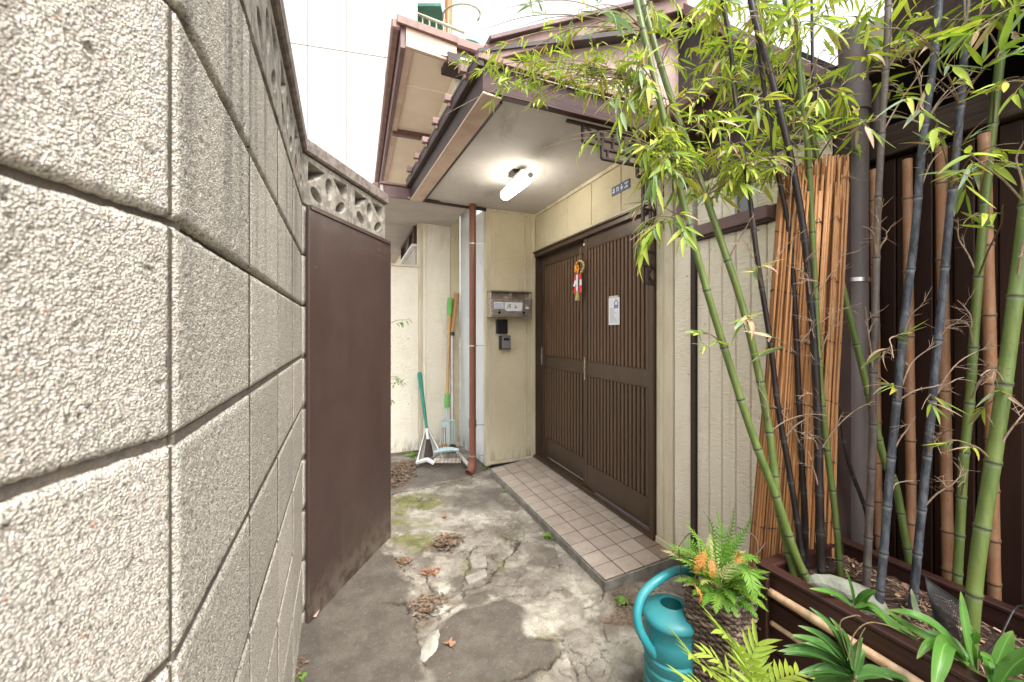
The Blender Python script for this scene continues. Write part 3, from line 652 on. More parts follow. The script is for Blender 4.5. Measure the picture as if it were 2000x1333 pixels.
# door wall: transom panels
zT = 2.0
us = [1042, 1068, 1108, 1155, 1213, 1262]
sts = [DW.su(u) for u in us]
for i in range(len(us) - 1):
    hb(MB().fbox(DW, sts[i] + 0.003, sts[i + 1] - 0.003, -0.05, 0.0, zT + 0.03, ZS - 0.032), 'wall_panel', M['cream'], 0.003)
hb(MB().fbox(DW, 0.0, 1.72, -0.3, -0.052, zT, ZS), 'wall_core', M['darkline'], 0)
hb(MB().fbox(DW, 0.0, 1.66, -0.03, 0.010, ZS - 0.03, ZS - 0.002).fbox(DW, 0.0, 1.66, -0.03, 0.006, zT + 0.004, zT + 0.028), 'top_trim', M['trim'])
# door
sL = DW.su(1042) + 0.01; sR = DW.su(1284); sM = DW.su(1139); ZD0 = 0.055
door = hb(MB().fbox(DW, sL, sL + 0.045, -0.14, 0.022, ZD0, zT).fbox(DW, sR - 0.035, sR, -0.14, 0.030, 0.02, zT)
          .fbox(DW, sL + 0.0455, sR - 0.0355, -0.14, 0.018, zT - 0.045, zT).fbox(DW, sL, sR, 0.0181, 0.034, zT - 0.012, zT + 0.003), 'sliding_door', M['bronze'])
MB().fbox(DW, sL + 0.046, sR - 0.036, -0.13, 0.030, 0.052, 0.066).fbox(DW, sL + 0.046, sR - 0.036, -0.058, -0.05, 0.066, 0.074).fbox(DW, sL + 0.046, sR - 0.036, 0.012, 0.018, 0.066, 0.078).build('threshold', M['bronze'], door, bevel=0.001)
def leaf_panel(s0, s1, n1, ns, sw0, sw1):
    n0 = n1 - 0.034; zt_, zb_ = zT - 0.048, 0.078
    a0, a1 = s0 + sw0, s1 - sw1
    MB().fbox(DW, s0, a0, n0, n1, zb_, zt_).build('stile', M['bronze'], door, bevel=0.0025)
    MB().fbox(DW, a1, s1, n0, n1, zb_, zt_).build('stile', M['bronze'], door, bevel=0.0025)
    for (z0, z1) in ((zt_ - 0.085, zt_), (0.915, 1.015), (zb_, 0.245)):
        MB().fbox(DW, a0 + 0.0005, a1 - 0.0005, n0 + 0.001, n1 - 0.003, z0, z1).build('rail', M['bronze'], door, bevel=0.0025)
    for (z0, z1) in ((zt_ - 0.091, zt_ - 0.0855), (1.0155, 1.021), (0.909, 0.9145), (0.2455, 0.251)):
        MB().fbox(DW, a0 + 0.001, a1 - 0.001, n0 + 0.012, n1 - 0.0045, z0, z1).build('rail_lip', M['bronze'], door)
    MB().fbox(DW, a0 + 0.0005, a1 - 0.0005, n0 + 0.001, n0 + 0.006, 0.246, zt_ - 0.086).build('door_backing', M['door_back'], door)
    p = (a1 - a0) / ns; off = wloc(door)
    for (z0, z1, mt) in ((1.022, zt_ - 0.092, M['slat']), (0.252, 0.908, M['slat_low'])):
        m0 = MB(); w = p * 0.60
        A = DW.P(a0, 0, 0); q = MB().fbox(DW, 0, w, n0 + 0.008, n1 - 0.006, z0, z1)
        base = None
        for i in range(ns):
            if base is None:
                base = MB(); base.v = q.v; base.f = q.f
                o = base.build('slat', mt, door, bevel=0.0022)
                me_ = o.data
            else:
                o = bpy.data.objects.new('slat', me_); scene.collection.objects.link(o); o.parent = door
            d = DW.a * (a0 + p * (i + 0.5) - w / 2); o.location = (d.x, d.y, 0)
leaf_panel(sL + 0.046, sM + 0.03, -0.058, 16, 0.048, 0.045)
leaf_panel(sM - 0.012, sR - 0.036, -0.010, 17, 0.050, 0.055)
for (s_, z_, n_) in ((sM + 0.004, 0.965, -0.0095), (sR - 0.062, 0.955, -0.0095), (sL + 0.052, 1.01, -0.0575)):
    MB().fbox(DW, s_, s_ + 0.016, n_, n_ + 0.006, z_ - 0.085, z_ + 0.085).build('door_handle', M['steel'], door, bevel=0.002)
    MB().fbox(DW, s_ + 0.004, s_ + 0.012, n_ + 0.0062, n_ + 0.009, z_ - 0.03, z_ + 0.01).build('lock', M['chrome'], door, bevel=0.001)
MB().fbox(DW, sM - 0.008, sM + 0.010, -0.0095, -0.004, zT - 0.10, zT - 0.085).build('hook', M['white'], door, bevel=0.002)
# wall right of the door
def spx(u): return DW.su(u)
s1 = sR + 0.004
for a_, b_ in ((s1, spx(1299)), (spx(1299) + 0.003, spx(1317))):
    hb(MB().fbox(DW, a_, b_, -0.05, 0.012, 0.085, 2.33), 'siding_board', M['trim'], 0.003)
hb(MB().fbox(DW, s1, spx(1318), -0.05, 0.020, 0.045, 0.083), 'base_flashing', M['trim'], 0.004)
hb(MB().fbox(DW, spx(1318) + 0.003, spx(1352), -0.05, 0.006, 0.05, 2.33), 'siding_board', M['cream_light'], 0.003)
hb(MB().fbox(DW, spx(1352) + 0.003, spx(1362), -0.05, 0.016, 0.05, 1.72), 'joint_strip', M['darkline'], 0.001)
t0 = spx(1362) + 0.003; te = spx(1612); nb_ = 8; pw = (te - t0) / nb_
for i in range(nb_):
    hb(MB().fbox(DW, t0 + i * pw, t0 + (i + 1) * pw - 0.004, -0.05, 0.004, 0.05, 1.705), 'siding_board', M['cream_light'], 0.003)
hb(MB().fbox(DW, s1, te, -0.25, -0.051, -0.1, 2.02), 'wall_core', M['darkline'], 0)
fb_ = [DW.P(1.62, 0.012, 2.0), DW.P(te + 0.03, 0.012, 1.98), DW.P(te + 0.03, -0.06, 1.98), DW.P(1.62, -0.06, 2.0), DW.P(1.62, 0.012, 2.36), DW.P(te + 0.03, 0.012, 2.16), DW.P(te + 0.03, -0.06, 2.16), DW.P(1.62, -0.06, 2.36)]
hb(MB().hexa(fb_), 'eave_board', M['rooftop'], 0.003)
pw2 = (te - t0) / 4
for i in range(4):
    hb(MB().fbox(DW, t0 + i * pw2, t0 + (i + 1) * pw2 - 0.004, -0.05, 0.004, 1.775, 1.995), 'siding_board', M['cream_light'], 0.003)
hb(MB().fbox(DW, spx(1366), spx(1512), -0.02, 0.045, 1.718, 1.772), 'window_sill', M['mauve'], 0.003)
hb(MB().fbox(DW, spx(1366), spx(1512), -0.02, 0.034, 1.706, 1.7175), 'window_sill', M['darkline'], 0.001)
w_ = hb(MB().fbox(DW, spx(1440), spx(1444), 0.004, 0.03, 1.773, 1.95).fbox(DW, spx(1476), spx(1480), 0.004, 0.03, 1.773, 1.95).fbox(DW, spx(1444) , spx(1476), 0.004, 0.03, 1.945, 1.955), 'window_frame', M['white'])
MB().fbox(DW, spx(1444), spx(1476), 0.005, 0.012, 1.773, 1.944).build('pane', M['glass'], w_)
dp = hb(MB().tube([DW.P(spx(1341), 0.05, 1.74), DW.P(spx(1341), 0.05, 2.33)], 0.020, 14), 'downpipe', M['mauve'], 0, smooth=True)
# eave above the right wall
hb(MB().prism([DW.P(1.74, -0.2, 0)[:2], DW.P(2.25, -0.2, 0)[:2], DW.P(2.25, 0.12, 0)[:2], DW.P(1.74, 0.12, 0)[:2]], 2.215, 2.23), 'soffit', M['fascia'], 0)
hb(MB().fbox(DW, 1.74, 2.25, 0.121, 0.146, 2.19, 2.34), 'fascia', M['fascia'], 0.003)
hb(MB().fbox(DW, 1.74, 2.25, 0.147, 0.20, 2.29, 2.36), 'gutter', M['mauve'], 0.01)
hb(MB().fbox(DW, 1.74, 2.25, -0.2, 0.12, 2.345, 2.36), 'roof', M['rooftop'], 0)
# ---- canopy
FL = (-0.119, 1.91); FR = (0.865, 2.335); RL = (-0.82, 3.42)
pin = lambda p, q, f: (p[0] + (q[0] - p[0]) * f, p[1] + (q[1] - p[1]) * f)
ctr = (0.05, 3.0)
hb(MB().prism([FL, FR, C, MP, RL], ZS, ZS + 0.012), 'soffit', M['soffit'], 0)
CF = Frame(FL, (FR[0] - FL[0], FR[1] - FL[1])); CFL = math.hypot(FR[0] - FL[0], FR[1] - FL[1])
CL = Frame(RL, (FL[0] - RL[0], FL[1] - RL[1])); CLL = math.hypot(FL[0] - RL[0], FL[1] - RL[1])
CB = Frame(RL, (MP[0] - RL[0], MP[1] - RL[1])); CBL = math.hypot(MP[0] - RL[0], MP[1] - RL[1])
hb(MB().fbox(CF, -0.03, CFL, 0.0, 0.028, ZS - 0.022, ZS + 0.105), 'fascia', M['fascia'], 0.003)
hb(MB().fbox(CF, -0.0, CFL, -0.018, -0.0005, ZS - 0.018, ZS - 0.001), 'soffit_trim', M['darkline'], 0.002)
hb(MB().fbox(CL, 0.0, CLL - 0.001, 0.0, 0.028, ZS - 0.022, ZS + 0.105), 'fascia', M['darkline'], 0.003)
hb(MB().fbox(CL, 0.0, CLL - 0.02, -0.090, -0.0705, ZS - 0.030, ZS - 0.001), 'soffit_trim', M['darkline'], 0.002)
# wide pale board under the left fascia edge
hb(MB().prism([CL.P(0.0, 0.029, 0)[:2], CL.P(CLL + 0.03, 0.029, 0)[:2], CL.P(CLL + 0.02, -0.070, 0)[:2], CL.P(0.0, -0.070, 0)[:2]], ZS - 0.034, ZS - 0.0225), 'eave_board', M['fascia_lit'], 0.002)
hb(MB().fbox(CL, -0.02, CLL + 0.05, 0.029, 0.060, ZS + 0.075, ZS + 0.125), 'roof_edge', M['darkline'], 0.003)
hb(MB().fbox(CF, -0.06, CFL + 0.05, 0.029, 0.058, ZS + 0.105, ZS + 0.135), 'roof_edge', M['mauve_red'], 0.003)
hb(MB().fbox(CB, 0.0, CBL, -0.012, 0.010, ZS - 0.03, ZS - 0.001), 'soffit_trim', M['darkline'], 0.002)
for i in range(6):
    s_ = 0.18 + i * 0.27
    hb(MB().fbox(CL, s_, s_ + 0.035, 0.045, 0.095, ZS + 0.126, ZS + 0.165).fbox(CL, s_ + 0.008, s_ + 0.027, 0.06, 0.075, ZS + 0.10, ZS + 0.125), 'roof_clip', M['mauve_red'], 0.003)
rf = [CL.P(-0.03, 0.06, 0)[:2], CF.P(-0.06, 0.06, 0)[:2], CF.P(CFL + 0.15, 0.06, 0)[:2], (C[0] + 0.1, C[1])]
hb(MB().prism(rf, [ZS + 0.128, ZS + 0.128, ZS + 0.62, ZS + 0.62], [ZS + 0.145, ZS + 0.145, ZS + 0.65, ZS + 0.65]), 'roof', M['rooftop'], 0)
# pediment over the canopy front
t1_, t2_ = CF.su(1000), CF.su(1225); z1_, z2_ = CF.zv(1000, 106), CF.zv(1225, 46); slope = (z2_ - z1_) / (t2_ - t1_); zO = z1_ - slope * t1_
tE = CF.su(1330); zE = zO + slope * tE; tS = max(0.02, (ZS + 0.135 - zO) / slope)
def ped(t0_, t1_):
    zt = lambda q: zO + slope * q
    return MB().add([CF.P(t0_, -0.02, ZS + 0.13), CF.P(t1_, -0.02, ZS + 0.13), CF.P(t1_, -0.02, zt(t1_)), CF.P(t0_, -0.02, zt(t0_)),
                     CF.P(t0_, -0.05, ZS + 0.13), CF.P(t1_, -0.05, ZS + 0.13), CF.P(t1_, -0.05, zt(t1_)), CF.P(t0_, -0.05, zt(t0_))],
                    [(0, 1, 2, 3), (7, 6, 5, 4), (0, 4, 5, 1), (1, 5, 6, 2), (2, 6, 7, 3), (3, 7, 4, 0)])
hb(ped(tS, 0.42), 'gable_sheet', M['gable'], 0); hb(ped(0.424, 0.83), 'gable_sheet', M['gable'], 0); hb(ped(0.834, tE), 'gable_sheet', M['gable'], 0)
up = Vector((0, 0, 1))
A_ = CF.P(tS - 0.03, 0.0, zO + slope * (tS - 0.03) + 0.01); B_ = CF.P(tE, 0.0, zE + 0.01)
R0 = CF.P(tE, -0.02, zE); E0 = PX(1648, 190, 1.80)
Rb = Vector((R0.x, R0.y, 2.45)); Eb = Vector((E0.x, E0.y, E0.z - 0.04)); bk_ = Vector((0.03, 0.06, 0))
hb(MB().hexa([Rb, Eb, Eb + bk_, Rb + bk_, R0, E0, E0 + bk_, R0 + bk_]), 'gable_sheet', M['rooftop'], 0)
hb(MB().beam(R0 + Vector((0, 0, 0.02)), E0 + Vector((0.02, -0.02, 0.01)), 0.10, 0.05), 'rake_board', M['mauve'], 0.003)
hb(MB().beam(A_, B_, 0.10, 0.075), 'rake_board', M['mauve_red'], 0.004)
hb(MB().beam(A_ + Vector((0, 0, 0.05)), B_ + Vector((0, 0, 0.05)), 0.16, 0.02), 'rake_board', M['mauve'], 0.003)
# upper eave, parallel to the long side wall
P = Vector((-0.68, 2.60)); Q = Vector((-1.90, 5.85)); d_ = (Q - P).normalized()
EF = Frame(P, (0.90, 0.50)); EF.n = Vector((EF.a.y, -EF.a.x)); EL = Frame(P, d_); EL.n = Vector((-d_.y, d_.x))
ZU = 3.06
for a_, b_ in ((0.0, 0.42), (0.425, 1.12), (1.17, 3.4)):
    hb(MB().prism([EL.P(a_, 0, 0)[:2], EL.P(b_, 0, 0)[:2], EL.P(b_, -0.9, 0)[:2], EL.P(a_, -0.9, 0)[:2]], ZU, ZU + 0.012), 'soffit', M['soffit_beige'], 0)
hb(MB().fbox(EL, 1.12, 1.17, -0.9, -0.01, ZU - 0.05, ZU + 0.012), 'eave_brace', M['mauve'], 0.003)
hb(MB().fbox(EL, -0.02, 3.42, 0.0, 0.03, ZU - 0.03, ZU + 0.13), 'fascia', M['mauve'], 0.003)
hb(MB().fbox(EL, -0.02, 3.42, -0.05, -0.0005, ZU - 0.022, ZU - 0.001), 'eave_board', M['fascia_lit'], 0.003)
hb(MB().fbox(EL, -0.04, 3.42, 0.031, 0.085, ZU + 0.07, ZU + 0.135), 'gutter', M['mauve_red'], 0.01)
hb(MB().fbox(EF, 0.0, 0.34, 0.0, 0.03, ZU - 0.02, ZU + 0.135), 'fascia', M['fascia_lit'], 0.003)
hb(MB().fbox(EF, -0.06, 0.34, 0.031, 0.05, ZU + 0.10, ZU + 0.15), 'roof_edge', M['mauve_red'], 0.003)
# second upper gutter meeting the rake
g0, g1 = PX(857, 78, 2.72), PX(1012, 112, 2.98); g1.z = g0.z
hb(MB().beam(g0, g1, 0.09, 0.07), 'gutter', M['mauve_red'], 0.012)
hb(MB().beam(g0 + Vector((0.02, 0.03, -0.065)), g1 + Vector((0.02, 0.03, -0.065)), 0.05, 0.06), 'fascia', M['mauve'], 0.003)
hb(MB().beam(g0 + Vector((0.03, 0.04, -0.13)), g1 + Vector((0.03, 0.04, -0.13)), 0.16, 0.07), 'roof_edge', M['darkline'], 0.003)
# low rear-left eave with end cap
e0, e1 = PX(742, 386, 3.34), PX(806, 386, 3.44)
LE = Frame((e0.x, e0.y), (e1.x - e0.x, e1.y - e0.y)); LE.n = Vector((LE.a.y, -LE.a.x)); ll = (e1 - e0).xy.length
hb(MB().fbox(LE, 0.03, ll, -0.02, 0.0, 2.352, 2.45), 'fascia', M['mauve'], 0.004)
hb(MB().fbox(LE, 0.0, ll + 0.01, -0.03, 0.015, 2.4505, 2.472), 'gutter', M['mauve_red'], 0.005)
LG = Frame((e0.x, e0.y), (-0.36, 1)); LG.n = Vector((-LG.a.y, LG.a.x))
hb(MB().fbox(LG, 0.0, 3.6, -0.028, 0.0, 2.352, 2.45), 'fascia', M['soffit'], 0.004)
hb(MB().fbox(LG, -0.01, 3.6, 0.001, 0.06, 2.40, 2.46), 'gutter', M['mauve'], 0.012)
for a_, b_ in ((0.01, 0.9), (0.905, 2.0), (2.005, 3.5)):
    hb(MB().prism([LG.P(a_, -0.03, 0)[:2], LG.P(b_, -0.03, 0)[:2], LG.P(b_, -0.75, 0)[:2], LG.P(a_, -0.75, 0)[:2]], 2.36, 2.372), 'soffit', M['soffit_rib'], 0)
# house number plate
np_s = spx(1196); npl = hb(MB().fbox(DW, np_s, spx(1231), 0.001, 0.006, 2.155, 2.215), 'number_plate', M['plate_blue'], 0.001)
b = MB(); wq = spx(1231) - np_s
for i, (a0_, a1_, z0_, z1_) in enumerate([(0.06, 0.20, 0.3, 0.42), (0.08, 0.18, 0.55, 0.7), (0.12, 0.15, 0.2, 0.8), (0.28, 0.42, 0.62, 0.72), (0.30, 0.33, 0.25, 0.6), (0.38, 0.41, 0.25, 0.6), (0.5, 0.66, 0.4, 0.5), (0.56, 0.6, 0.2, 0.8), (0.74, 0.92, 0.66, 0.76), (0.74, 0.92, 0.22, 0.32), (0.82, 0.85, 0.3, 0.7)]):
    b.fbox(DW, np_s + a0_ * wq, np_s + a1_ * wq, 0.0061, 0.007, 2.155 + 0.06 * z0_, 2.155 + 0.06 * z1_)
b.build('plate_lettering', M['white'], npl)
# lattice bracket of the canopy
LT = Frame((FR[0], FR[1]), (FL[0] - FR[0], FL[1] - FR[1])); LT.n = Vector((-LT.a.y, LT.a.x));
if LT.n.y > 0: LT.n = -LT.n
lat = hb(MB().fbox(LT, -0.02, 0.012, -0.05, -0.018, 1.47, ZS - 0.022), 'lattice_bracket', M['darkline'], 0.002)
bars = []
def hbar(t0_, t1_, z_, w=0.014): bars.append((t0_, t1_, z_ - w / 2, z_ + w / 2))
def vbar(t_, z0_, z1_, w=0.014): bars.append((t_ - w / 2, t_ + w / 2, z0_, z1_))
zt_ = ZS - 0.03
hbar(0.0, 0.62, zt_); hbar(0.12, 0.40, zt_ - 0.16); vbar(0.40, zt_ - 0.16, zt_); hbar(0.12, 0.40, zt_ - 0.06, 0.012); hbar(0.12, 0.40, zt_ - 0.11, 0.012)
for q in (0.19, 0.26, 0.33): vbar(q, zt_ - 0.11, zt_, 0.012)
for q in (0.225, 0.295, 0.365): vbar(q, zt_ - 0.16, zt_ - 0.11, 0.010)
hbar(0.40, 0.52, zt_ - 0.09); vbar(0.52, zt_ - 0.09, zt_)
vbar(0.12, 1.62, zt_); hbar(0.01, 0.16, zt_ - 0.22); vbar(0.16, zt_ - 0.22, zt_ - 0.16)
for z_ in (2.02, 1.94, 1.86, 1.78, 1.70, 1.62): hbar(0.01, 0.12, z_, 0.012)
vbar(0.065, 1.62, 2.12, 0.012)
vbar(0.09, 1.52, 1.62); hbar(0.01, 0.09, 1.52)
for q in bars: MB().fbox(LT, q[0], q[1], -0.044, -0.024, q[2], q[3]).build('lattice_bar', M['darkline'], lat, bevel=0.0015)
for (ta, za, tb, zb) in ((0.40, zt_ - 0.08, 0.50, zt_ - 0.01), (0.42, zt_ - 0.01, 0.50, zt_ - 0.08), (0.015, 1.57, 0.05, 1.615), (0.05, 1.615, 0.085, 1.57), (0.015, 1.57, 0.05, 1.525), (0.05, 1.525, 0.085, 1.57), (0.02, 2.2, 0.1, 2.3)):
    MB().beam(LT.P(ta, -0.034, za), LT.P(tb, -0.034, zb), 0.012, 0.012).build('lattice_bar', M['darkline'], lat)
# downpipe at the recess
dx, dy = (923 - 1000) / F * 3.62, 3.62
dpp = hb(MB().tube([(dx, dy, 0.12), (dx, dy, ZS)], 0.030, 18), 'downpipe', M['pipe_brown'], 0, smooth=True)
MB().tube([(dx, dy, 0.14), (dx, dy, 0.065), (dx - 0.006, dy - 0.02, 0.035), (dx - 0.03, dy - 0.06, 0.012)], [0.034, 0.034, 0.034, 0.036], 18, cap=False).build('elbow', M['pipe_brown'], dpp, smooth=True)
for z_ in (2.02, 1.12, 0.42, 0.15):
    MB().tube([(dx, dy, z_ - 0.007), (dx, dy, z_ + 0.007)], 0.0335, 18).box(dx + 0.03, dx + 0.10, dy + 0.0, dy + 0.01, z_ - 0.003, z_ + 0.003).build('clamp', M['steel'], dpp, smooth=True)
MB().tube([(dx, dy, 0.40), (dx, dy, 0.47)], 0.034, 18).build('coupling', M['pipe_brown'], dpp, smooth=True)

# low screen wall beyond
BW_ = Frame(WA, (-0.55, -0.245)); BW_.n = Vector((BW_.a.y, -BW_.a.x))
if BW_.n.y > 0: BW_.n = -BW_.n
sc_ = thing('screen_wall', 'low pale cream panel wall behind the end of the block wall', 'wall', (-1.2, 4.08, 0))
MB().fbox(BW_, 0.012, 0.70, -0.03, 0.0, 0.03, 1.90).build('wall_panel', M['cream_light'], sc_, bevel=0.003)
MB().fbox(BW_, -0.003, 0.010, -0.03, 0.006, 0.03, 1.90).build('edge_trim', M['trim'], sc_, bevel=0.002)
MB().fbox(BW_, -0.003, 0.70, -0.035, 0.010, 1.902, 1.925).build('cap', M['trim'], sc_, bevel=0.003)

# ------------------------------------------------------------------ tiled step
step = thing('tiled_step', 'low step of pinkish beige square tiles in front of the sliding doors', 'step', (0.4, 2.9, 0))
a0 = Vector((-0.188, 3.58)); a1 = Vector((0.450, 1.979)); d1 = Vector((C[0] - 0.0, C[1] - 0.005)); b1 = Vector((0.905, 2.215))
MB().prism([a0, a1, b1, d1], -0.1, 0.038).build('mortar_bed', M['concrete_edge'], step, bevel=0.004)
NR, NC = 15, 4
def bil(i, j):
    u_, w_ = i / NR, j / NC
    p = a0 * (1 - u_) + a1 * u_; q = d1 * (1 - u_) + b1 * u_
    return p * (1 - w_) + q * w_
tm = []
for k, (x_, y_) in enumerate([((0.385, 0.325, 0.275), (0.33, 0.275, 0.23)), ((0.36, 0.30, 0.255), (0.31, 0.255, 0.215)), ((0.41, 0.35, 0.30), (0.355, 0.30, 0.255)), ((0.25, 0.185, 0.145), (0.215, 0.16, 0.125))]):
    t = NT('pinkish_beige_tile')
    c = t.mix(t.ramp(t.noise(14, 5, 0.65), 0.35, 0.65), x_, y_)
    c = t.mix(t.ramp(t.noise(5, 6, 0.7), 0.56, 0.72, 0, 0.55), c, (0.20, 0.165, 0.12))
    c = t.mix(t.ramp(t.noise(90, 3, 0.6), 0.64, 0.70, 0, 0.5), c, (0.15, 0.12, 0.09))
    tm.append(t.fin(c, t.ramp(t.noise(12, 3), 0.3, 0.7, 0.42, 0.7), t.bump(t.noise(170, 3, 0.6), 0.2, 0.002), 0, 0.4))
MB().prism([bil(0.03, 0.03), bil(NR - 0.03, 0.03), bil(NR - 0.03, NC - 0.03), bil(0.03, NC - 0.03)], 0.0382, 0.0445).build('grout', M['grout'], step)
for i in range(NR):
    for j in range(NC):
        g = 0.030; q = [bil(i + g, j + g), bil(i + 1 - g, j + g), bil(i + 1 - g, j + 1 - g), bil(i + g, j + 1 - g)]
        zz = 0.0475 + random.uniform(-0.0005, 0.0009)
        k = random.choices([0, 1, 2], [5, 3, 3])[0]
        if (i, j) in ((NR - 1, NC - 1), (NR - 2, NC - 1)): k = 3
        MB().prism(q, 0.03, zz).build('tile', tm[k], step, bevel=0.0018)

# ------------------------------------------------------------------ porch lamp
lz = 2.27; L0 = PX(986, 388, 3.05); L1 = PX(1042, 336, 2.72); L0.z = L1.z = lz
L0 = Vector((-0.062, 3.10, lz)); L1 = Vector((0.128, 2.66, lz)); lm = (L0 + L1) / 2; ld = (L1 - L0).normalized()
lamp = thing('porch_lamp', 'lit white tube lamp on a small dark bracket under the porch ceiling', 'lamp', (lm.x, lm.y, ZS))
MB().beam((lm.x, lm.y - 0.0, ZS - 0.03), (lm.x, lm.y, ZS - 0.0005), 0.09, 0.09, up=ld).build('bracket', M['black'], lamp, bevel=0.003)
MB().beam(lm - ld * 0.13 + Vector((0, 0, 0.058)), lm + ld * 0.13 + Vector((0, 0, 0.058)), 0.05, 0.03).build('ballast_case', M['white'], lamp, bevel=0.006)
t = NT('frosted_glowing_glass'); t.b.inputs['Emission Color'].default_value = (1.0, 0.95, 0.80, 1); t.b.inputs['Emission Strength'].default_value = 2.6
mg = t.fin((0.8, 0.8, 0.76), 0.3)
b = MB(); n_ = 14; pr = []
MB().tube([L0 + ld * x for x in (0.0, 0.006, 0.03, 0.10, 0.37, 0.43, 0.455)], [0.018, 0.030, 0.040, 0.043, 0.043, 0.038, 0.022], 24).build('glass_tube', mg, lamp, smooth=True)
MB().tube([L0 + ld * 0.455, L0 + ld * 0.462], [0.020, 0.020], 20).build('end_cap', M['white'], lamp, smooth=True)
MB().tube([L0 + ld * 0.215, L0 + ld * 0.228], 0.0455, 24).build('clamp', M['black'], lamp, smooth=True)
pl = bpy.data.lights.new('lamp_light', 'POINT'); pl.energy = 2.3; pl.color = (1.0, 0.94, 0.82); pl.shadow_soft_size = 0.06
po = bpy.data.objects.new('lamp_light', pl); scene.collection.objects.link(po); po.parent = lamp; po.location = (ld.x * 0.0, 0.0, -0.165)

# ------------------------------------------------------------------ mailbox and boxes on the wall
mb_ = thing('mailbox', 'stainless steel mailbox with two locks on the porch side wall', 'mailbox', tuple(MW.P(0.2, 0.06, 1.35)))
m0, m1 = MW.su(958, 0.10) , MW.su(1037, 0.10)
mz0, mz1 = 1.375, 1.615
MB().fbox(MW, m0, m1, 0.004, 0.105, mz0, mz1 - 0.075).fbox(MW, m0, m1, 0.004, 0.05, mz1 - 0.0745, mz1 - 0.014).fbox(MW, m0, m0 + 0.012, 0.0505, 0.105, mz1 - 0.0745, mz1 - 0.014).fbox(MW, m1 - 0.012, m1, 0.0505, 0.105, mz1 - 0.0745, mz1 - 0.014).build('body', M['steel'], mb_, bevel=0.003)
MB().fbox(MW, m0 - 0.006, m1 + 0.006, 0.002, 0.118, mz1 - 0.0135, mz1).build('lid', M['steel'], mb_, bevel=0.003)
mw_ = m1 - m0
MB().fbox(MW, m0 + 0.012, m1 - 0.012, 0.1055, 0.109, mz0 + 0.012, mz1 - 0.078).build('door', M['steel'], mb_, bevel=0.002)
MB().fbox(MW, m0 + mw_ * 0.44, m0 + mw_ * 0.52, 0.0505, 0.1, mz1 - 0.0745, mz1 - 0.0145).build('divider', M['steel'], mb_)
MB().fbox(MW, m0 + 0.03, m0 + mw_ * 0.30, 0.1095, 0.1105, mz0 + 0.075, mz0 + 0.135).build('sticker', M['paper'], mb_)
b = MB()
for k in range(4): b.fbox(MW, m0 + 0.038, m0 + mw_ * 0.27, 0.1106, 0.111, mz0 + 0.085 + k * 0.011, mz0 + 0.089 + k * 0.011)
b.build('sticker_print', M['print_blue'], mb_)
nx0, nx1 = m0 + mw_ * 0.33, m0 + mw_ * 0.77; nz0, nz1 = mz0 + 0.055, mz0 + 0.135
b = MB(); pts = [(nx0 + 0.018, nz0), (nx1 - 0.018, nz0), (nx1, nz0 + 0.018), (nx1, nz1), (nx0, nz1), (nx0, nz0 + 0.018)]
v_ = [MW.P(x, 0.1095, z) for x, z in pts] + [MW.P(x, 0.1125, z) for x, z in pts]
b.add(v_, [tuple(range(6, 12))] + [(i, (i + 1) % 6, (i + 1) % 6 + 6, i + 6) for i in range(6)]).build('name_plate', M['paper'], mb_)
b = MB(); strokes = [((0.14, 0.75), (0.10, 0.25)), ((0.19, 0.8), (0.18, 0.35)), ((0.19, 0.75), (0.27, 0.78)), ((0.27, 0.8), (0.25, 0.3)), ((0.18, 0.52), (0.27, 0.55)), ((0.52, 0.55), (0.50, 0.35)), ((0.56, 0.7), (0.55, 0.35)), ((0.61, 0.55), (0.60, 0.35)), ((0.50, 0.36), (0.61, 0.37))]
for (p, q) in strokes:
    f_ = lambda w: MW.P(nx0 + w[0] * (nx1 - nx0) + 0.01, 0.1131, nz0 + w[1] * (nz1 - nz0))
    b.beam(f_(p), f_(q), 0.0035, 0.0012, up=(MW.n.x, MW.n.y, 0))
b.build('name_writing', M['ink'], mb_)
for q in (0.20, 0.80):
    c_ = MW.P(m0 + mw_ * q, 0.109, mz0 + 0.042); nn = Vector((MW.n.x, MW.n.y, 0))
    MB().tube([c_, c_ + nn * 0.006], [0.020, 0.019], 20).build('lock_ring', M['chrome'], mb_, smooth=True)
    MB().tube([c_ + nn * 0.0061, c_ + nn * 0.0085], [0.013, 0.012], 16).build('lock_core', M['black'], mb_, smooth=True)
c_ = MW.P(m0 + mw_ * 0.89, 0.1095, mz0 + 0.088)
b = MB(); b.add([c_ + Vector((MW.a.x * 0.02 * math.cos(a), MW.a.y * 0.02 * math.cos(a), 0.013 * math.sin(a))) + Vector((MW.n.x, MW.n.y, 0)) * 0.002 for a in [i * math.pi / 8 for i in range(16)]], [tuple(range(16))]).build('oval_sticker', M['paper'], mb_)
def wallbox(u0, u1, v0, v1, depth, mat, name, label, cat):
    s0, s1_ = MW.su(u0, depth), MW.su(u1, depth); z0 = MW.zv(u0, v1, depth); z1 = MW.zv(u0, v0, depth)
    o = thing(name, label, cat, tuple(MW.P((s0 + s1_) / 2, depth / 2, z0)))
    MB().fbox(MW, s0, s1_, 0.001, depth, z0, z1).build('body', mat, o, bevel=0.005)
    return o, s0, s1_, z0, z1
o, s0, s1_, z0, z1 = wallbox(970, 992, 624, 652, 0.03, M['black'], 'intercom', 'small flat black box on the wall directly under the mailbox', 'intercom')
MB().fbox(MW, s0 + 0.012, s1_ - 0.012, 0.0305, 0.033, z0 + 0.015, z1 - 0.015).build('face_plate', M['black'], o, bevel=0.001)
o, s0, s1_, z0, z1 = wallbox(977, 998, 656, 683, 0.045, M['black'], 'key_lockbox', 'grey and black key lockbox on the wall below the black box', 'key box')
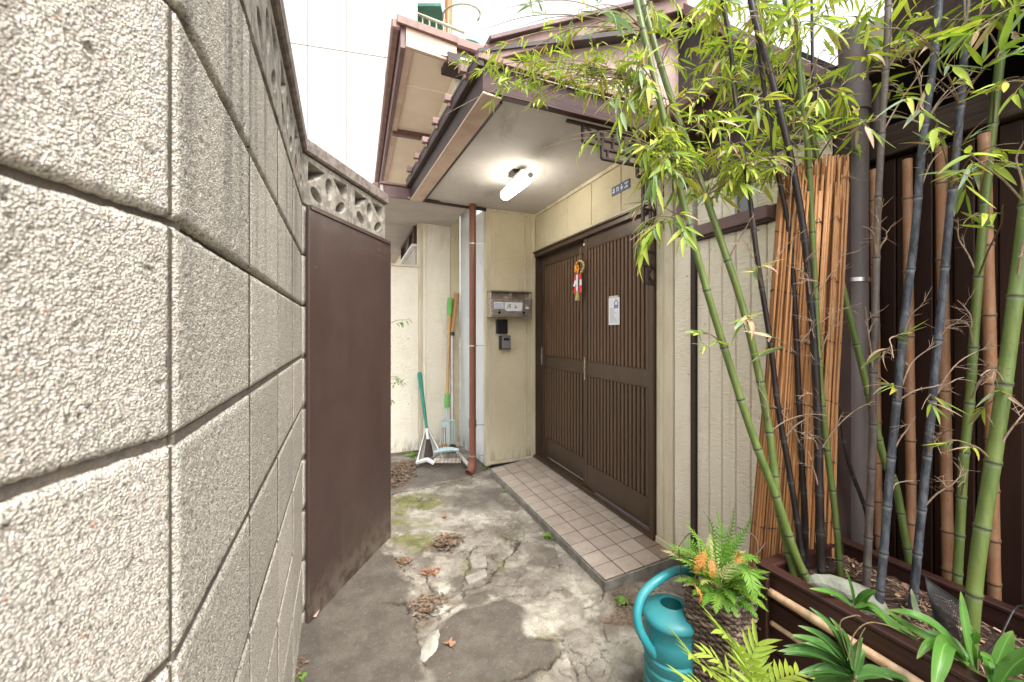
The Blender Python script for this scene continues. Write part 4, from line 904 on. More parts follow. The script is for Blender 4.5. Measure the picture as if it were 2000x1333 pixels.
MB().fbox(MW, s0 + 0.014, s1_ - 0.005, 0.0455, 0.056, z0 + 0.006, z1 - 0.006).build('front_cover', M['greyplastic'], o, bevel=0.008)
MB().fbox(MW, s0 + 0.030, s1_ - 0.022, 0.0562, 0.058, z1 - 0.045, z1 - 0.022).build('window', M['black'], o, bevel=0.002)

# ------------------------------------------------------------------ notice on the slats
s0, s1_ = DW.su(1186, 0.0), DW.su(1207, 0.0); z0, z1 = DW.zv(1196, 635), DW.zv(1196, 582)
nt_ = thing('paper_notice', 'laminated white paper notice with a small blue house drawing taped on the right door', 'notice', tuple(DW.P((s0 + s1_) / 2, 0.0, z0)))
MB().fbox(DW, s0, s1_, -0.013, -0.0115, z0, z1).build('sheet', M['paper'], nt_)
MB().fbox(DW, s0 + 0.005, s1_ - 0.01, -0.0112, -0.0105, z1 + 0.0, z1 + 0.014).build('tape', M['soffit'], nt_)
w_ = s1_ - s0; h_ = z1 - z0; b = MB()
for k in range(13):
    zz = z0 + h_ * (0.10 + 0.042 * k); b.fbox(DW, s0 + w_ * 0.12, s0 + w_ * random.uniform(0.45, 0.9), -0.0114, -0.0111, zz, zz + h_ * 0.013)
b.build('printed_lines', M['print_grey'], nt_)
b = MB(); q = lambda x, y: DW.P(s0 + w_ * x, -0.0108, z0 + h_ * y)
for A_, B_ in (((0.5, 0.80), (0.70, 0.92)), ((0.70, 0.92), (0.90, 0.80)), ((0.55, 0.66), (0.55, 0.80)), ((0.86, 0.66), (0.86, 0.80)), ((0.5, 0.64), (0.9, 0.64)), ((0.58, 0.71), (0.84, 0.71)), ((0.6, 0.68), (0.82, 0.69))):
    b.beam(q(*A_), q(*B_), 0.006, 0.001, up=(DW.n.x, DW.n.y, 0))
b.build('house_drawing', M['print_blue'], nt_)

# ------------------------------------------------------------------ new year ornament
os_, on = DW.su(1131, 0.012), 0.014
def OP(x, y, n=0.0): return DW.P(os_ + x * 1.25, on + n, 1.255 + y)     # x right, y up
oz = DW.zv(1131, 545) - 1.255
orn = thing('door_ornament', 'straw rope ornament with orange flowers and red and white paper hung on the door', 'ornament', tuple(OP(0, oz + 0.12)))
ring = [OP(0.048 * math.cos(a) + 0.01, oz + 0.085 + 0.046 * math.sin(a), 0.002 * math.sin(9 * a)) for a in [math.radians(-70 + i * 12) for i in range(27)]]
MB().tube(ring, [0.009 + 0.0018 * math.sin(i * 2.4) for i in range(27)], 8).build('straw_ring', M['straw_rope'], orn, smooth=True)
for i in range(34):
    a = random.uniform(0, 6.28); r_ = random.uniform(0, 0.026); x = r_ * math.cos(a) - 0.008; y = oz + 0.085 + 1.6 * r_ * math.sin(a) * 1.2
    c0 = OP(x, y, 0.008); s_ = random.uniform(0.007, 0.012); b = MB()
    e1_ = Vector((DW.a.x, DW.a.y, 0)); e2_ = Vector((0, 0, 1)); nn = Vector((DW.n.x, DW.n.y, 0))
    ph = random.uniform(0, 6.28)
    vs_ = [c0] + [c0 + (e1_ * math.cos(ph + k * 1.2566) + e2_ * math.sin(ph + k * 1.2566)) * s_ * (1 if k % 1 == 0 else .6) + nn * random.uniform(0.004, 0.012) for k in range(5)]
    b.add(vs_, [(0, k + 1, (k + 1) % 5 + 1) for k in range(5)]).build('petal_cluster', M['orange_petal'], orn)
def strip(x, y, w, h, lean, mat):
    n1 = 0.006
    MB().add([OP(x - w / 2, y, n1), OP(x + w / 2, y + lean * 0.3, n1), OP(x + w / 2 + lean, y - h, n1 + 0.006), OP(x - w / 2 + lean, y - h - lean * 0.2, n1 + 0.006),
              OP(x - w / 2, y, n1 + 0.001), OP(x + w / 2, y + lean * 0.3, n1 + 0.001), OP(x + w / 2 + lean, y - h, n1 + 0.007), OP(x - w / 2 + lean, y - h - lean * 0.2, n1 + 0.007)],
             [(0, 1, 2, 3), (4, 5, 6, 7), (0, 1, 5, 4), (2, 3, 7, 6)]).build('paper_strip', mat, orn)
for sg in (-1, 1):
    strip(sg * 0.020, oz + 0.035, 0.026, 0.045, sg * 0.012, M['red_paper'])
    strip(sg * 0.030, oz - 0.008, 0.024, 0.050, sg * -0.004 + sg * 0.012, M['paper'])
    strip(sg * 0.026, oz - 0.055, 0.030, 0.055, sg * 0.012, M['red_paper'])
MB().fbox(DW, os_ - 0.011, os_ + 0.011, on + 0.014, on + 0.017, 1.255 + oz - 0.105, 1.255 + oz + 0.03).build('paper_charm', M['paper'], orn)
MB().tube([OP(0, oz - 0.10, 0.008), OP(0, oz - 0.17, 0.010)], [0.014, 0.022], 10).build('straw_tassel', M['straw_rope'], orn, smooth=True)
MB().tube([OP(0.004, oz + 0.13, 0.0), OP(0.004, oz + 0.235, -0.012)], 0.0015, 6).build('cord', M['straw_rope'], orn)

# ------------------------------------------------------------------ far things
fw = thing('white_building', 'tall plain white building filling the gap behind the block wall', 'building', (-5.0, 8.2, 0))
FW = Frame((-9.0, 7.0), (7.1, 1.75)); FW.n = Vector((FW.a.y, -FW.a.x)); fl_ = math.hypot(7.1, 1.75) + 0.0
# right edge of the building seen at u=815
tR = FW.su(816)
cols = [tR]
for u in (752, 676, 600): cols.append(FW.su(u))
w_ = cols[1] - cols[2]
while cols[-1] > -2: cols.append(cols[-1] - w_)
zseam = FW.zv(676, 101)
zs = [0, 1.9, 4.0, zseam, zseam + 3.2, zseam + 6.4]
for i in range(len(cols) - 1):
    for j in range(len(zs) - 1):
        MB().fbox(FW, cols[i + 1] + 0.006, cols[i] - 0.006, -0.04, 0.0, zs[j] + 0.008, zs[j + 1] - 0.008).build('wall_panel', M['far_white'], fw)
MB().fbox(FW, cols[-1], tR - 0.003, -3.0, -0.03, 0, zs[-1]).build('wall_core', M['joint'], fw)
# spiral stair
ST = Vector((-1.62, 10.5, 0))
st_ = thing('spiral_stair', 'green spiral staircase with rusty orange post and cream railing above the roofs', 'staircase', tuple(ST))
MB().tube([ST, ST + Vector((0, 0, 11))], 0.095, 14).build('post', M['stair_orange'], st_, smooth=True)
def sa(u, v, Y): return PX(u, v, Y)
cxr = sa(902, 30, 10.2); rr_ = 0.46
arc = [Vector((cxr.x + rr_ * math.cos(a), cxr.y + rr_ * math.sin(a), cxr.z + 0.10 * math.sin(a * 0.9 + 0.4) )) for a in [math.radians(-200 + 12 * k) for k in range(21)]]
MB().tube(arc, 0.026, 8).build('handrail', M['stair_rail'], st_, smooth=True)
for k in range(0, 21, 2):
    MB().tube([arc[k], arc[k] - Vector((0, 0, 0.85))], 0.013, 6).build('baluster', M['stair_rail'], st_)
MB().tube([p - Vector((0, 0, 0.85)) for p in arc], 0.03, 8).build('stringer', M['stair_green'], st_, smooth=True)
for k in range(5):
    a = math.radians(150 + 22 * k); z_ = cxr.z - 0.9 + 0.0 - k * 0.17
    MB().prism([ST.xy + Vector((0.1 * math.cos(a), 0.1 * math.sin(a))), ST.xy + Vector((0.85 * math.cos(a - .18), 0.85 * math.sin(a - .18))), ST.xy + Vector((0.85 * math.cos(a + .18), 0.85 * math.sin(a + .18)))], z_, z_ + 0.03).build('tread', M['stair_green'], st_)
la, lb = sa(812, 36, 10.6), sa(866, 34, 10.6)
MB().box(la.x - 0.5, lb.x, 10.2, 11.2, la.z, la.z + 0.07).build('landing', M['stair_green'], st_)
for k in range(6):
    x_ = la.x + (lb.x - la.x) * k / 5; MB().tube([(x_, 10.22, la.z + 0.13), (x_, 10.22, la.z + 1.0)], 0.012, 6).build('baluster', M['stair_rail'], st_)
A_ = PX(812, 26, 9.4); B_ = PX(908, 64, 9.1)
MB().tube([A_, B_], 0.034, 8).build('lower_rail', M['stair_rail'], st_, smooth=True)
for k in range(8):
    q = A_.lerp(B_, k / 7); MB().tube([q, q - Vector((0, 0, 0.6))], 0.018, 6).build('baluster', M['stair_rail'], st_)

# ------------------------------------------------------------------ fence / shed on the right
FN = Frame((1.40, 1.65), (0.433, -1)); FN.n = Vector((FN.a.y, -FN.a.x))
if FN.n.x > 0: FN.n = -FN.n
fence = thing('shed_fence', 'dark brown board fence of a shed with two long horizontal rails behind the bamboo', 'fence', (1.6, 1.2, 0))
pitch = 0.052
k = 0; s_ = -0.35
while s_ < 2.3:
    MB().fbox(FN, s_ + 0.0015, s_ + pitch - 0.0015, -0.02 , (0.0 if k % 2 else 0.006), 0.0, 1.90).build('board', M['fence'], fence, bevel=0.002)
    s_ += pitch; k += 1
rail_m = M['fence_rail']
MB().fbox(FN, -0.05, 2.4, -0.035, 0.035, 1.91, 2.02).build('rail', rail_m, fence, bevel=0.004)
MB().fbox(FN, -0.28, 2.4, -0.05, 0.05, 2.235, 2.30).build('rail', rail_m, fence, bevel=0.004)
MB().fbox(FN, -0.35, 2.4, -0.45, -0.40, 0.0, 2.6).build('shed_back', M['void'], fence)  # near-black sheet painted for the dark void between the rails
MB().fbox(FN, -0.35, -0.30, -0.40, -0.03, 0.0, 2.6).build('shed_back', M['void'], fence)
MB().fbox(FN, -0.02, 0.035, -0.03, 0.02, 2.021, 2.234).build('post', rail_m, fence, bevel=0.003)
MB().fbox(FN, 0.86, 0.91, -0.04, 0.02, 2.021, 2.234).build('post', rail_m, fence, bevel=0.003)
# sloping shed roof edge above
RA = FN.P(-0.15, 0.10, 2.42); RB = FN.P(1.75, 0.10, 2.42)
MB().fbox(FN, 0.10, 2.4, -0.04, -0.01, 2.301, 2.60).build('upper_board', M['fence_rail'], fence, bevel=0.003)
MB().fbox(FN, 0.02, 0.10, -0.02, 0.012, 2.301, 2.46).build('pale_block', M['cream'], fence, bevel=0.003)
MB().prism([FN.P(0.0, 0.16, 0)[:2], FN.P(2.4, 0.16, 0)[:2], FN.P(2.4, -0.6, 0)[:2], FN.P(0.0, -0.6, 0)[:2]], [2.60, 2.60, 2.68, 2.68], [2.64, 2.64, 2.72, 2.72]).build('roof', M['rooftop'], fence, bevel=0.004)
# brown-beige post on right
# grey drain pipe
gpx, gpy = 1.335, 1.60
gpip = thing('drain_pipe', 'thick mauve grey plastic drain pipe at the left end of the dark fence', 'pipe', (gpx, gpy, 0))
MB().tube([(gpx, gpy, 0), (gpx, gpy, 2.15), (gpx - 0.005, gpy, 2.42)], 0.046, 22).build('pipe', M['pipe_grey'], gpip, smooth=True)
MB().tube([(gpx, gpy, 1.44), (gpx, gpy, 1.455)], 0.0495, 22).tube([(gpx + 0.045, gpy - 0.01, 1.447), (gpx + 0.085, gpy - 0.01, 1.447)], 0.006, 8).build('clamp', M['chrome'], gpip, smooth=True)
MB().tube([(gpx, gpy, 2.10), (gpx, gpy, 2.20)], 0.052, 22).build('socket', M['pipe_grey'], gpip, smooth=True)
# pale downpipe beside it
MB().tube([(gpx + 0.115, gpy + 0.03, 1.95), (gpx + 0.115, gpy + 0.03, 2.23)], 0.02, 12).build('side_pipe', M['pipe_grey'], gpip, smooth=True)

# ------------------------------------------------------------------ planter
PF = Frame((0.802, 1.336), (0.433, -1)); PF.n = Vector((PF.a.y, -PF.a.x))
if PF.n.x > 0: PF.n = -PF.n
pln = thing('planter_box', 'long dark red-brown wooden planter box holding the bamboo', 'planter', (1.0, 1.1, 0))
PLn = 1.30; zp = 0.50; PWd = 0.43
for z0, z1, nn in ((0.02, 0.235, 0.0), (0.240, 0.395, 0.0), (0.400, zp - 0.016, 0.002)):
    MB().fbox(PF, 0.03, PLn, -0.022, nn, z0, z1).build('plank', M['planter'], pln, bevel=0.003)
    MB().fbox(PF, 0.0, 0.0285, -PWd + 0.03, 0.003, z0, z1).build('plank', M['planter'], pln, bevel=0.003)
    MB().fbox(PF, 0.03, PLn, -PWd, -PWd + 0.022, z0, z1).build('plank', M['planter'], pln, bevel=0.003)
MB().fbox(PF, -0.006, PLn, -0.030, 0.008, zp - 0.0155, zp).build('top_rail', M['planter'], pln, bevel=0.004)
MB().fbox(PF, -0.006, PLn, -PWd - 0.006, -PWd + 0.030, zp - 0.0155, zp).build('top_rail', M['planter'], pln, bevel=0.004)
MB().fbox(PF, -0.006, 0.034, -PWd + 0.0305, -0.0305, zp - 0.0155, zp - 0.001).build('top_rail', M['planter'], pln, bevel=0.004)
MB().fbox(PF, 0.0, 0.045, 0.0035, 0.022, 0.02, zp - 0.017).build('corner_post', M['planter'], pln, bevel=0.003)
b = MB()
for z_ in (0.06, 0.14, 0.30, 0.43):
    q = PF.P(0.022, 0.022, z_); b.tube([q, q + Vector((PF.n.x, PF.n.y, 0)) * 0.003], 0.004, 8)
b.build('screws', M['chrome'], pln)
# soil
nt2, nn2 = 150, 50
b = MB(); T_, N2 = np.meshgrid(np.linspace(0.03, PLn, nt2), np.linspace(-PWd + 0.023, -0.023, nn2), indexing='ij')
hz = 0.445 + (fbm(T_ * 1.0, N2, 9, 4) - 0.5) * 0.05 + (fbm(T_, N2, 60, 3) - 0.5) * 0.018
for i in range(nt2):
    for j in range(nn2): b.v.append(tuple(PF.P(T_[i, j], N2[i, j], hz[i, j])))
b.f = [(i * nn2 + j, (i + 1) * nn2 + j, (i + 1) * nn2 + j + 1, i * nn2 + j + 1) for i in range(nt2 - 1) for j in range(nn2 - 1)]
so = b.build('soil', M['soil'], None, smooth='all'); tag(so, 'dark soil filling the planter box', 'soil', kind='stuff')
def soil_z(x, y):
    d = Vector((x, y)) - PF.O; t_ = d.dot(PF.a); n_ = d.dot(PF.n)
    i = int(np.clip((t_ - 0.03) / (PLn - 0.03) * (nt2 - 1), 0, nt2 - 1)); j = int(np.clip((n_ + PWd - 0.023) / (PWd - 0.046) * (nn2 - 1), 0, nn2 - 1))
    return float(hz[i, j])

def leaf_mesh(name, L_, W_, mat, droop=0.15, n=7, fold=0.12, twist=0.0, wid=None):
    vs_, fs_, al = [], [], []
    x = 0; z = 0; a = 0.0
    for i in range(n + 1):
        t_ = i / n
        w = W_ * ((math.sin(math.pi * min(1, t_ * 1.0) ** 0.62) ** 0.85) if wid is None else wid(t_)) + 0.0004
        if i == n: w = 0.0003
        tw = twist * t_
        vs_ += [(x, -w * math.cos(tw), z + fold * w - w * math.sin(tw)), (x, 0, z - fold * w * 0.5), (x, w * math.cos(tw), z + fold * w + w * math.sin(tw))]
        al += [t_] * 3
        a = -droop * 2.2 * t_ ; x += L_ / n * math.cos(a); z += L_ / n * math.sin(a)
    for i in range(n):
        b_ = 3 * i; fs_ += [(b_, b_ + 3, b_ + 4, b_ + 1), (b_ + 1, b_ + 4, b_ + 5, b_ + 2)]
    m = bpy.data.meshes.new(name); m.from_pydata(vs_, [], fs_); m.materials.append(mat)
    at = m.attributes.new('along', 'FLOAT', 'POINT'); at.data.foreach_set('value', al)
    m.polygons.foreach_set('use_smooth', [True] * len(m.polygons))
    return m
def orient(d, up=None):
    d = Vector(d).normalized(); up = Vector(up or (0, 0, 1)); y = up.cross(d)
    if y.length < 1e-4: y = Vector((1, 0, 0)).cross(d)
    y.normalize(); z = d.cross(y); return Matrix((d, y, z)).transposed()
def put(mesh, name, parent, pos, d, scale=1.0, up=None, roll=0.0):
    o = bpy.data.objects.new(name, mesh); scene.collection.objects.link(o); o.parent = parent
    R3 = orient(d, up) @ Matrix.Rotation(roll, 3, 'X')
    o.matrix_local = Matrix.Translation(Vector(pos) - wloc(parent)) @ R3.to_4x4() @ Matrix.Scale(scale, 4)
    return o
LV = {}
for key, mat in (('bright', 'leaf_bright'), ('green', 'leaf_green'), ('blue', 'leaf_blue'), ('yellow', 'leaf_yellow'), ('dry', 'leaf_dry')):
    LV[key] = [leaf_mesh('leaf', 0.10, 0.0072 * q, M[mat], dr, 7, 0.25, tw) for q, dr, tw in ((1.0, 0.12, 0.2), (1.15, 0.3, -0.3), (0.85, 0.2, 0.5), (1.0, -0.05, 0.1))]
for q, dr, tw in ((0.9, 0.6, 1.4), (0.7, 0.5, -1.6)): LV['dry'].append(leaf_mesh('leaf', 0.09, 0.008 * q, M['leaf_dry'], dr, 7, 0.5, tw))

GRP = 'living bamboo culms growing in the planter'
def smooth_path(pts, m=6):
    out = []; P = [pts[0]] + pts + [pts[-1]]
    for i in range(1, len(P) - 2):
        p0, p1, p2, p3 = P[i - 1], P[i], P[i + 1], P[i + 2]
        for k in range(m):
            t_ = k / m
            out.append(0.5 * ((2 * p1) + (p2 - p0) * t_ + (2 * p0 - 5 * p1 + 4 * p2 - p3) * t_ ** 2 + (3 * p1 - p0 - 3 * p2 + p3) * t_ ** 3))
    out.append(pts[-1]); return out
culms = {}
def culm(key, px, Y0, Y1, r0, r1, mat, label, node=0.19, group=GRP, name='bamboo', floor_z=None, tilt_nodes=None, straight=False):
    n = len(px); v0, v1 = px[0][1], px[-1][1]
    pts = [PX(u, v, Y0 + (Y1 - Y0) * (v0 - v) / (v0 - v1)) for u, v in px]
    pth = smooth_path(pts, 5) if not straight else pts
    # resample by arc length with nodes
    L_ = [0]
    for i in range(1, len(pth)): L_.append(L_[-1] + (pth[i] - pth[i - 1]).length)
    tot = L_[-1]
    def at(s):
        s = max(0, min(tot, s)); i = 0
        while i < len(L_) - 2 and L_[i + 1] < s: i += 1
        f_ = (s - L_[i]) / max(1e-6, L_[i + 1] - L_[i]); return pth[i].lerp(pth[i + 1], f_)
    ss, rr, col, nodes = [], [], [], []
    s = 0.0; cur = random.uniform(0.02, 0.07); nd = node * 0.55
    ss.append(-0.03 if not straight else 0); 
    marks = []
    while cur < tot: marks.append(cur); cur += nd * random.uniform(0.92, 1.08); nd = min(node * 1.15, nd * 1.10 + 0.004)
    R_ = lambda s_: r0 + (r1 - r0) * s_ / tot
    S = [(0.0, R_(0), 0, 0)]
    for i, m_ in enumerate(marks):
        r_ = R_(m_)
        S += [(m_ - 0.012, r_, 0.05, 0), (m_ - 0.007, r_, 0.45, 0), (m_ - 0.003, r_ * 1.02, 0.75, 0), (m_ - 0.001, r_ * 1.16, 0.35, 0.55), (m_ + 0.0015, r_ * 1.06, 0, 0.9), (m_ + 0.004, r_ * 1.15, 0.25, 0.1), (m_ + 0.010, r_ * 0.99, 0, 0)]
        nx_ = marks[i + 1] if i + 1 < len(marks) else tot
        for q in (0.33, 0.66): S.append((m_ + (nx_ - m_) * q, R_(m_ + (nx_ - m_) * q) * 0.985, 0, 0))
    S = sorted([x for x in S if 0 <= x[0] <= tot]); S.append((tot, r1, 0, 0))
    base = at(0); zf = floor_z if floor_z is not None else 0.44
    root = thing(name, label, 'bamboo', (base.x, base.y, min(base.z, zf)), group)
    P3 = [at(x[0]) for x in S]; 
    d0 = (P3[1] - P3[0]).normalized() if len(P3) > 1 else Vector((0, 0, 1))
    ext = P3[0] - d0 * 0.05; P3 = [ext] + P3; rad = [S[0][1]] + [x[1] for x in S]; cl = [(0, 0)] + [(x[2], x[3]) for x in S]
    if P3[0].z > 0.43 and floor_z is None: P3 = [Vector((ext.x, ext.y, 0.40))] + P3; rad = [rad[0]] + rad; cl = [(0, 0)] + cl
    seg = 14
    o = MB().tube(P3, rad, seg).build('culm', mat, root, smooth='all')
    a_ = o.data.color_attributes.new('node', 'FLOAT_COLOR', 'POINT')
    a_.data.foreach_set('color', np.array([[c_[0], c_[1], 0, 1] for c_ in cl for _ in range(seg)], dtype=np.float32).ravel())
    culms[key] = dict(root=root, at=at, tot=tot, marks=marks, R=R_, leaves=0)
    return root
cg, cb, cu_, cgr, ct = M['culm_green'], M['culm_black'], M['culm_blue'], M['culm_grey'], M['culm_tan']
culm('A', [(1578, 1136), (1552, 1080), (1520, 982), (1470, 850), (1424, 710), (1377, 555), (1332, 386), (1290, 203), (1242, 0), (1222, -110)], 1.309, 1.50, 0.0126, 0.0108, cg, 'green bamboo leaning left in front of the pale wall, leftmost of all the stems', 0.21)
culm('B', [(1551, 1122), (1532, 1040), (1519, 982), (1505, 859), (1482, 731), (1449, 594), (1408, 471), (1349, 300), (1297, 150), (1255, 0), (1235, -110)], 1.335, 1.62, 0.0130, 0.0112, cg, 'green bamboo leaning left, second from the left, crossing the leftmost green stem at its foot', 0.22)
culm('C', [(1569, 1112), (1556, 1012), (1540, 912), (1519, 792), (1503, 658), (1480, 514), (1461, 360), (1439, 218), (1427, 94), (1412, 0), (1398, -110)], 1.36, 1.52, 0.0095, 0.0075, cb, 'thin black bamboo leaning left across the left edge of the reed bundles', 0.20)
culm('D', [(1574, 1116), (1572, 1000), (1566, 900), (1556, 673), (1548, 520), (1538, 430), (1515, 319), (1495, 187), (1478, 60), (1470, -100)], 1.39, 1.46, 0.0095, 0.0065, cb, 'thin black bamboo standing nearly upright in front of the reed bundles', 0.20)
culm('E', [(1605, 1132), (1602, 1040), (1600, 944), (1598, 838), (1593, 718), (1583, 586), (1569, 446), (1544, 307), (1510, 165), (1472, 30), (1452, -90)], 1.32, 1.44, 0.0125, 0.0095, cb, 'thick black bamboo curving up to the left over the middle of the reed bundles', 0.19)
culm('Fg', [(1642, 1124), (1630, 992), (1618, 900), (1604, 764), (1596, 640), (1588, 480), (1578, 300), (1560, 120), (1552, -90)], 1.345, 1.45, 0.0095, 0.008, cg, 'thin green bamboo standing at the right edge of the reed bundles', 0.19)
culm('Gg', [(1778, 1110), (1762, 1016), (1748, 944), (1726, 896), (1693, 755), (1655, 599), (1631, 504), (1600, 338), (1581, 232), (1559, 112), (1529, -20), (1515, -100)], 1.40, 1.52, 0.0115, 0.009, cg, 'green bamboo leaning left across the grey drain pipe', 0.20)
culm('H', [(1702, 1052), (1688, 987), (1655, 896), (1635, 776), (1608, 644), (1598, 512), (1592, 380), (1588, 200), (1584, -100)], 1.50, 1.50, 0.0070, 0.0045, cb, 'thinnest dark bamboo slanting between the reed bundles and the drain pipe', 0.18)
culm('I', [(1692, 1150), (1698, 1006), (1705, 854), (1705, 760), (1709, 652), (1713, 450), (1722, 263), (1731, 113), (1738, -100)], 1.275, 1.30, 0.0105, 0.0085, cgr, 'thin dry grey bamboo standing upright just right of the drain pipe', 0.17)
culm('J', [(1716, 1190), (1728, 1052), (1738, 924), (1752, 780), (1767, 623), (1787, 454), (1803, 270), (1829, 75), (1838, -100)], 1.18, 1.26, 0.0104, 0.0096, cu_, 'dusty blue-black bamboo leaning right, the one rising from beside the pale stone', 0.205)
culm('K', [(1782, 1190), (1796, 1040), (1816, 838), (1827, 714), (1841, 574), (1855, 416), (1878, 187), (1893, -100)], 1.18, 1.24, 0.0104, 0.0094, cu_, 'dusty blue-black bamboo leaning right, the one nearer the plastic netting', 0.205)
culm('Lg', [(1868, 1162), (1876, 1012), (1882, 904), (1895, 772), (1905, 619), (1919, 446), (1938, 255), (1964, 22), (1975, -100)], 1.245, 1.27, 0.0115, 0.011, cg, 'slim green bamboo standing between two dried tan poles behind the netting', 0.20)
culm('Mg', [(1894, 1304), (1896, 1240), (1910, 1088), (1940, 900), (1969, 693), (1998, 466), (2022, 260), (2050, 0)], 0.975, 1.02, 0.0145, 0.014, cg, 'thickest green bamboo at the right, nearest to the viewer', 0.24)
TG = 'dried tan bamboo poles against the dark fence'
def pole(key, px, Y, r, label): culm(key, px, Y, Y, r, r * 0.97, ct, label, 0.23, TG, 'dried_bamboo_pole', None, straight=True)
pole('t1', [(1716, 1062), (1711, 700), (1706, 332)], 1.56, 0.0135, 'dried tan bamboo pole just right of the drain pipe, half hidden by a grey stem')
pole('t2', [(1781, 1112), (1776, 700), (1772, 312)], 1.46, 0.0145, 'dried tan bamboo pole between the two blue-black stems at mid height')
pole('t3', [(1852, 1130), (1844, 700), (1838, 288)], 1.38, 0.0155, 'dried tan bamboo pole bleached grey at its foot, third from the drain pipe')
pole('t4', [(1942, 1166), (1934, 700), (1922, 262)], 1.27, 0.0150, 'dried tan bamboo pole behind the thickest green stem, farthest right')

# ---- branches and leaves
def add_branch(key, tgt, leafn, kinds, s=None, lsize=1.0, dry=False, spread=0.05, hang=0.0, side=None):
    c_ = culms[key]
    # nearest node below the target
    best = min(c_['marks'], key=lambda m_: abs(c_['at'](m_).z - (tgt.z - (0.06 if s is None else s))))
    p0 = c_['at'](best); d = tgt - p0; Lb = d.length
    rad0 = min(c_['R'](best) * 0.30, 0.0028)
    mid = p0 + d * 0.5 + Vector((random.uniform(-.02, .02), random.uniform(-.02, .02), 0.10 * Lb + 0.01))
    pts = [p0, p0 + (mid - p0) * 0.5 + Vector((0, 0, 0.01)), mid, mid + (tgt - mid) * 0.5 + Vector((0, 0, 0.03 * Lb)), tgt]
    pth = smooth_path(pts, 3)
    b_ = MB().tube(pth, [max(0.0006, rad0 * (1 - 0.8 * i / len(pth))) for i in range(len(pth))], 5)
    nl = 0; leaves = []
    ntw = max(2, leafn // 4)
    for k in range(ntw):
        f_ = 0.35 + 0.65 * (k + random.random() * 0.5) / ntw
        i = min(len(pth) - 2, int(f_ * (len(pth) - 1))); q = pth[i]; dd = (pth[min(i + 2, len(pth) - 1)] - pth[max(0, i - 1)]).normalized()
        td = (dd * 0.7 + Vector((random.gauss(0, .6), random.gauss(0, .6), random.gauss(0.0 - hang, .45)))).normalized()
        tl = random.uniform(0.4, 1.3) * spread
        tp = [q, q + td * tl * 0.5, q + td * tl + Vector((0, 0, -0.15 * tl))]
        b_.tube(tp, [0.0010, 0.0008, 0.0005], 4)
        if not dry:
            for m in range(4):
                fr = 0.35 + 0.65 * m / 3; qq = tp[0].lerp(tp[2], fr)
                sgn = 1 if m % 2 else -1; sd_ = td.cross(Vector((0, 0, 1))); sd_ = sd_.normalized() if sd_.length > 1e-3 else Vector((1, 0, 0))
                ld_ = (td * 0.9 + sd_ * sgn * random.uniform(0.3, 0.9) + Vector((0, 0, random.uniform(-0.75, 0.25) - hang))).normalized()
                if m == 3: ld_ = (td + Vector((0, 0, random.uniform(-0.4, 0.1) - hang))).normalized()
                leaves.append((qq, ld_))
        else:
            for m in range(3):
                ld_ = (td + Vector((random.gauss(0, .5), random.gauss(0, .5), random.gauss(0, .5)))).normalized()
                qq = tp[0].lerp(tp[2], random.random()); b_.tube([qq, qq + ld_ * random.uniform(0.02, 0.05)], [0.0007, 0.0003], 3)
    root = c_['root']
    b_.build('branch', M['twig_dry'] if dry else random.choice([M['twig'], M['twig'], M['twig_dry']]), root)
    for (q, ld_) in leaves:
        if c_['leaves'] >= 298:
            # hand over to the living neighbour with the fewest leaves
            alt = min((x for x in culms.values() if x['leaves'] < 290), key=lambda x: (x['root'].location - q.xyz).length + x['leaves'] * 0.0005, default=None)
            if alt is None: break
            cc = alt
        else: cc = c_
        k = random.choices(list(kinds), list(kinds.values()))[0]
        put(random.choice(LV[k]), 'leaf', cc['root'], q, ld_, random.uniform(0.65, 1.2) * lsize, roll=random.uniform(-0.9, 0.9)); cc['leaves'] += 1
K1 = dict(bright=7, green=2, blue=1.2, yellow=2, dry=0.9); K2 = dict(bright=5, green=3, blue=3, yellow=1, dry=1.0); K3 = dict(bright=4, green=2.5, blue=3, yellow=1.2, dry=2.2)
# spray reaching left over the canopy corner
for (u, v, Y, n, sz) in [(890, 150, 1.42, 20, .5), (925, 140, 1.45, 24, .5), (975, 145, 1.45, 24, .55), (1030, 150, 1.45, 22, .5), (1080, 135, 1.45, 22, .55), (950, 170, 1.42, 18, .5), (1020, 170, 1.42, 16, .5), (1120, 145, 1.45, 18, .6), (900, 125, 1.45, 16, .5), (1000, 125, 1.48, 16, .5), (955, 110, 1.5, 12, .5), (868, 225, 1.45, 5, .5), (1160, 150, 1.45, 16, .65), (985, 235, 1.42, 5, .5), (1060, 175, 1.42, 10, .5)]:
    add_branch('A', PX(u, v, Y), n, dict(bright=8, green=1, yellow=2, dry=0.3), s=-0.04, lsize=sz, spread=0.045, hang=0.05)
for (u, v, Y, n, sz) in [(975, 20, 1.5, 10, .65), (1010, 55, 1.5, 10, .6), (1130, 20, 1.3, 6, 1.0), (1060, 85, 1.5, 8, .6), (1140, 55, 1.5, 8, .6), (940, 60, 1.5, 6, .6)]:
    add_branch('A', PX(u, v, Y), n, dict(blue=5, green=3, yellow=1), s=0.0, lsize=sz, spread=0.06)
for (u, v, Y, n, sz) in [(1085, 275, 1.40, 8, .5), (1120, 262, 1.40, 8, .6), (1060, 290, 1.38, 4, .45), (1160, 225, 1.35, 8, .8)]:
    add_branch('A', PX(u, v, Y), n, K1, s=-0.05, lsize=sz, spread=0.05, hang=0.25)
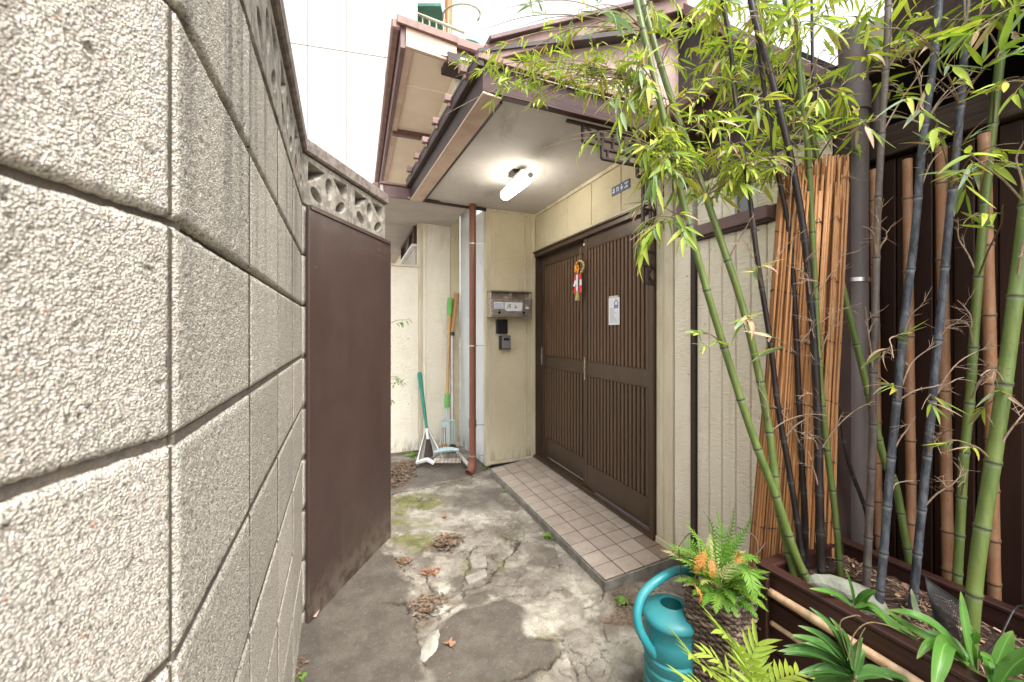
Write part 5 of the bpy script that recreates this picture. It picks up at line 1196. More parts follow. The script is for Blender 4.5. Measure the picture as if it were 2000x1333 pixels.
for (u, v, Y, n, sz) in [(1210, 215, 1.4, 22, .9), (1230, 120, 1.4, 22, .9), (1260, 160, 1.4, 22, .9), (1200, 120, 1.42, 18, .85), (1250, 290, 1.35, 20, 1.05), (1275, 330, 1.33, 16, 1.05), (1240, 330, 1.33, 12, 1.0), (1250, 440, 1.35, 16, .95), (1230, 470, 1.33, 14, 1.0), (1280, 430, 1.35, 12, .9), (1220, 400, 1.4, 8, .8), (1330, 480, 1.3, 8, .9), (1190, 170, 1.4, 14, .8), (1245, 290, 1.35, 8, 1.0)]:
    add_branch(random.choice('AAB'), PX(u, v, Y), n, K2, s=-0.02, lsize=sz, spread=0.055, hang=0.35)
# the dense mass, upper middle
for i in range(50):
    u = random.uniform(1255, 1665); v = random.uniform(-40, 360)
    if u > 1500 and v > 60 and v < 200 and random.random() < 0.55: continue
    if v > 260 and u > 1560: continue
    k = min(['B', 'C', 'D', 'E', 'Fg', 'Gg', 'A'], key=lambda q: abs({'A': 1270, 'B': 1310, 'C': 1430, 'D': 1495, 'E': 1510, 'Fg': 1570, 'Gg': 1580}[q] - u) + random.uniform(0, 70))
    add_branch(k, PX(u, v, random.uniform(1.28, 1.62)), 17, K1, s=random.uniform(-0.05, 0.08), lsize=random.uniform(0.6, 1.0), spread=0.055, hang=0.25)
for i in range(14):
    u = random.uniform(1330, 1600); v = random.uniform(300, 400)
    add_branch(random.choice(['B', 'C', 'E', 'D']), PX(u, v, random.uniform(1.38, 1.6)), 9, K1, lsize=random.uniform(0.6, 0.85), spread=0.045, hang=0.3)
# finer leaves of the dense mass: past the 300 largest leaves of a culm they are one part of it
def foliage(key, regions, n, sz=(0.5, 1.0)):
    root = culms[key]['root']; P0 = wloc(root); out = {k: ([], [], []) for k in ('bright', 'green', 'yellow', 'dry')}; tw = MB()
    tot = 0
    while tot < n:
        (u0, u1, v0, v1, Y0, Y1) = random.choice(regions)
        c0 = PX(random.uniform(u0, u1), random.uniform(v0, v1), random.uniform(Y0, Y1))
        st = Vector((random.gauss(0, 1), random.gauss(0, .8), random.gauss(-.1, .6))).normalized(); ln = random.uniform(0.05, 0.12)
        tw.tube([c0 - st * ln * 0.5, c0 + st * ln * 0.5 - Vector((0, 0, 0.01))], [0.0011, 0.0005], 3, cap=False)
        for m in range(7):
            q = c0 + st * ln * (m / 6 - 0.45); sd_ = st.cross(Vector((0, 0, 1))).normalized(); d_ = (st * 0.8 + sd_ * (1 if m % 2 else -1) * random.uniform(.3, .9) + Vector((0, 0, random.uniform(-1.0, 0.1)))).normalized()
            k = random.choices(list(out), [6, 3, 1.5, 0.7])[0]; me_ = random.choice(LV[k]); s_ = random.uniform(*sz)
            R3 = orient(d_) @ Matrix.Rotation(random.uniform(-.9, .9), 3, 'X'); V, Fc, Al = out[k]; b0 = len(V)
            for vv in me_.vertices: V.append(tuple(R3 @ (vv.co * s_) + q - P0))
            Fc += [tuple(i_ + b0 for i_ in pp.vertices) for pp in me_.polygons]; Al += [a_.value for a_ in me_.attributes['along'].data]
            tot += 1
    me = bpy.data.meshes.new('foliage'); V, Fc, Al, mi = [], [], [], []
    for j, k in enumerate(out):
        b0 = len(V); V += out[k][0]; Fc += [tuple(i_ + b0 for i_ in f) for f in out[k][1]]; Al += out[k][2]; mi += [j] * len(out[k][1]); me.materials.append(M['leaf_' + k])
    me.from_pydata(V, [], Fc); me.polygons.foreach_set('material_index', mi); me.polygons.foreach_set('use_smooth', [True] * len(Fc))
    at_ = me.attributes.new('along', 'FLOAT', 'POINT'); at_.data.foreach_set('value', Al)
    o = bpy.data.objects.new('foliage', me); scene.collection.objects.link(o); o.parent = root; o['kind'] = 'stuff'
    tw.build('twigs', M['twig'], root, kind='stuff')
foliage('B', [(1225, 1420, 20, 230, 1.40, 1.75), (1260, 1340, 230, 330, 1.35, 1.5)], 460, (0.38, 0.75))
foliage('C', [(1330, 1500, -40, 300, 1.40, 1.80), (1340, 1500, 300, 380, 1.5, 1.7)], 380, (0.38, 0.75))
foliage('E', [(1440, 1560, -40, 300, 1.40, 1.75)], 340, (0.4, 0.8))
foliage('Gg', [(1540, 1680, -40, 60, 1.45, 1.75), (1590, 1670, 60, 300, 1.45, 1.7), (1480, 1600, 190, 320, 1.5, 1.7)], 300, (0.4, 0.8))
foliage('K', [(1660, 1860, -40, 90, 1.15, 1.4), (1860, 2040, -40, 60, 1.05, 1.3), (1640, 1740, 90, 240, 1.3, 1.45)], 190, (0.6, 1.0))
foliage('A', [(890, 1100, 105, 175, 1.40, 1.5), (1080, 1230, 85, 190, 1.4, 1.6)], 420, (0.3, 0.55))
# right-hand side, looser and larger
for (u, v, Y, n, sz) in [(1690, 60, 1.3, 12, 1.0), (1720, 30, 1.3, 12, 1.0), (1660, 110, 1.4, 10, .9), (1780, 60, 1.1, 6, 1.1), (1800, 150, 1.1, 8, 1.1), (1760, 200, 1.1, 9, 1.15), (1720, 235, 1.1, 8, 1.1), (1820, 210, 1.1, 8, 1.1), (1900, 60, 1.1, 12, 1.15), (1940, 30, 1.15, 10, 1.0), (1960, 110, 1.0, 10, 1.2), (1930, 170, 1.0, 9, 1.1),
        (1990, 150, 1.0, 8, 1.2), (1870, 290, 1.05, 7, 1.1), (1940, 320, 1.0, 8, 1.1), (1990, 280, 0.95, 8, 1.1), (1900, 350, 1.0, 6, 1.1), (1960, 400, .95, 6, 1.0), (1850, 40, 1.2, 8, 1.0), (1880, 240, 1.1, 8, .9), (1650, 250, 1.35, 8, .9), (1640, 190, 1.4, 10, .9)]:
    add_branch(random.choice(['J', 'K', 'Lg', 'Mg'] if u > 1740 else ['I', 'Gg', 'J']), PX(u, v, Y), n + 2, K3, lsize=sz * 0.78, spread=0.06, hang=0.15)
# low sprigs
for (key, u, v, Y, n, sz) in [('A', 1340, 655, 1.30, 4, .6), ('A', 1365, 690, 1.3, 4, .6), ('B', 1455, 645, 1.25, 3, .9), ('C', 1555, 690, 1.28, 3, 1.0), ('C', 1475, 525, 1.3, 4, .7), ('J', 1770, 760, 1.12, 5, .6), ('K', 1800, 800, 1.1, 5, .65), ('Mg', 1850, 860, 1.0, 5, .6), ('J', 1745, 700, 1.1, 4, .7), ('Mg', 1890, 830, 1.05, 4, .6)]:
    add_branch(key, PX(u, v, Y), n, K3, s=-0.02, lsize=sz, spread=0.03)
# bare dry twigs
for i in range(90):
    key = random.choice(['I', 'J', 'K', 'Lg', 'H', 'E', 'D', 'Mg', 'C', 'B', 'Fg'])
    c_ = culms[key]; m_ = random.choice([x for x in c_['marks'] if x > 0.25]); p = c_['at'](m_)
    tg = p + Vector((random.uniform(-0.14, 0.16), random.uniform(-0.12, 0.02), random.uniform(0.05, 0.22)))
    add_branch(key, tg, random.choice([6, 8, 12]), K1, s=0.12, dry=True, spread=0.05)
print('leaves', {k: v['leaves'] for k, v in culms.items()}, sum(v['leaves'] for v in culms.values()))

# ------------------------------------------------------------------ reed bundles
straw = NT('orange_tan_reed'); at = straw.attr('tone', 'Fac')
c = straw.mix(at, (0.33, 0.135, 0.045), (0.47, 0.255, 0.115)); c = straw.mix(straw.ramp(at, 0.0, 0.22, 0.75, 0), c, (0.11, 0.042, 0.018))
c = straw.mix(straw.ramp(straw.noise(30, 4, 0.6, straw.mapping((3, 3, 0.4))), 0.48, 0.68, 0, 0.45), c, (0.22, 0.095, 0.036))
mstraw = straw.fin(c, 0.55, straw.bump(straw.noise(200, 3, 0.6, straw.mapping((3, 3, 0.2))), 0.3, 0.002), 0, 0.3)
def reed_bundle(bu, tu, wb, wt, Yb, Yt, vtop, label):
    bot = PX(bu, 0, Yb); bot.z = 0.0; top = PX(tu, vtop, Yt)
    root = thing('reed_bundle', label, 'reed screen', tuple(bot), 'rolled reed screens leaning on the wall')
    d = (top - bot); ax = d.normalized(); side = Vector((0.92, -0.40, 0)); side = (side - ax * side.dot(ax)).normalized(); fw_ = ax.cross(side).normalized()
    b_ = MB(); tone = []; nr = 190
    for i in range(nr):
        a = random.uniform(0, 2 * math.pi) if i < 150 else random.uniform(0, 6.28); q = math.sqrt(random.uniform(0.55, 1.0)) if i < 150 else random.random() * 0.7
        ox, oy = q * math.cos(a), q * math.sin(a) * 0.6
        dtop = random.uniform(-0.16, 0.03); r_ = random.uniform(0.0028, 0.0046)
        P = []
        j1, j2 = random.gauss(0, 0.003), random.gauss(0, 0.004)
        for k in range(6):
            f_ = k / 5; w_ = wb + (wt - wb) * f_; w_ *= 1 - 0.08 * math.sin(f_ * 3.14)
            P.append(bot + d * (f_ * (1 + dtop / d.length)) + side * (ox * w_ + j1 * math.sin(f_ * 5)) + fw_ * (oy * w_ + j2 * math.sin(f_ * 4 + 1)))
        b_.tube(P, r_, 5); tone += [random.random()] * (6 * 5)
    o = b_.build('reeds', mstraw, root, smooth='all', kind='stuff')
    at_ = o.data.attributes.new('tone', 'FLOAT', 'POINT'); at_.data.foreach_set('value', tone)
    for k in range(1, 9):
        f_ = (k - 0.35) / 8.6; w_ = (wb + (wt - wb) * f_) * 1.03 * (1 - 0.08 * math.sin(f_ * 3.14)); cc = bot + d * f_
        rg = [cc + side * (w_ * math.cos(a)) + fw_ * (w_ * 0.6 * math.sin(a)) + ax * 0.008 * math.sin(a * 2 + k) for a in [i * math.pi / 12 for i in range(25)]]
        MB().tube(rg, 0.0020, 5).build('twine', M['darkline'], root)
        if random.random() < 0.7:
            q = rg[random.choice([16, 18, 20])]; MB().tube([q, q + Vector((0.01, -0.01, 0.015)), q + Vector((0.02, -0.01, -0.01))], 0.0012, 4).build('twine_end', M['darkline'], root)
reed_bundle(1484, 1556, 0.066, 0.050, 1.50, 1.44, 345, 'rolled orange-brown reed screen, the left one with the lowest top')
reed_bundle(1530, 1592, 0.062, 0.048, 1.45, 1.43, 322, 'rolled orange-brown reed screen, the middle one of the three')
reed_bundle(1578, 1626, 0.062, 0.046, 1.49, 1.46, 318, 'rolled orange-brown reed screen, the right one next to the drain pipe')

# ------------------------------------------------------------------ planter fittings
def cane(A, B, r, label, nodes=5, bulge=1.12):
    A = Vector(A); B = Vector(B); root = thing('bamboo_cane', label, 'bamboo', tuple(A))
    P, R_, cl = [], [], []; n = 60
    nd = [(k + 0.6) / nodes for k in range(nodes)]
    side = Vector((0, 0, 1))
    for i in range(n + 1):
        f_ = i / n; P.append(A.lerp(B, f_) + side * 0.003 * math.sin(f_ * 7)); near = min(abs(f_ - q) for q in nd)
        R_.append(r * (1 + (bulge - 1) * math.exp(-(near / 0.012) ** 2))); cl.append((math.exp(-(near / 0.02) ** 2) * 0.5, math.exp(-(near / 0.006) ** 2) * 0.6))
    o = MB().tube(P, R_, 14).build('cane', M['cane'], root, smooth='all')
    a_ = o.data.color_attributes.new('node', 'FLOAT_COLOR', 'POINT'); a_.data.foreach_set('color', np.array([[c_[0], c_[1], 0, 1] for c_ in cl for _ in range(14)], dtype=np.float32).ravel())
    return root
cane(PF.P(0.05, 0.014, 0.432), PF.P(1.1, 0.014, 0.402), 0.0125, 'thick tan bamboo cane fixed along the top of the planter front')
cane(PF.P(0.05, 0.010, 0.335), PF.P(0.62, 0.010, 0.318), 0.0075, 'thin orange-tan cane lower on the planter front behind the dark green rosette', 3)

# mulch and straw on the soil
b1, b2, b3 = MB(), MB(), MB()
for i in range(1500):
    t_ = random.uniform(0.05, PLn - 0.05); n_ = random.uniform(-PWd + 0.04, -0.04); p = PF.P(t_, n_, 0); p.z = soil_z(p.x, p.y) + random.uniform(0.002, 0.010)
    a = random.uniform(0, 6.28); L_ = random.uniform(0.008, 0.05); d = Vector((math.cos(a), math.sin(a), random.uniform(-.25, .35))).normalized()
    q = random.random(); tgt = b1 if q < 0.4 else b2
    if L_ > 0.025: tgt.tube([p - d * L_ / 2, p + Vector((0, 0, 0.002)), p + d * L_ / 2], [0.0006, 0.0011, 0.0006], 4)
    else: tgt.beam(p - d * L_ / 2, p + d * L_ / 2, random.uniform(0.003, 0.009), 0.0012, up=(random.gauss(0, .5), random.gauss(0, .5), 1))
for i in range(900):
    t_ = random.uniform(0.05, PLn - 0.05); n_ = random.uniform(-PWd + 0.04, -0.04); p = PF.P(t_, n_, 0); p.z = soil_z(p.x, p.y) + 0.002; s_ = random.uniform(0.002, 0.006)
    vs_ = [p + Vector((random.uniform(-1, 1), random.uniform(-1, 1), random.uniform(-.3, 1))) * s_ for _ in range(4)]; b3.add(vs_, [(0, 1, 2), (0, 2, 3), (0, 3, 1), (1, 3, 2)])
m1 = simple('pale_straw_mulch', (0.50, 0.36, 0.24), (0.34, 0.22, 0.14), 50, 0.8, 0); m2 = simple('brown_wood_chips', (0.22, 0.12, 0.075), (0.12, 0.065, 0.045), 50, 0.85, 0)
tag(b1.build('straw_mulch', m1), 'pale dry straw and twigs lying on the planter soil', 'mulch', kind='stuff')
tag(b2.build('wood_chips', m2), 'brown wood chips lying on the planter soil', 'wood chips', kind='stuff')
tag(b3.build('soil_crumbs', M['soil']), 'dark soil crumbs on the planter soil', 'soil', kind='stuff')

def rock(name, c, sx, sy, sz, mat, label, cat, rot=0.0, sd=1, sub=3, rough=0.25, group=None):
    bm = bmesh.new(); bmesh.ops.create_icosphere(bm, subdivisions=sub, radius=1.0)
    from mathutils import noise as mn
    for v in bm.verts:
        p = v.co.copy(); q = mn.noise(p * 1.3 + Vector((sd, sd * 2, 0))) * rough + mn.noise(p * 4 + Vector((sd, 0, sd))) * rough * 0.35
        v.co = p * (1 + q); v.co = Vector((v.co.x * sx, v.co.y * sy, max(v.co.z, -0.5) * sz))
    bmesh.ops.rotate(bm, verts=bm.verts, matrix=Matrix.Rotation(rot, 3, 'Z'))
    m = bpy.data.meshes.new(name); bm.to_mesh(m); bm.free(); m.materials.append(mat)
    o = bpy.data.objects.new(name, m); scene.collection.objects.link(o); o.location = c
    return tag(o, label, cat, group)
p = G(1655, 1160, 0.455); rock('stone', (p.x, p.y, 0.452), 0.105, 0.042, 0.040, M['stone'], 'flat pale green-grey stone lying in the planter behind its front edge', 'stone', math.radians(-52), 3)
for i, (x, y, a, b_, an, lb) in enumerate([(830, 1070, 0.030, 0.085, 80, 'long pale slab of broken concrete set in the dark paving at the front'), (890, 870, 0.055, 0.030, 25, 'pale chunk of broken concrete beside the leaf litter in the middle of the path'), (910, 765, 0.042, 0.030, 60, 'small rounded pale patch of stone at the middle of the path')]):
    q = G(550 + x / 2.857, 880 + y / 2.857); rock('paving_stone', (q.x, q.y, -0.014), a, b_, 0.014, M['quartz'], lb, 'stone', math.radians(an) - math.pi / 2 if i == 0 else math.radians(an), i + 5, 3, 0.3)
# broken slab pieces along the cracks (real, slightly proud)
mslab = simple('loose_concrete_piece', (0.30, 0.275, 0.235), (0.20, 0.18, 0.15), 30, 0.95, 0.6, 180)
for i, (P_, lb) in enumerate([([(1060, 560), (1120, 590), (1140, 580), (1150, 640), (1060, 650), (1045, 600)], 'cracked piece of paving in the middle of the path beside the twig pile'),
                            ([(1020, 700), (1140, 655), (1150, 690), (1040, 745)], 'narrow cracked piece of pale paving at the centre crack')]):
    pts = zg(P_); cxy = np.mean(pts, 0); pts = [tuple(cxy + (np.array(q) - cxy) * 0.97) for q in pts]
    o = MB().prism(pts, -0.02, -0.004 + 0.002 * i).build('paving_piece', mslab, None, bevel=0.004); tag(o, lb, 'paving')

# plastic netting sheet
net = thing('plastic_netting', 'curled piece of black plastic netting standing in the planter', 'netting', tuple(G(1850, 1210, 0.46)))
b = MB(); P0 = PX(1815, 1130, 1.14); P1 = PX(1893, 1235, 1.02); nU, nV = 34, 34
def netp(i, j):
    f_, g_ = i / nU, j / nV
    bx = PX(1822 + 62 * f_, 1235 + 25 * f_ * 0.9, 1.10 - 0.07 * f_); tx = PX(1812 + 68 * f_, 1128 + 55 * f_, 1.14 - 0.08 * f_)
    p_ = bx.lerp(tx, g_); p_.y += 0.03 * math.sin(f_ * 3.0) ; p_.x += 0.006 * math.sin(g_ * 5 + f_ * 3); return p_
for i in range(nU + 1): b.tube([netp(i, j) for j in range(0, nV + 1, 3)] , 0.0009, 3, cap=False)
for j in range(nV + 1): b.tube([netp(i, j) for i in range(0, nU + 1, 3)], 0.0009, 3, cap=False)
b.build('net_strands', M['mesh'], net, kind='stuff')
b = MB().tube([netp(i, nV) for i in range(nU + 1)], 0.0018, 5); b.build('net_edge', M['mesh'], net)
cb_ = thing('black_cable', 'thin black cable lying over the planter edge at the far right', 'cable', tuple(PX(1960, 1220, 1.0)))
MB().tube(smooth_path([PX(1925, 1278, 0.95), PX(1950, 1250, 0.97), PX(1968, 1215, 0.99), PX(1982, 1190, 1.0), PX(2000, 1184, 1.02), PX(2060, 1190, 1.03)], 5), 0.0022, 6).build('cable', M['black'], cb_, smooth=True)

# ------------------------------------------------------------------ watering can
wc = Vector((0.532, 1.37, -0.01))
can = thing('watering_can', 'teal plastic watering can with a big curved handle standing beside the wicker basket', 'watering can', tuple(wc))
prof = [(0.070, 0.0), (0.082, 0.004), (0.085, 0.012), (0.086, 0.05)]
z = 0.05
for zc in (0.075, 0.115, 0.155, 0.195):
    prof += [(0.0865, zc - 0.012), (0.0885, zc - 0.008), (0.0885, zc - 0.003), (0.0835, zc), (0.0835, zc + 0.004), (0.0865, zc + 0.007)]
prof += [(0.0865, 0.250), (0.0865, 0.300), (0.0915, 0.303), (0.093, 0.308), (0.093, 0.316), (0.088, 0.325), (0.078, 0.332), (0.060, 0.341), (0.044, 0.347), (0.0385, 0.350), (0.037, 0.352), (0.0355, 0.350), (0.0345, 0.344), (0.0345, 0.33), (0.079, 0.30), (0.079, 0.02)]
o = MB().lathe(wc, prof, 48).build('body', M['teal'], can, smooth='all')
MB().lathe(wc, [(0.0, 0.012), (0.079, 0.014)], 32).build('inner_floor', M['teal_dark'], can)
MB().lathe(wc, [(0.0342, 0.347), (0.0338, 0.30), (0.0, 0.298)], 32).build('filler_hole_shade', M['teal_dark'], can, smooth='all')  # added dark cup so the opening reads as shaded
hp = [PX(1352, 1118, 1.42), PX(1325, 1114, 1.41), PX(1290, 1130, 1.39), PX(1258, 1158, 1.365), PX(1245, 1192, 1.34), PX(1248, 1225, 1.325), PX(1262, 1255, 1.32), PX(1278, 1278, 1.33), PX(1290, 1296, 1.345)]
hp = smooth_path(hp, 5); o = MB(); n = len(hp)
o.tube(hp, [0.0145 - 0.002 * abs(i / n - 0.4) for i in range(n)], 16).build('handle', M['teal'], can, smooth='all')
MB().tube([PX(1350, 1119, 1.42), PX(1352, 1150, 1.42)], [0.014, 0.02], 14).build('handle_bracket', M['teal'], can, smooth='all')
b = MB()
for k in range(7):
    z_ = 0.285 - k * 0.017 ; a = math.radians(-62)
    for w_ in (0,):
        c0 = wc + Vector((0.0875 * math.cos(a), 0.0875 * math.sin(a), z_)); tg = Vector((-math.sin(a), math.cos(a), 0))
        b.beam(c0 - tg * 0.010 + Vector((0, 0, 0)), c0 + tg * 0.010, 0.003, 0.0022)
b.build('level_marks', M['teal'], can)
MB().tube([wc + Vector((0.06, 0.03, 0.08)), wc + Vector((0.14, 0.07, 0.20)), wc + Vector((0.20, 0.10, 0.33))], [0.022, 0.015, 0.011], 14).build('spout', M['teal'], can, smooth='all')
b = MB()
for i in range(60):
    a = random.uniform(-0.3, 2.6); r_ = random.uniform(0.05, 0.085); p = wc + Vector((r_ * math.cos(a), r_ * math.sin(a), 0.353 - (r_ - 0.05) * 0.35)); s_ = random.uniform(0.0015, 0.004)
    b.add([p + Vector((random.uniform(-1, 1), random.uniform(-1, 1), random.uniform(0, 1))) * s_ for _ in range(4)], [(0, 1, 2), (0, 2, 3), (0, 3, 1), (1, 3, 2)])
b.build('dirt', M['dirt_crumb'], can, kind='stuff')

# ------------------------------------------------------------------ wicker basket, pot and fern
bc = Vector((0.662, 1.305, 0.0)); hw = 0.078; rot = math.radians(38); zb = 0.425
bk = thing('wicker_basket', 'tall square dark wicker basket with bent wire rising from its left corner', 'basket', tuple(bc))
def sq(s, off=0.0, z_=0.0, tap=1.0):   # s in 0..4 around a rounded square
    k = int(s) % 4; f_ = s - int(s); cs = [(-1, -1), (1, -1), (1, 1), (-1, 1)]; A = cs[k]; B = cs[(k + 1) % 4]
    x = A[0] + (B[0] - A[0]) * f_; y = A[1] + (B[1] - A[1]) * f_; l_ = max(1.0, (x * x + y * y) ** 0.5 / 1.28); x /= l_; y /= l_
    r_ = hw * tap + off; x *= r_; y *= r_
    return bc + Vector((x * math.cos(rot) - y * math.sin(rot), x * math.sin(rot) + y * math.cos(rot), z_))
NST = 28
for k in range(NST):
    f_ = k / NST * 4
    MB().tube([sq(f_, 0, 0.0), sq(f_, 0, 0.2), sq(f_, 0, zb + 0.006)], 0.0028, 6).build('stake', M['wicker'], bk)
rows = 44; b = [MB(), MB()]
for r_ in range(rows):
    z_ = 0.006 + r_ * (zb - 0.01) / rows; pts = []
    for i in range(113):
        f_ = i / 112 * 4; w = 0.0048 * math.cos(i / 112 * NST * math.pi + (r_ % 2) * math.pi)
        pts.append(sq(f_ % 4, w, z_ + 0.0015 * math.sin(i * 0.7 + r_)))
    MB().tube(pts, random.uniform(0.0042, 0.0056), 5).build('weave_strand', M['wicker_light'] if random.random() < 0.2 else M['wicker'], bk, smooth='all')
MB().tube([sq((i / 40 * 4) % 4, 0.001 * math.sin(i * 2.5), zb + 0.002) for i in range(41)], 0.007, 7).build('rim', M['wicker'], bk, smooth='all')
for wv in ([PX(1335, 1150, 1.36), PX(1326, 1080, 1.35), PX(1330, 1062, 1.35), PX(1352, 1040, 1.36), PX(1368, 1060, 1.37), PX(1370, 1110, 1.37)], [PX(1326, 1080, 1.35), PX(1350, 1108, 1.34), PX(1372, 1150, 1.32)], [PX(1330, 1085, 1.35), PX(1360, 1095, 1.34), PX(1400, 1102, 1.3)],
           [PX(1470, 1120, 1.32), PX(1480, 1070, 1.33), PX(1470, 1045, 1.35), PX(1440, 1030, 1.38)], [PX(1455, 1100, 1.35), PX(1482, 1078, 1.35), PX(1495, 1060, 1.37)]):
    MB().tube(smooth_path(wv, 4), 0.0022, 6).build('wire', M['wicker'], bk, smooth='all')
pot = thing('flower_pot', 'shallow off-white pot sitting in the mouth of the wicker basket', 'pot', (bc.x, bc.y, 0.36))
MB().lathe((bc.x + 0.005, bc.y - 0.005, 0.36), [(0.0, 0.0), (0.045, 0.0), (0.058, 0.05), (0.063, 0.074), (0.069, 0.076), (0.0695, 0.086), (0.064, 0.087), (0.060, 0.075), (0.057, 0.066), (0.0, 0.068)], 36).build('pot_body', M['pot'], pot, smooth=True)
MB().lathe((bc.x + 0.005, bc.y - 0.005, 0.36), [(0.0, 0.076), (0.030, 0.078), (0.0585, 0.070)], 24).build('pot_soil', M['soil'], pot, smooth='all')
def frond_mesh(path, plen, pw, mat, npair=14, taper=lambda t: math.sin(math.pi * (0.12 + 0.88 * t) ** 0.8), ang=65, up=Vector((0, 0, 1)), droopl=0.1, lob=True, name='frond', parent=None, rach=0.0014, start=0.15):
    b_ = MB(); n = len(path); al = []
    b_.tube(path, [rach * (1 - 0.7 * i / n) for i in range(n)], 4); al += [0.2] * len(b_.v)
    L_ = [0]
    for i in range(1, n): L_.append(L_[-1] + (path[i] - path[i - 1]).length)
    def at(s):
        i = 0
        while i < n - 2 and L_[i + 1] < s: i += 1
        f_ = (s - L_[i]) / max(1e-6, L_[i + 1] - L_[i]); return path[i].lerp(path[i + 1], f_), (path[i + 1] - path[i]).normalized()
    for k in range(npair):
        f_ = start + (1 - start) * (k + 0.5) / npair; p_, d = at(f_ * L_[-1]); sd_ = d.cross(up); sd_ = sd_.normalized() if sd_.length > 1e-3 else Vector((1, 0, 0)); nn = sd_.cross(d)
        pl_ = plen * taper(f_) * random.uniform(0.85, 1.1)
        for sg in (-1, 1):
            a = math.radians(ang * (1 - 0.45 * f_)); dd = (d * math.cos(a) + sd_ * sg * math.sin(a) + nn * random.uniform(-0.1, 0.2)).normalized(); ww = d.cross(nn).normalized() if False else (d * math.sin(a) - sd_ * sg * math.cos(a)).normalized()
            if lob:   # fern pinna with lobed edge
                m = 4; base = len(b_.v); vs_ = [p_]
                for i in range(1, m + 1):
                    g_ = i / m; q = p_ + dd * pl_ * g_ - Vector((0, 0, droopl * pl_ * g_ * g_)); w_ = pw * (1 - g_ * 0.85) * (1.25 if i % 2 else 0.7); vs_ += [q - ww * w_, q + ww * w_]
                vs_.append(p_ + dd * pl_ * 1.08 - Vector((0, 0, droopl * pl_)))
                fs_ = [(0, 1, 2)] + [(2 * i - 1, 2 * i + 1, 2 * i + 2, 2 * i) for i in range(1, m)] + [(2 * m - 1, 2 * m + 1, 2 * m)]
                b_.add(vs_, fs_); al += [f_] * len(vs_)
            else:
                m = 6; vs_ = []
                for i in range(m + 1):
                    g_ = i / m; q = p_ + dd * pl_ * g_ - Vector((0, 0, droopl * pl_ * g_ * g_)); w_ = pw * max(0.03, math.sin(math.pi * (0.06 + 0.94 * g_) ** 0.75)) * 0.5
                    vs_ += [q - ww * w_ + nn * w_ * 0.4, q, q + ww * w_ + nn * w_ * 0.4]
                fs_ = [f for i in range(m) for f in ((3 * i, 3 * i + 3, 3 * i + 4, 3 * i + 1), (3 * i + 1, 3 * i + 4, 3 * i + 5, 3 * i + 2))]
                b_.add(vs_, fs_); al += [g for i in range(m + 1) for g in (i / m,) * 3]
    o = b_.build(name, mat, parent, smooth='all')
    a_ = o.data.attributes.new('along', 'FLOAT', 'POINT'); a_.data.foreach_set('value', al)
    return o
fern = thing('fern', 'bushy light green fern with some dried orange fronds growing from the basket', 'fern', (bc.x, bc.y, 0.43))
fc = Vector((bc.x, bc.y, 0.435))
for i in range(66):
    a = random.uniform(0, 2 * math.pi); el = random.uniform(0.45, 1.5); L_ = random.uniform(0.07, 0.14) + (0.045 if el > 0.95 else 0)
    h = Vector((math.cos(a), math.sin(a), 0)); st = fc + h * random.uniform(0, 0.04)
    path = []
    for k in range(8):
        t_ = k / 7; e = el - t_ * 1.1
        if k == 0: p_ = st.copy()
        else: p_ = p_ + (h * math.cos(e) + Vector((0, 0, 1)) * math.sin(e)) * L_ / 7
        path.append(p_.copy())
    if h.y < 0.2 and h.x < 0.3 and el < 0.5: mt = M['fern_dry']; L_ *= 0.55
    else: mt = random.choices([M['fern'], M['fern_pale'], M['fern_dry']], [9, 2.2, 0.4])[0]
    frond_mesh(path, L_ * 0.24, 0.0036, mt, 15, parent=fern)
for P_ in ([PX(1440, 1090, 1.22), PX(1462, 1120, 1.18), PX(1470, 1145, 1.16), PX(1476, 1175, 1.15)], [PX(1440, 1080, 1.22), PX(1465, 1088, 1.18), PX(1485, 1098, 1.17)], [PX(1400, 1110, 1.30), PX(1370, 1060, 1.33), PX(1345, 1030, 1.35), PX(1335, 1018, 1.36)], [PX(1400, 1110, 1.30), PX(1395, 1060, 1.3), PX(1388, 1020, 1.3), PX(1372, 998, 1.3)], [PX(1405, 1110, 1.30), PX(1425, 1050, 1.3), PX(1432, 1015, 1.3), PX(1432, 990, 1.3)], [PX(1408, 1110, 1.30), PX(1440, 1060, 1.3), PX(1462, 1025, 1.3), PX(1466, 1005, 1.3)], [PX(1405, 1110, 1.30), PX(1410, 1050, 1.32), PX(1404, 1015, 1.33), PX(1398, 992, 1.34)]):
    frond_mesh(smooth_path(P_, 3), 0.032, 0.0042, M['fern'] if P_[0].x > 0.55 else M['fern_pale'], 14, parent=fern)
for P_ in ([PX(1368, 1075, 1.22), PX(1362, 1110, 1.2), PX(1358, 1130, 1.2)], [PX(1388, 1085, 1.2), PX(1392, 1115, 1.18), PX(1390, 1135, 1.18)], [PX(1355, 1140, 1.2), PX(1370, 1165, 1.19), PX(1365, 1178, 1.19)], [PX(1380, 1070, 1.2), PX(1372, 1095, 1.18), PX(1376, 1128, 1.18)]):
    frond_mesh(smooth_path(P_, 3), 0.016, 0.0026, M['fern_dry'], 11, parent=fern)
fl = MB()
for k in range(16):
    a = k * 0.8; r_ = 0.006 + 0.0009 * k; c0 = PX(1441, 1088, 1.165); q = c0 + Vector((r_ * math.cos(a), -0.004, r_ * math.sin(a)))
    fl.add([c0, q + Vector((0.004, 0, 0.003)), q + Vector((0.002, -0.006, 0.006)), q + Vector((-0.005, -0.003, 0.002))], [(0, 1, 2), (0, 2, 3)])
fl.build('dried_frond_curl', M['fern_dry'], fern)

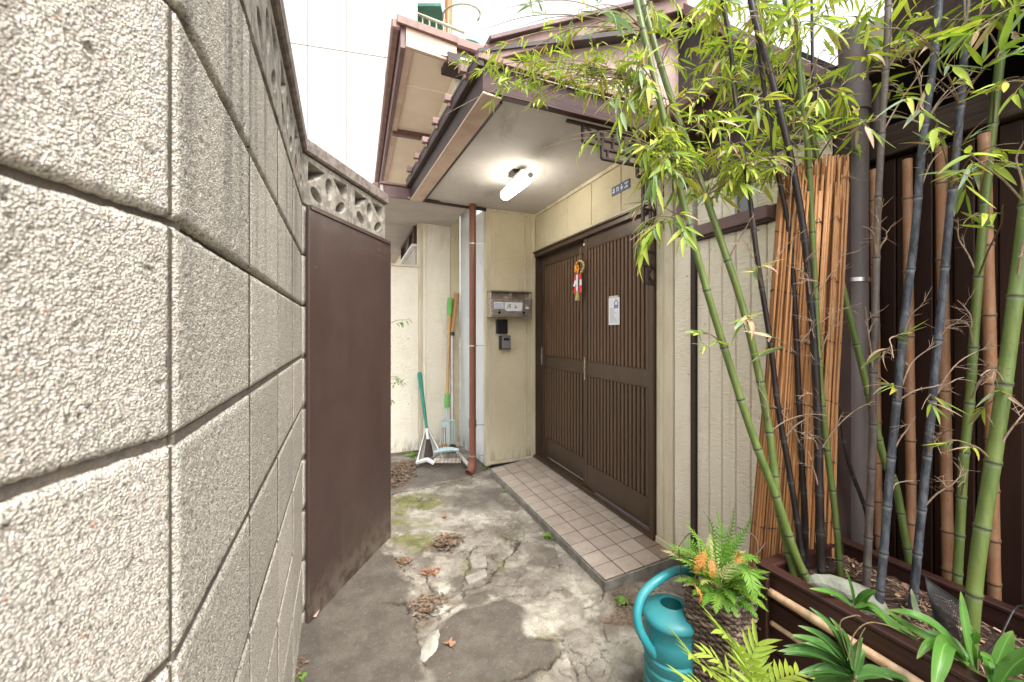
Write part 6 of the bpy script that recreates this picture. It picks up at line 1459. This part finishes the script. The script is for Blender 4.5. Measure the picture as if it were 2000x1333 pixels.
# ------------------------------------------------------------------ foreground plants
palm = thing('parlour_palm', 'small yellow-green palm in the bottom foreground beside the watering can', 'palm', (0.50, 0.98, 0.0))
pb = Vector((0.52, 0.99, 0.10))
MB().lathe((0.52, 0.99, 0.0), [(0.0, 0.0), (0.06, 0.0), (0.075, 0.13), (0.08, 0.14), (0.075, 0.145), (0.0, 0.135)], 24).build('pot', M['greyplastic'], palm, smooth=True)
for P_, pl_, wd in (([pb, PX(1475, 1390, .99), PX(1462, 1310, .98), PX(1435, 1262, .97), PX(1405, 1230, .97)], 0.095, 0.0115), ([pb, PX(1480, 1400, 1.0), PX(1420, 1345, .98), PX(1370, 1300, .96), PX(1335, 1262, .95)], 0.080, 0.012),
                ([pb, PX(1480, 1400, 1.0), PX(1472, 1340, 1.03), PX(1468, 1290, 1.05), PX(1482, 1255, 1.06)], 0.080, 0.012), ([pb, PX(1490, 1395, 1.0), PX(1500, 1350, 1.0), PX(1530, 1325, 1.02), PX(1560, 1318, 1.04)], 0.075, 0.011),
                ([pb, PX(1460, 1420, .93), PX(1420, 1385, .91), PX(1370, 1350, .90), PX(1335, 1330, .89)], 0.075, 0.012), ([pb, PX(1470, 1390, 1.0), PX(1430, 1330, 1.08), PX(1400, 1290, 1.1), PX(1372, 1275, 1.12)], 0.06, 0.010)):
    frond_mesh(smooth_path(P_, 4), pl_, wd, M['palm'], 13, taper=lambda t_: (1.25 - 0.45 * t_), ang=66, start=0.46, lob=False, droopl=0.12, name='palm_frond', parent=palm, rach=0.0028)

strap_m = [leaf_mesh('leaf', 1.0, w, M[mm], dr, 12, 0.35, tw, lambda t_: (min(1, t_ * 2.5 + 0.35)) * (1 - max(0, (t_ - 0.55) / 0.45) ** 2.0)) for mm in ('strap',) for w, dr, tw in ((0.060, 0.55, 0.2), (0.068, 0.25, -0.3), (0.055, 0.9, 0.4))]
ros_m = [leaf_mesh('leaf', 1.0, w, M['rosette'], dr, 9, 0.5, tw) for w, dr, tw in ((0.075, 0.25, 0.2), (0.085, 0.1, -0.2), (0.07, 0.4, 0.3))]
def strap_leaf(parent, pts, w, mat, name='leaf', curve=0.3, tipw=0.5):
    pth = smooth_path([Vector(p) for p in pts], 5); n = len(pth); b_ = MB(); al = []
    for i, p_ in enumerate(pth):
        t_ = i / (n - 1); d = (pth[min(i + 1, n - 1)] - pth[max(0, i - 1)]).normalized(); sd_ = d.cross(Vector((0, -0.5, 0.85))); sd_.normalize(); nn = sd_.cross(d).normalized()
        if nn.z < 0: nn = -nn
        w_ = w * min(1, 0.45 + t_ * 2.2) * max(0.01, (1 - max(0, (t_ - tipw) / (1 - tipw)) ** 1.8))
        b_.v += [tuple(p_ - sd_ * w_ + nn * w_ * curve), tuple(p_ - sd_ * w_ * 0.5 + nn * w_ * curve * 0.25), tuple(p_ - nn * w_ * 0.12), tuple(p_ + sd_ * w_ * 0.5 + nn * w_ * curve * 0.25), tuple(p_ + sd_ * w_ + nn * w_ * curve)]; al += [t_] * 5
    for i in range(n - 1):
        for k in range(4): b_.f.append((5 * i + k, 5 * i + 5 + k, 5 * i + 6 + k, 5 * i + 1 + k))
    o = b_.build(name, mat, parent, smooth='all'); a_ = o.data.attributes.new('along', 'FLOAT', 'POINT'); a_.data.foreach_set('value', al)
    a_ = o.data.attributes.new('across', 'FLOAT', 'POINT'); a_.data.foreach_set('value', [1.0, 0.5, 0.0, 0.5, 1.0] * n); return o
# dark rosette in front of planter
rc = PX(1668, 1318, 0.95)
ros = thing('rosette_plant', 'dark green rosette of pointed leaves in the foreground against the planter front', 'plant', (rc.x, rc.y, 0.0))
MB().tube([(rc.x, rc.y, 0.0), (rc.x + 0.005, rc.y, 0.2), tuple(rc)], [0.008, 0.007, 0.006], 8).build('stem', M['twig'], ros, smooth=True)
for (u, v) in [(1518, 1272), (1530, 1262), (1543, 1245), (1545, 1240), (1558, 1222), (1580, 1186), (1600, 1205), (1620, 1206), (1556, 1317), (1572, 1324), (1580, 1340), (1600, 1352), (1640, 1350), (1660, 1370), (1690, 1270), (1685, 1245), (1730, 1310), (1790, 1336), (1745, 1330), (1700, 1365), (1605, 1290), (1612, 1300), (1570, 1256), (1610, 1262), (1530, 1278), (1590, 1310), (1640, 1225)]:
    L_ = math.hypot(u - 1668, v - 1318); Yt = 0.95 + random.uniform(-0.06, 0.05); tip = PX(u, v, Yt); mid = PX(1668 + (u - 1668) * 0.5, 1318 + (v - 1318) * 0.55 - 0.10 * L_, 0.95 + (Yt - 0.95) * 0.4)
    strap_leaf(ros, [rc + Vector((random.uniform(-.004, .004), 0, random.uniform(-.01, .01))), mid, tip], 0.0085 * min(1.25, 0.5 + L_ / 110), M['rosette'], tipw=0.35, curve=0.5)
b = MB()
for pts_ in ([(1660, 1290), (1640, 1220), (1668, 1203), (1680, 1204)], [(1655, 1290), (1668, 1240), (1700, 1216), (1755, 1228)], [(1668, 1300), (1678, 1250), (1690, 1226)]):
    b.tube(smooth_path([PX(u, v, 0.94) for u, v in pts_], 5), 0.0011, 4)
b.build('dry_stalks', M['twig'], ros)
# strap-leaved plants in the planter
bs = [PX(1900, 1312, 0.93), PX(1668, 1180, 1.17), PX(1955, 1350, 0.88)]
sp1 = thing('strap_leaf_plant', 'clump of broad arching glossy green leaves at the foot of the thickest green bamboo', 'plant', (bs[0].x, bs[0].y, 0.44))
Q = lambda *a: [PX(*p_) for p_ in a]
for pts_, w in ((Q((1893, 1300, .95), (1840, 1262, .97), (1760, 1215, 1.02), (1725, 1183, 1.08)), .013), (Q((1890, 1290, .95), (1830, 1225, .98), (1780, 1200, 1.0), (1735, 1192, 1.03)), .014),
                (Q((1885, 1290, .93), (1850, 1256, .90), (1835, 1300, .86), (1822, 1360, .84)), .019), (Q((1880, 1275, .95), (1850, 1262, .93), (1815, 1258, .91), (1790, 1288, .90)), .012),
                (Q((1900, 1300, .93), (1888, 1240, .95), (1880, 1190, .97), (1876, 1155, .98)), .011), (Q((1905, 1305, .92), (1900, 1265, .90), (1905, 1235, .88), (1893, 1225, .86)), .013),
                (Q((1915, 1290, .92), (1930, 1285, .89), (1940, 1330, .86), (1944, 1380, .85)), .016), (Q((1890, 1285, .95), (1858, 1250, .98), (1830, 1240, 1.0), (1760, 1225, 1.03)), .011)):
    strap_leaf(sp1, pts_, w * 0.84, M['strap'])
sp2 = thing('strap_leaf_plant', 'small sprout of short upright green leaves on the pale stone in the planter', 'plant', (bs[1].x, bs[1].y, 0.45))
for pts_, w in ((Q((1668, 1185, 1.17), (1662, 1150, 1.16), (1650, 1110, 1.15)), .010), (Q((1672, 1185, 1.16), (1690, 1165, 1.14), (1712, 1153, 1.12)), .012), (Q((1672, 1188, 1.15), (1700, 1190, 1.13), (1740, 1215, 1.1), (1790, 1245, 1.05)), .012), (Q((1665, 1185, 1.16), (1630, 1160, 1.15), (1580, 1150, 1.15)), .009), (Q((1672, 1186, 1.15), (1705, 1185, 1.12), (1750, 1232, 1.05), (1800, 1255, 1.0)), .010)):
    strap_leaf(sp2, pts_, w, M['strap'])
sp3 = thing('strap_leaf_plant', 'cluster of upright and arching green leaves in the bottom right corner of the planter', 'plant', (bs[2].x, bs[2].y, 0.44))
for pts_, w in ((Q((1935, 1340, .88), (1950, 1290, .88), (1965, 1255, .88), (1978, 1232, .88)), .016), (Q((1945, 1350, .86), (1970, 1310, .84), (2010, 1280, .82), (2050, 1270, .8)), .018), (Q((1955, 1350, .88), (1945, 1300, .86), (1925, 1282, .85), (1915, 1280, .84)), .010),
                (Q((1950, 1350, .88), (1960, 1330, .86), (1965, 1380, .83), (1940, 1400, .82)), .014), (Q((1960, 1350, .86), (1990, 1340, .84), (2030, 1350, .82)), .013)):
    strap_leaf(sp3, pts_, w * 0.84, M['strap'])
bl = PX(1785, 1185, 1.16); sp4 = thing('strap_leaf_plant', 'single grey-green leaf blade at the foot of a blue-black bamboo', 'plant', (bl.x, bl.y, 0.45))
strap_leaf(sp4, Q((1800, 1215, 1.12), (1785, 1185, 1.13), (1780, 1150, 1.13)), .011, M['leaf_blue'])
bl = PX(1530, 1345, 1.05)
sp5 = thing('strap_leaf_plant', 'dark narrow leaves behind the small palm beside the planter corner', 'plant', (bl.x, bl.y, 0))
for pts_, w in ((Q((1540, 1370, 1.05), (1525, 1330, 1.06), (1502, 1298, 1.08)), .009), (Q((1540, 1370, 1.05), (1520, 1340, 1.05), (1490, 1320, 1.06)), .009), (Q((1470, 1290, 1.25), (1465, 1270, 1.25), (1458, 1258, 1.25)), .008)):
    strap_leaf(sp5, pts_, w, M['strap'])

# ------------------------------------------------------------------ garden tools
def TP(u, v, Y): return PX(u, v, Y)
dpn = thing('dustpan', 'grey-white long-handled dustpan with teal handle leaning on the wall', 'dustpan', tuple(G(850, 903)))
A_, B_ = TP(819, 728, 4.08), TP(834, 842, 3.95)
MB().tube([A_, A_.lerp(B_, 0.28), B_], [0.020, 0.020, 0.013], 12).build('handle', M['green_handle'], dpn, smooth=True)
MB().tube([A_.lerp(B_, 0.03), A_.lerp(B_, 0.27)], [0.024, 0.022], 8).build('grip', M['green_handle'], dpn, smooth=True)
a_, b_, c_, d_ = TP(833, 832, 3.97), TP(864, 893, 3.80), TP(848, 905, 3.72), TP(814, 905, 3.80)
MB().add([a_, b_, c_, d_, a_ + Vector((0, 0.03, 0)), b_ + Vector((0, 0.05, 0)), c_ + Vector((0, 0.05, 0)), d_ + Vector((0, 0.05, 0))], [(4, 5, 6, 7), (0, 1, 5, 4), (3, 0, 4, 7)]).build('pan', M['dustpan'], dpn)
b = MB().tube([d_, a_, b_], 0.009, 6).tube([d_ + Vector((0, 0.02, -0.0)), TP(835, 898, 3.72), c_], 0.02, 6); b.build('pan_rim', M['white'], dpn, smooth=True)
hb_ = thing('hand_brush', 'short dark bristle brush hanging in the dustpan', 'brush', tuple(TP(837, 895, 3.82)))
MB().tube([TP(833, 838, 3.9), TP(836, 860, 3.85)], 0.012, 8).build('handle', M['white'], hb_, smooth=True)
MB().tube([TP(836, 858, 3.85), TP(837, 875, 3.84), TP(838, 892, 3.83)], [0.018, 0.032, 0.05], 12).build('bristles', M['bristle'], hb_, smooth=True)
rk = thing('garden_rake', 'steel leaf rake with pale wooden handle and lime green grips leaning on the wall', 'rake', tuple(G(880, 905)))
A_, B_ = TP(879, 583, 4.36), TP(873, 792, 4.22)
MB().tube([A_, A_.lerp(B_, 0.16)], 0.027, 12).build('grip', M['lime_grip'], rk, smooth=True)
MB().tube([A_.lerp(B_, 0.14), B_], 0.016, 12).build('handle', M['pale_wood'], rk, smooth=True)
C_ = TP(874, 770, 4.235); D_ = TP(873, 796, 4.22)
MB().tube([C_.lerp(D_, k / 12) for k in range(13)], [0.025 + 0.005 * (k % 2) for k in range(13)], 12).build('lower_grip', M['lime_grip'], rk, smooth=True)
b = MB(); e_ = TP(873, 815, 4.15)
b.tube([D_, e_], 0.007, 6)
for k in range(9):
    f_ = k / 8 - 0.5; p2 = TP(875 + 26 * f_, 825, 4.08); p3 = TP(875 + 22 * f_ * 1.2, 868, 4.0); b.tube([e_, p2, p3], 0.004, 4)
b.tube([TP(862, 822, 4.09), TP(888, 822, 4.09)], 0.008, 6)
b.build('rake_neck', M['tine'], rk)
hd = [TP(848 + 6 * k, 884 - 3.0 * math.sin(k / 8 * 3.14) - 0.6 * k, 3.80) for k in range(9)]
MB().tube(smooth_path(hd, 2), [0.012 + 0.014 * math.sin(i / 16 * 3.14) for i in range(17)], 8).build('rake_head', M['tine'], rk, smooth=True)
b = MB()
for k in range(20):
    u = 848 + 50 * k / 19; b.tube([TP(u, 884, 3.80), TP(u + 0.5, 896, 3.73), TP(u + 1, 905, 3.70)], 0.0035, 4)
b.build('tines', M['steel'], rk)
MB().tube(smooth_path([TP(868, 874, 3.95), TP(866, 884, 3.88), TP(850, 892, 3.8), TP(838, 902, 3.72)], 4), 0.006, 6).build('wire_hoop', M['black'], rk, smooth=True)
br = thing('push_broom', 'broom with orange wooden top and dull metal pole standing behind the rake', 'broom', tuple(G(885, 905)))
A_, B_, E_ = TP(892, 574, 4.40), TP(883, 650, 4.33), TP(884, 870, 4.05)
MB().tube([A_, B_], [0.028, 0.020], 12).build('wooden_handle', M['orange_wood'], br, smooth=True)
MB().tube([B_, B_.lerp(E_, 0.03)], 0.027, 12).build('collar', M['black'], br, smooth=True)
MB().tube([B_.lerp(E_, 0.03), E_], 0.018, 12).build('pole', M['alu'], br, smooth=True)
MB().tube([E_, TP(884, 905, 3.95)], [0.03, 0.09], 14).build('bristles', M['bristle'], br, smooth=True)
MB().tube([TP(868, 862, 4.05), TP(867, 836, 4.10)], 0.020, 10).tube([TP(868, 876, 4.02), TP(868, 862, 4.05)], 0.024, 10).build('hanging_brush', M['orange_wood'], br, smooth=True)
MB().tube([TP(893, 884, 3.9), TP(915, 908, 3.66)], 0.018, 8).build('lying_handle', M['soffit'], br, smooth=True)

# ------------------------------------------------------------------ litter, weeds
def litter(name, cx, cy, rx, ry, n, mats, label, leafy=True, L0=0.012, L1=0.045, hgt=0.02):
    bs_ = [MB() for _ in mats]; q0 = G(550 + cx / 2.857, 880 + cy / 2.857)
    q1 = G(550 + (cx + rx) / 2.857, 880 + cy / 2.857); q2 = G(550 + cx / 2.857, 880 + (cy + ry) / 2.857); ax = abs(q1.x - q0.x); ay = abs(q2.y - q0.y)
    for i in range(n):
        x = q0.x + random.gauss(0, 0.5) * ax; y = q0.y + random.gauss(0, 0.5) * ay; r_ = math.exp(-((x - q0.x) / ax) ** 2 - ((y - q0.y) / ay) ** 2)
        p_ = Vector((x, y, -0.006 + random.uniform(0, hgt) * r_)); a = random.uniform(0, 6.28); L_ = random.uniform(L0, L1); d = Vector((math.cos(a), math.sin(a), random.gauss(0, .18))).normalized()
        k = random.randrange(len(mats))
        if leafy and random.random() < 0.6:
            sd_ = d.cross(Vector((random.gauss(0, .4), random.gauss(0, .4), 1))).normalized(); w = L_ * random.uniform(0.1, 0.25)
            bs_[k].add([p_ - d * L_ / 2, p_ + sd_ * w + Vector((0, 0, .003)), p_ + d * L_ / 2, p_ - sd_ * w + Vector((0, 0, .004))], [(0, 1, 2), (0, 2, 3)])
        else: bs_[k].tube([p_ - d * L_ / 2, p_ + Vector((0, 0, 0.002)), p_ + d * L_ / 2], 0.0011, 3)
    for k, m_ in enumerate(mats): tag(bs_[k].build(name, m_), label[k] if isinstance(label, list) else label, 'leaf litter', kind='stuff')
ml1 = simple('brown_dead_leaf', (0.25, 0.15, 0.09), (0.14, 0.085, 0.055), 40, 0.8, 0); ml2 = simple('grey_dead_twig', (0.20, 0.16, 0.12), (0.10, 0.08, 0.06), 40, 0.9, 0); ml3 = simple('orange_dead_leaf', (0.34, 0.15, 0.08), (0.27, 0.15, 0.09), 40, 0.8, 0)
litter('twig_pile', 930, 505, 75, 38, 260, [ml2, ml1], ['pile of grey dead twigs on the mossy part of the path', 'brown leaf scraps in the twig pile on the mossy path'], L0=0.02, L1=0.06, hgt=0.03)
litter('leaf_litter', 830, 860, 90, 60, 260, [ml1, ml2], ['brown leaf litter gathered in the central crack of the path', 'grey twigs gathered in the central crack of the path'])
litter('leaf_litter', 690, 620, 40, 25, 50, [ml1], 'small patch of brown leaves near the steel panel')
litter('leaf_litter', 820, 680, 40, 25, 40, [ml3], 'few reddish leaves on the pale middle of the path')
litter('leaf_litter', 650, 130, 90, 70, 520, [ml1, ml2], ['brown leaves heaped at the back of the path by the cream wall', 'grey-brown twigs heaped at the back of the path by the cream wall'], L0=0.02, L1=0.07, hgt=0.04)
litter('leaf_litter', 800, 90, 200, 60, 90, [ml1], 'scattered dry leaves in front of the garden tools', L0=0.02, L1=0.06)
litter('leaf_litter', 560, 480, 60, 20, 40, [ml2], 'debris along the foot of the steel panel')
litter('leaf_litter', 1000, 600, 900, 480, 150, [ml1], 'single dry leaves scattered over the whole path', L0=0.008, L1=0.022, hgt=0.004)
litter('gravel_scraps', 1880, 800, 80, 90, 160, [ml2], 'small debris on the soil patch behind the watering can', L0=0.005, L1=0.02, hgt=0.01)
litter('leaf_litter', 80, 1230, 25, 110, 60, [ml1], 'brown debris along the foot of the block wall', L0=0.008, L1=0.03)
for (u, v, lab) in ((878, 1258, 'reddish brown dead leaf lying flat on the dark concrete at the front'), (868, 1008, 'small orange-red leaf lying near the moss')):
    p_ = G(u, v); r_ = thing('dead_leaf', lab, 'leaf', tuple(p_)); b = MB(); s_ = 0.026 if v > 1200 else 0.022
    b.add([(0, 0, 0)], [])
    b = MB(); lob = [random.uniform(0.35, 1.15) for _ in range(14)]
    ringv = [p_ + Vector((s_ * 1.25 * lob[k] * math.cos(k * 6.283 / 14), s_ * 0.8 * lob[k] * math.sin(k * 6.283 / 14), random.uniform(0.001, 0.013))) for k in range(14)]
    b.add([p_ + Vector((0, 0, 0.005))] + ringv, [(0, k + 1, (k + 1) % 14 + 1) for k in range(14)]).build('blade', ml3, r_)
    MB().tube([p_, p_ + Vector((0.035, -0.04, 0.003))], 0.0009, 4).build('stalk', ml1, r_)
p_ = G(595, 1207); o = MB().add([p_ + Vector((0, 0, 0.004)), p_ + Vector((0.05, 0.0, 0.004)), p_ + Vector((0.045, 0.05, 0.006)), p_ + Vector((0, 0.02, 0.02))], [(0, 1, 2, 3)]).build('paper_scrap', simple('pink_paper', (0.6, 0.42, 0.38), None, 8, 0.7, 0)); tag(o, 'pale pink scrap of paper at the front foot of the steel panel', 'paper scrap')
wm = leaf_mesh('leaf', 0.05, 0.006, M['weed'], 0.4, 5)
wm2 = leaf_mesh('leaf', 0.03, 0.010, M['weed'], 0.2, 5)
def weed(p_, n, L_, label, mesh=wm, flat=0.5):
    r_ = thing('weed', label, 'weed', tuple(p_))
    for i in range(n):
        a = random.uniform(0, 6.28); put(mesh, 'leaf', r_, p_ + Vector((random.gauss(0, .008), random.gauss(0, .008), -0.004)), (math.cos(a), math.sin(a), random.uniform(0.1, 1.6) * flat), random.uniform(.5, 1.2) * L_, roll=random.uniform(-.5, .5))
weed(G(1066, 1046), 22, 1.0, 'green weed tuft growing against the step front near its middle')
weed(G(985, 958), 12, 0.8, 'tiny weed tuft at the far part of the step front')
weed(G(946, 915), 16, 1.3, 'small weed by the foot of the porch corner beside the downpipe')
weed(G(1218, 1172), 18, 1.1, 'low green seedling on the soil patch left of the watering can', wm2, 0.25)
weed(G(1255, 1192), 8, 1.0, 'seedling half hidden behind the teal handle', wm2, 0.25)
weed(G(583, 1322), 8, 0.7, 'tiny sprout at the foot of the block wall', wm2, 0.3)
weed(G(805, 890), 26, 1.6, 'low green weeds along the foot of the cream screen wall', wm, 0.4)
weed(G(1352, 1180), 6, 1, 'sprout between the watering can and the basket', wm2, 0.4)
# shrub twigs poking out past the steel panel
sh = thing('shrub', 'thin green sprigs sticking out from behind the steel panel', 'shrub', (-1.0, 3.3, 0))
MB().tube([(-1.02, 3.35, 0), (-1.03, 3.35, 0.8), (-1.05, 3.32, 1.5)], 0.008, 6).build('stem', M['twig'], sh)
for (u, v, n) in ((800, 624, 10), (788, 748, 12), (778, 737, 8), (765, 780, 6)):
    tip = PX(u, v, 3.2); st = Vector((-1.03, 3.33, tip.z - 0.05)); MB().tube([st, st.lerp(tip, .5) + Vector((0, 0, .02)), tip], [0.003, 0.002, 0.001], 4).build('branch', M['twig'], sh)
    for k in range(n):
        q = st.lerp(tip, 0.45 + 0.55 * k / n); put(wm, 'leaf', sh, q, (random.uniform(.2, 1), random.gauss(0, .6), random.gauss(0, .5)), 1.1)
# wire loop on the wall
q = S2.P(1.05, 0.01, 1.80); wl = thing('wire_loop', 'bent rusty wire tied at the pierced course of the block wall', 'wire', tuple(q))
MB().tube(smooth_path([q, q + Vector((0.02, -0.02, 0.02)), q + Vector((0.015, -0.03, -0.03)), q + Vector((0.0, -0.015, -0.06)), q + Vector((0.01, 0.0, -0.08))], 4), 0.0013, 5).build('wire', M['twig_dry'], wl)
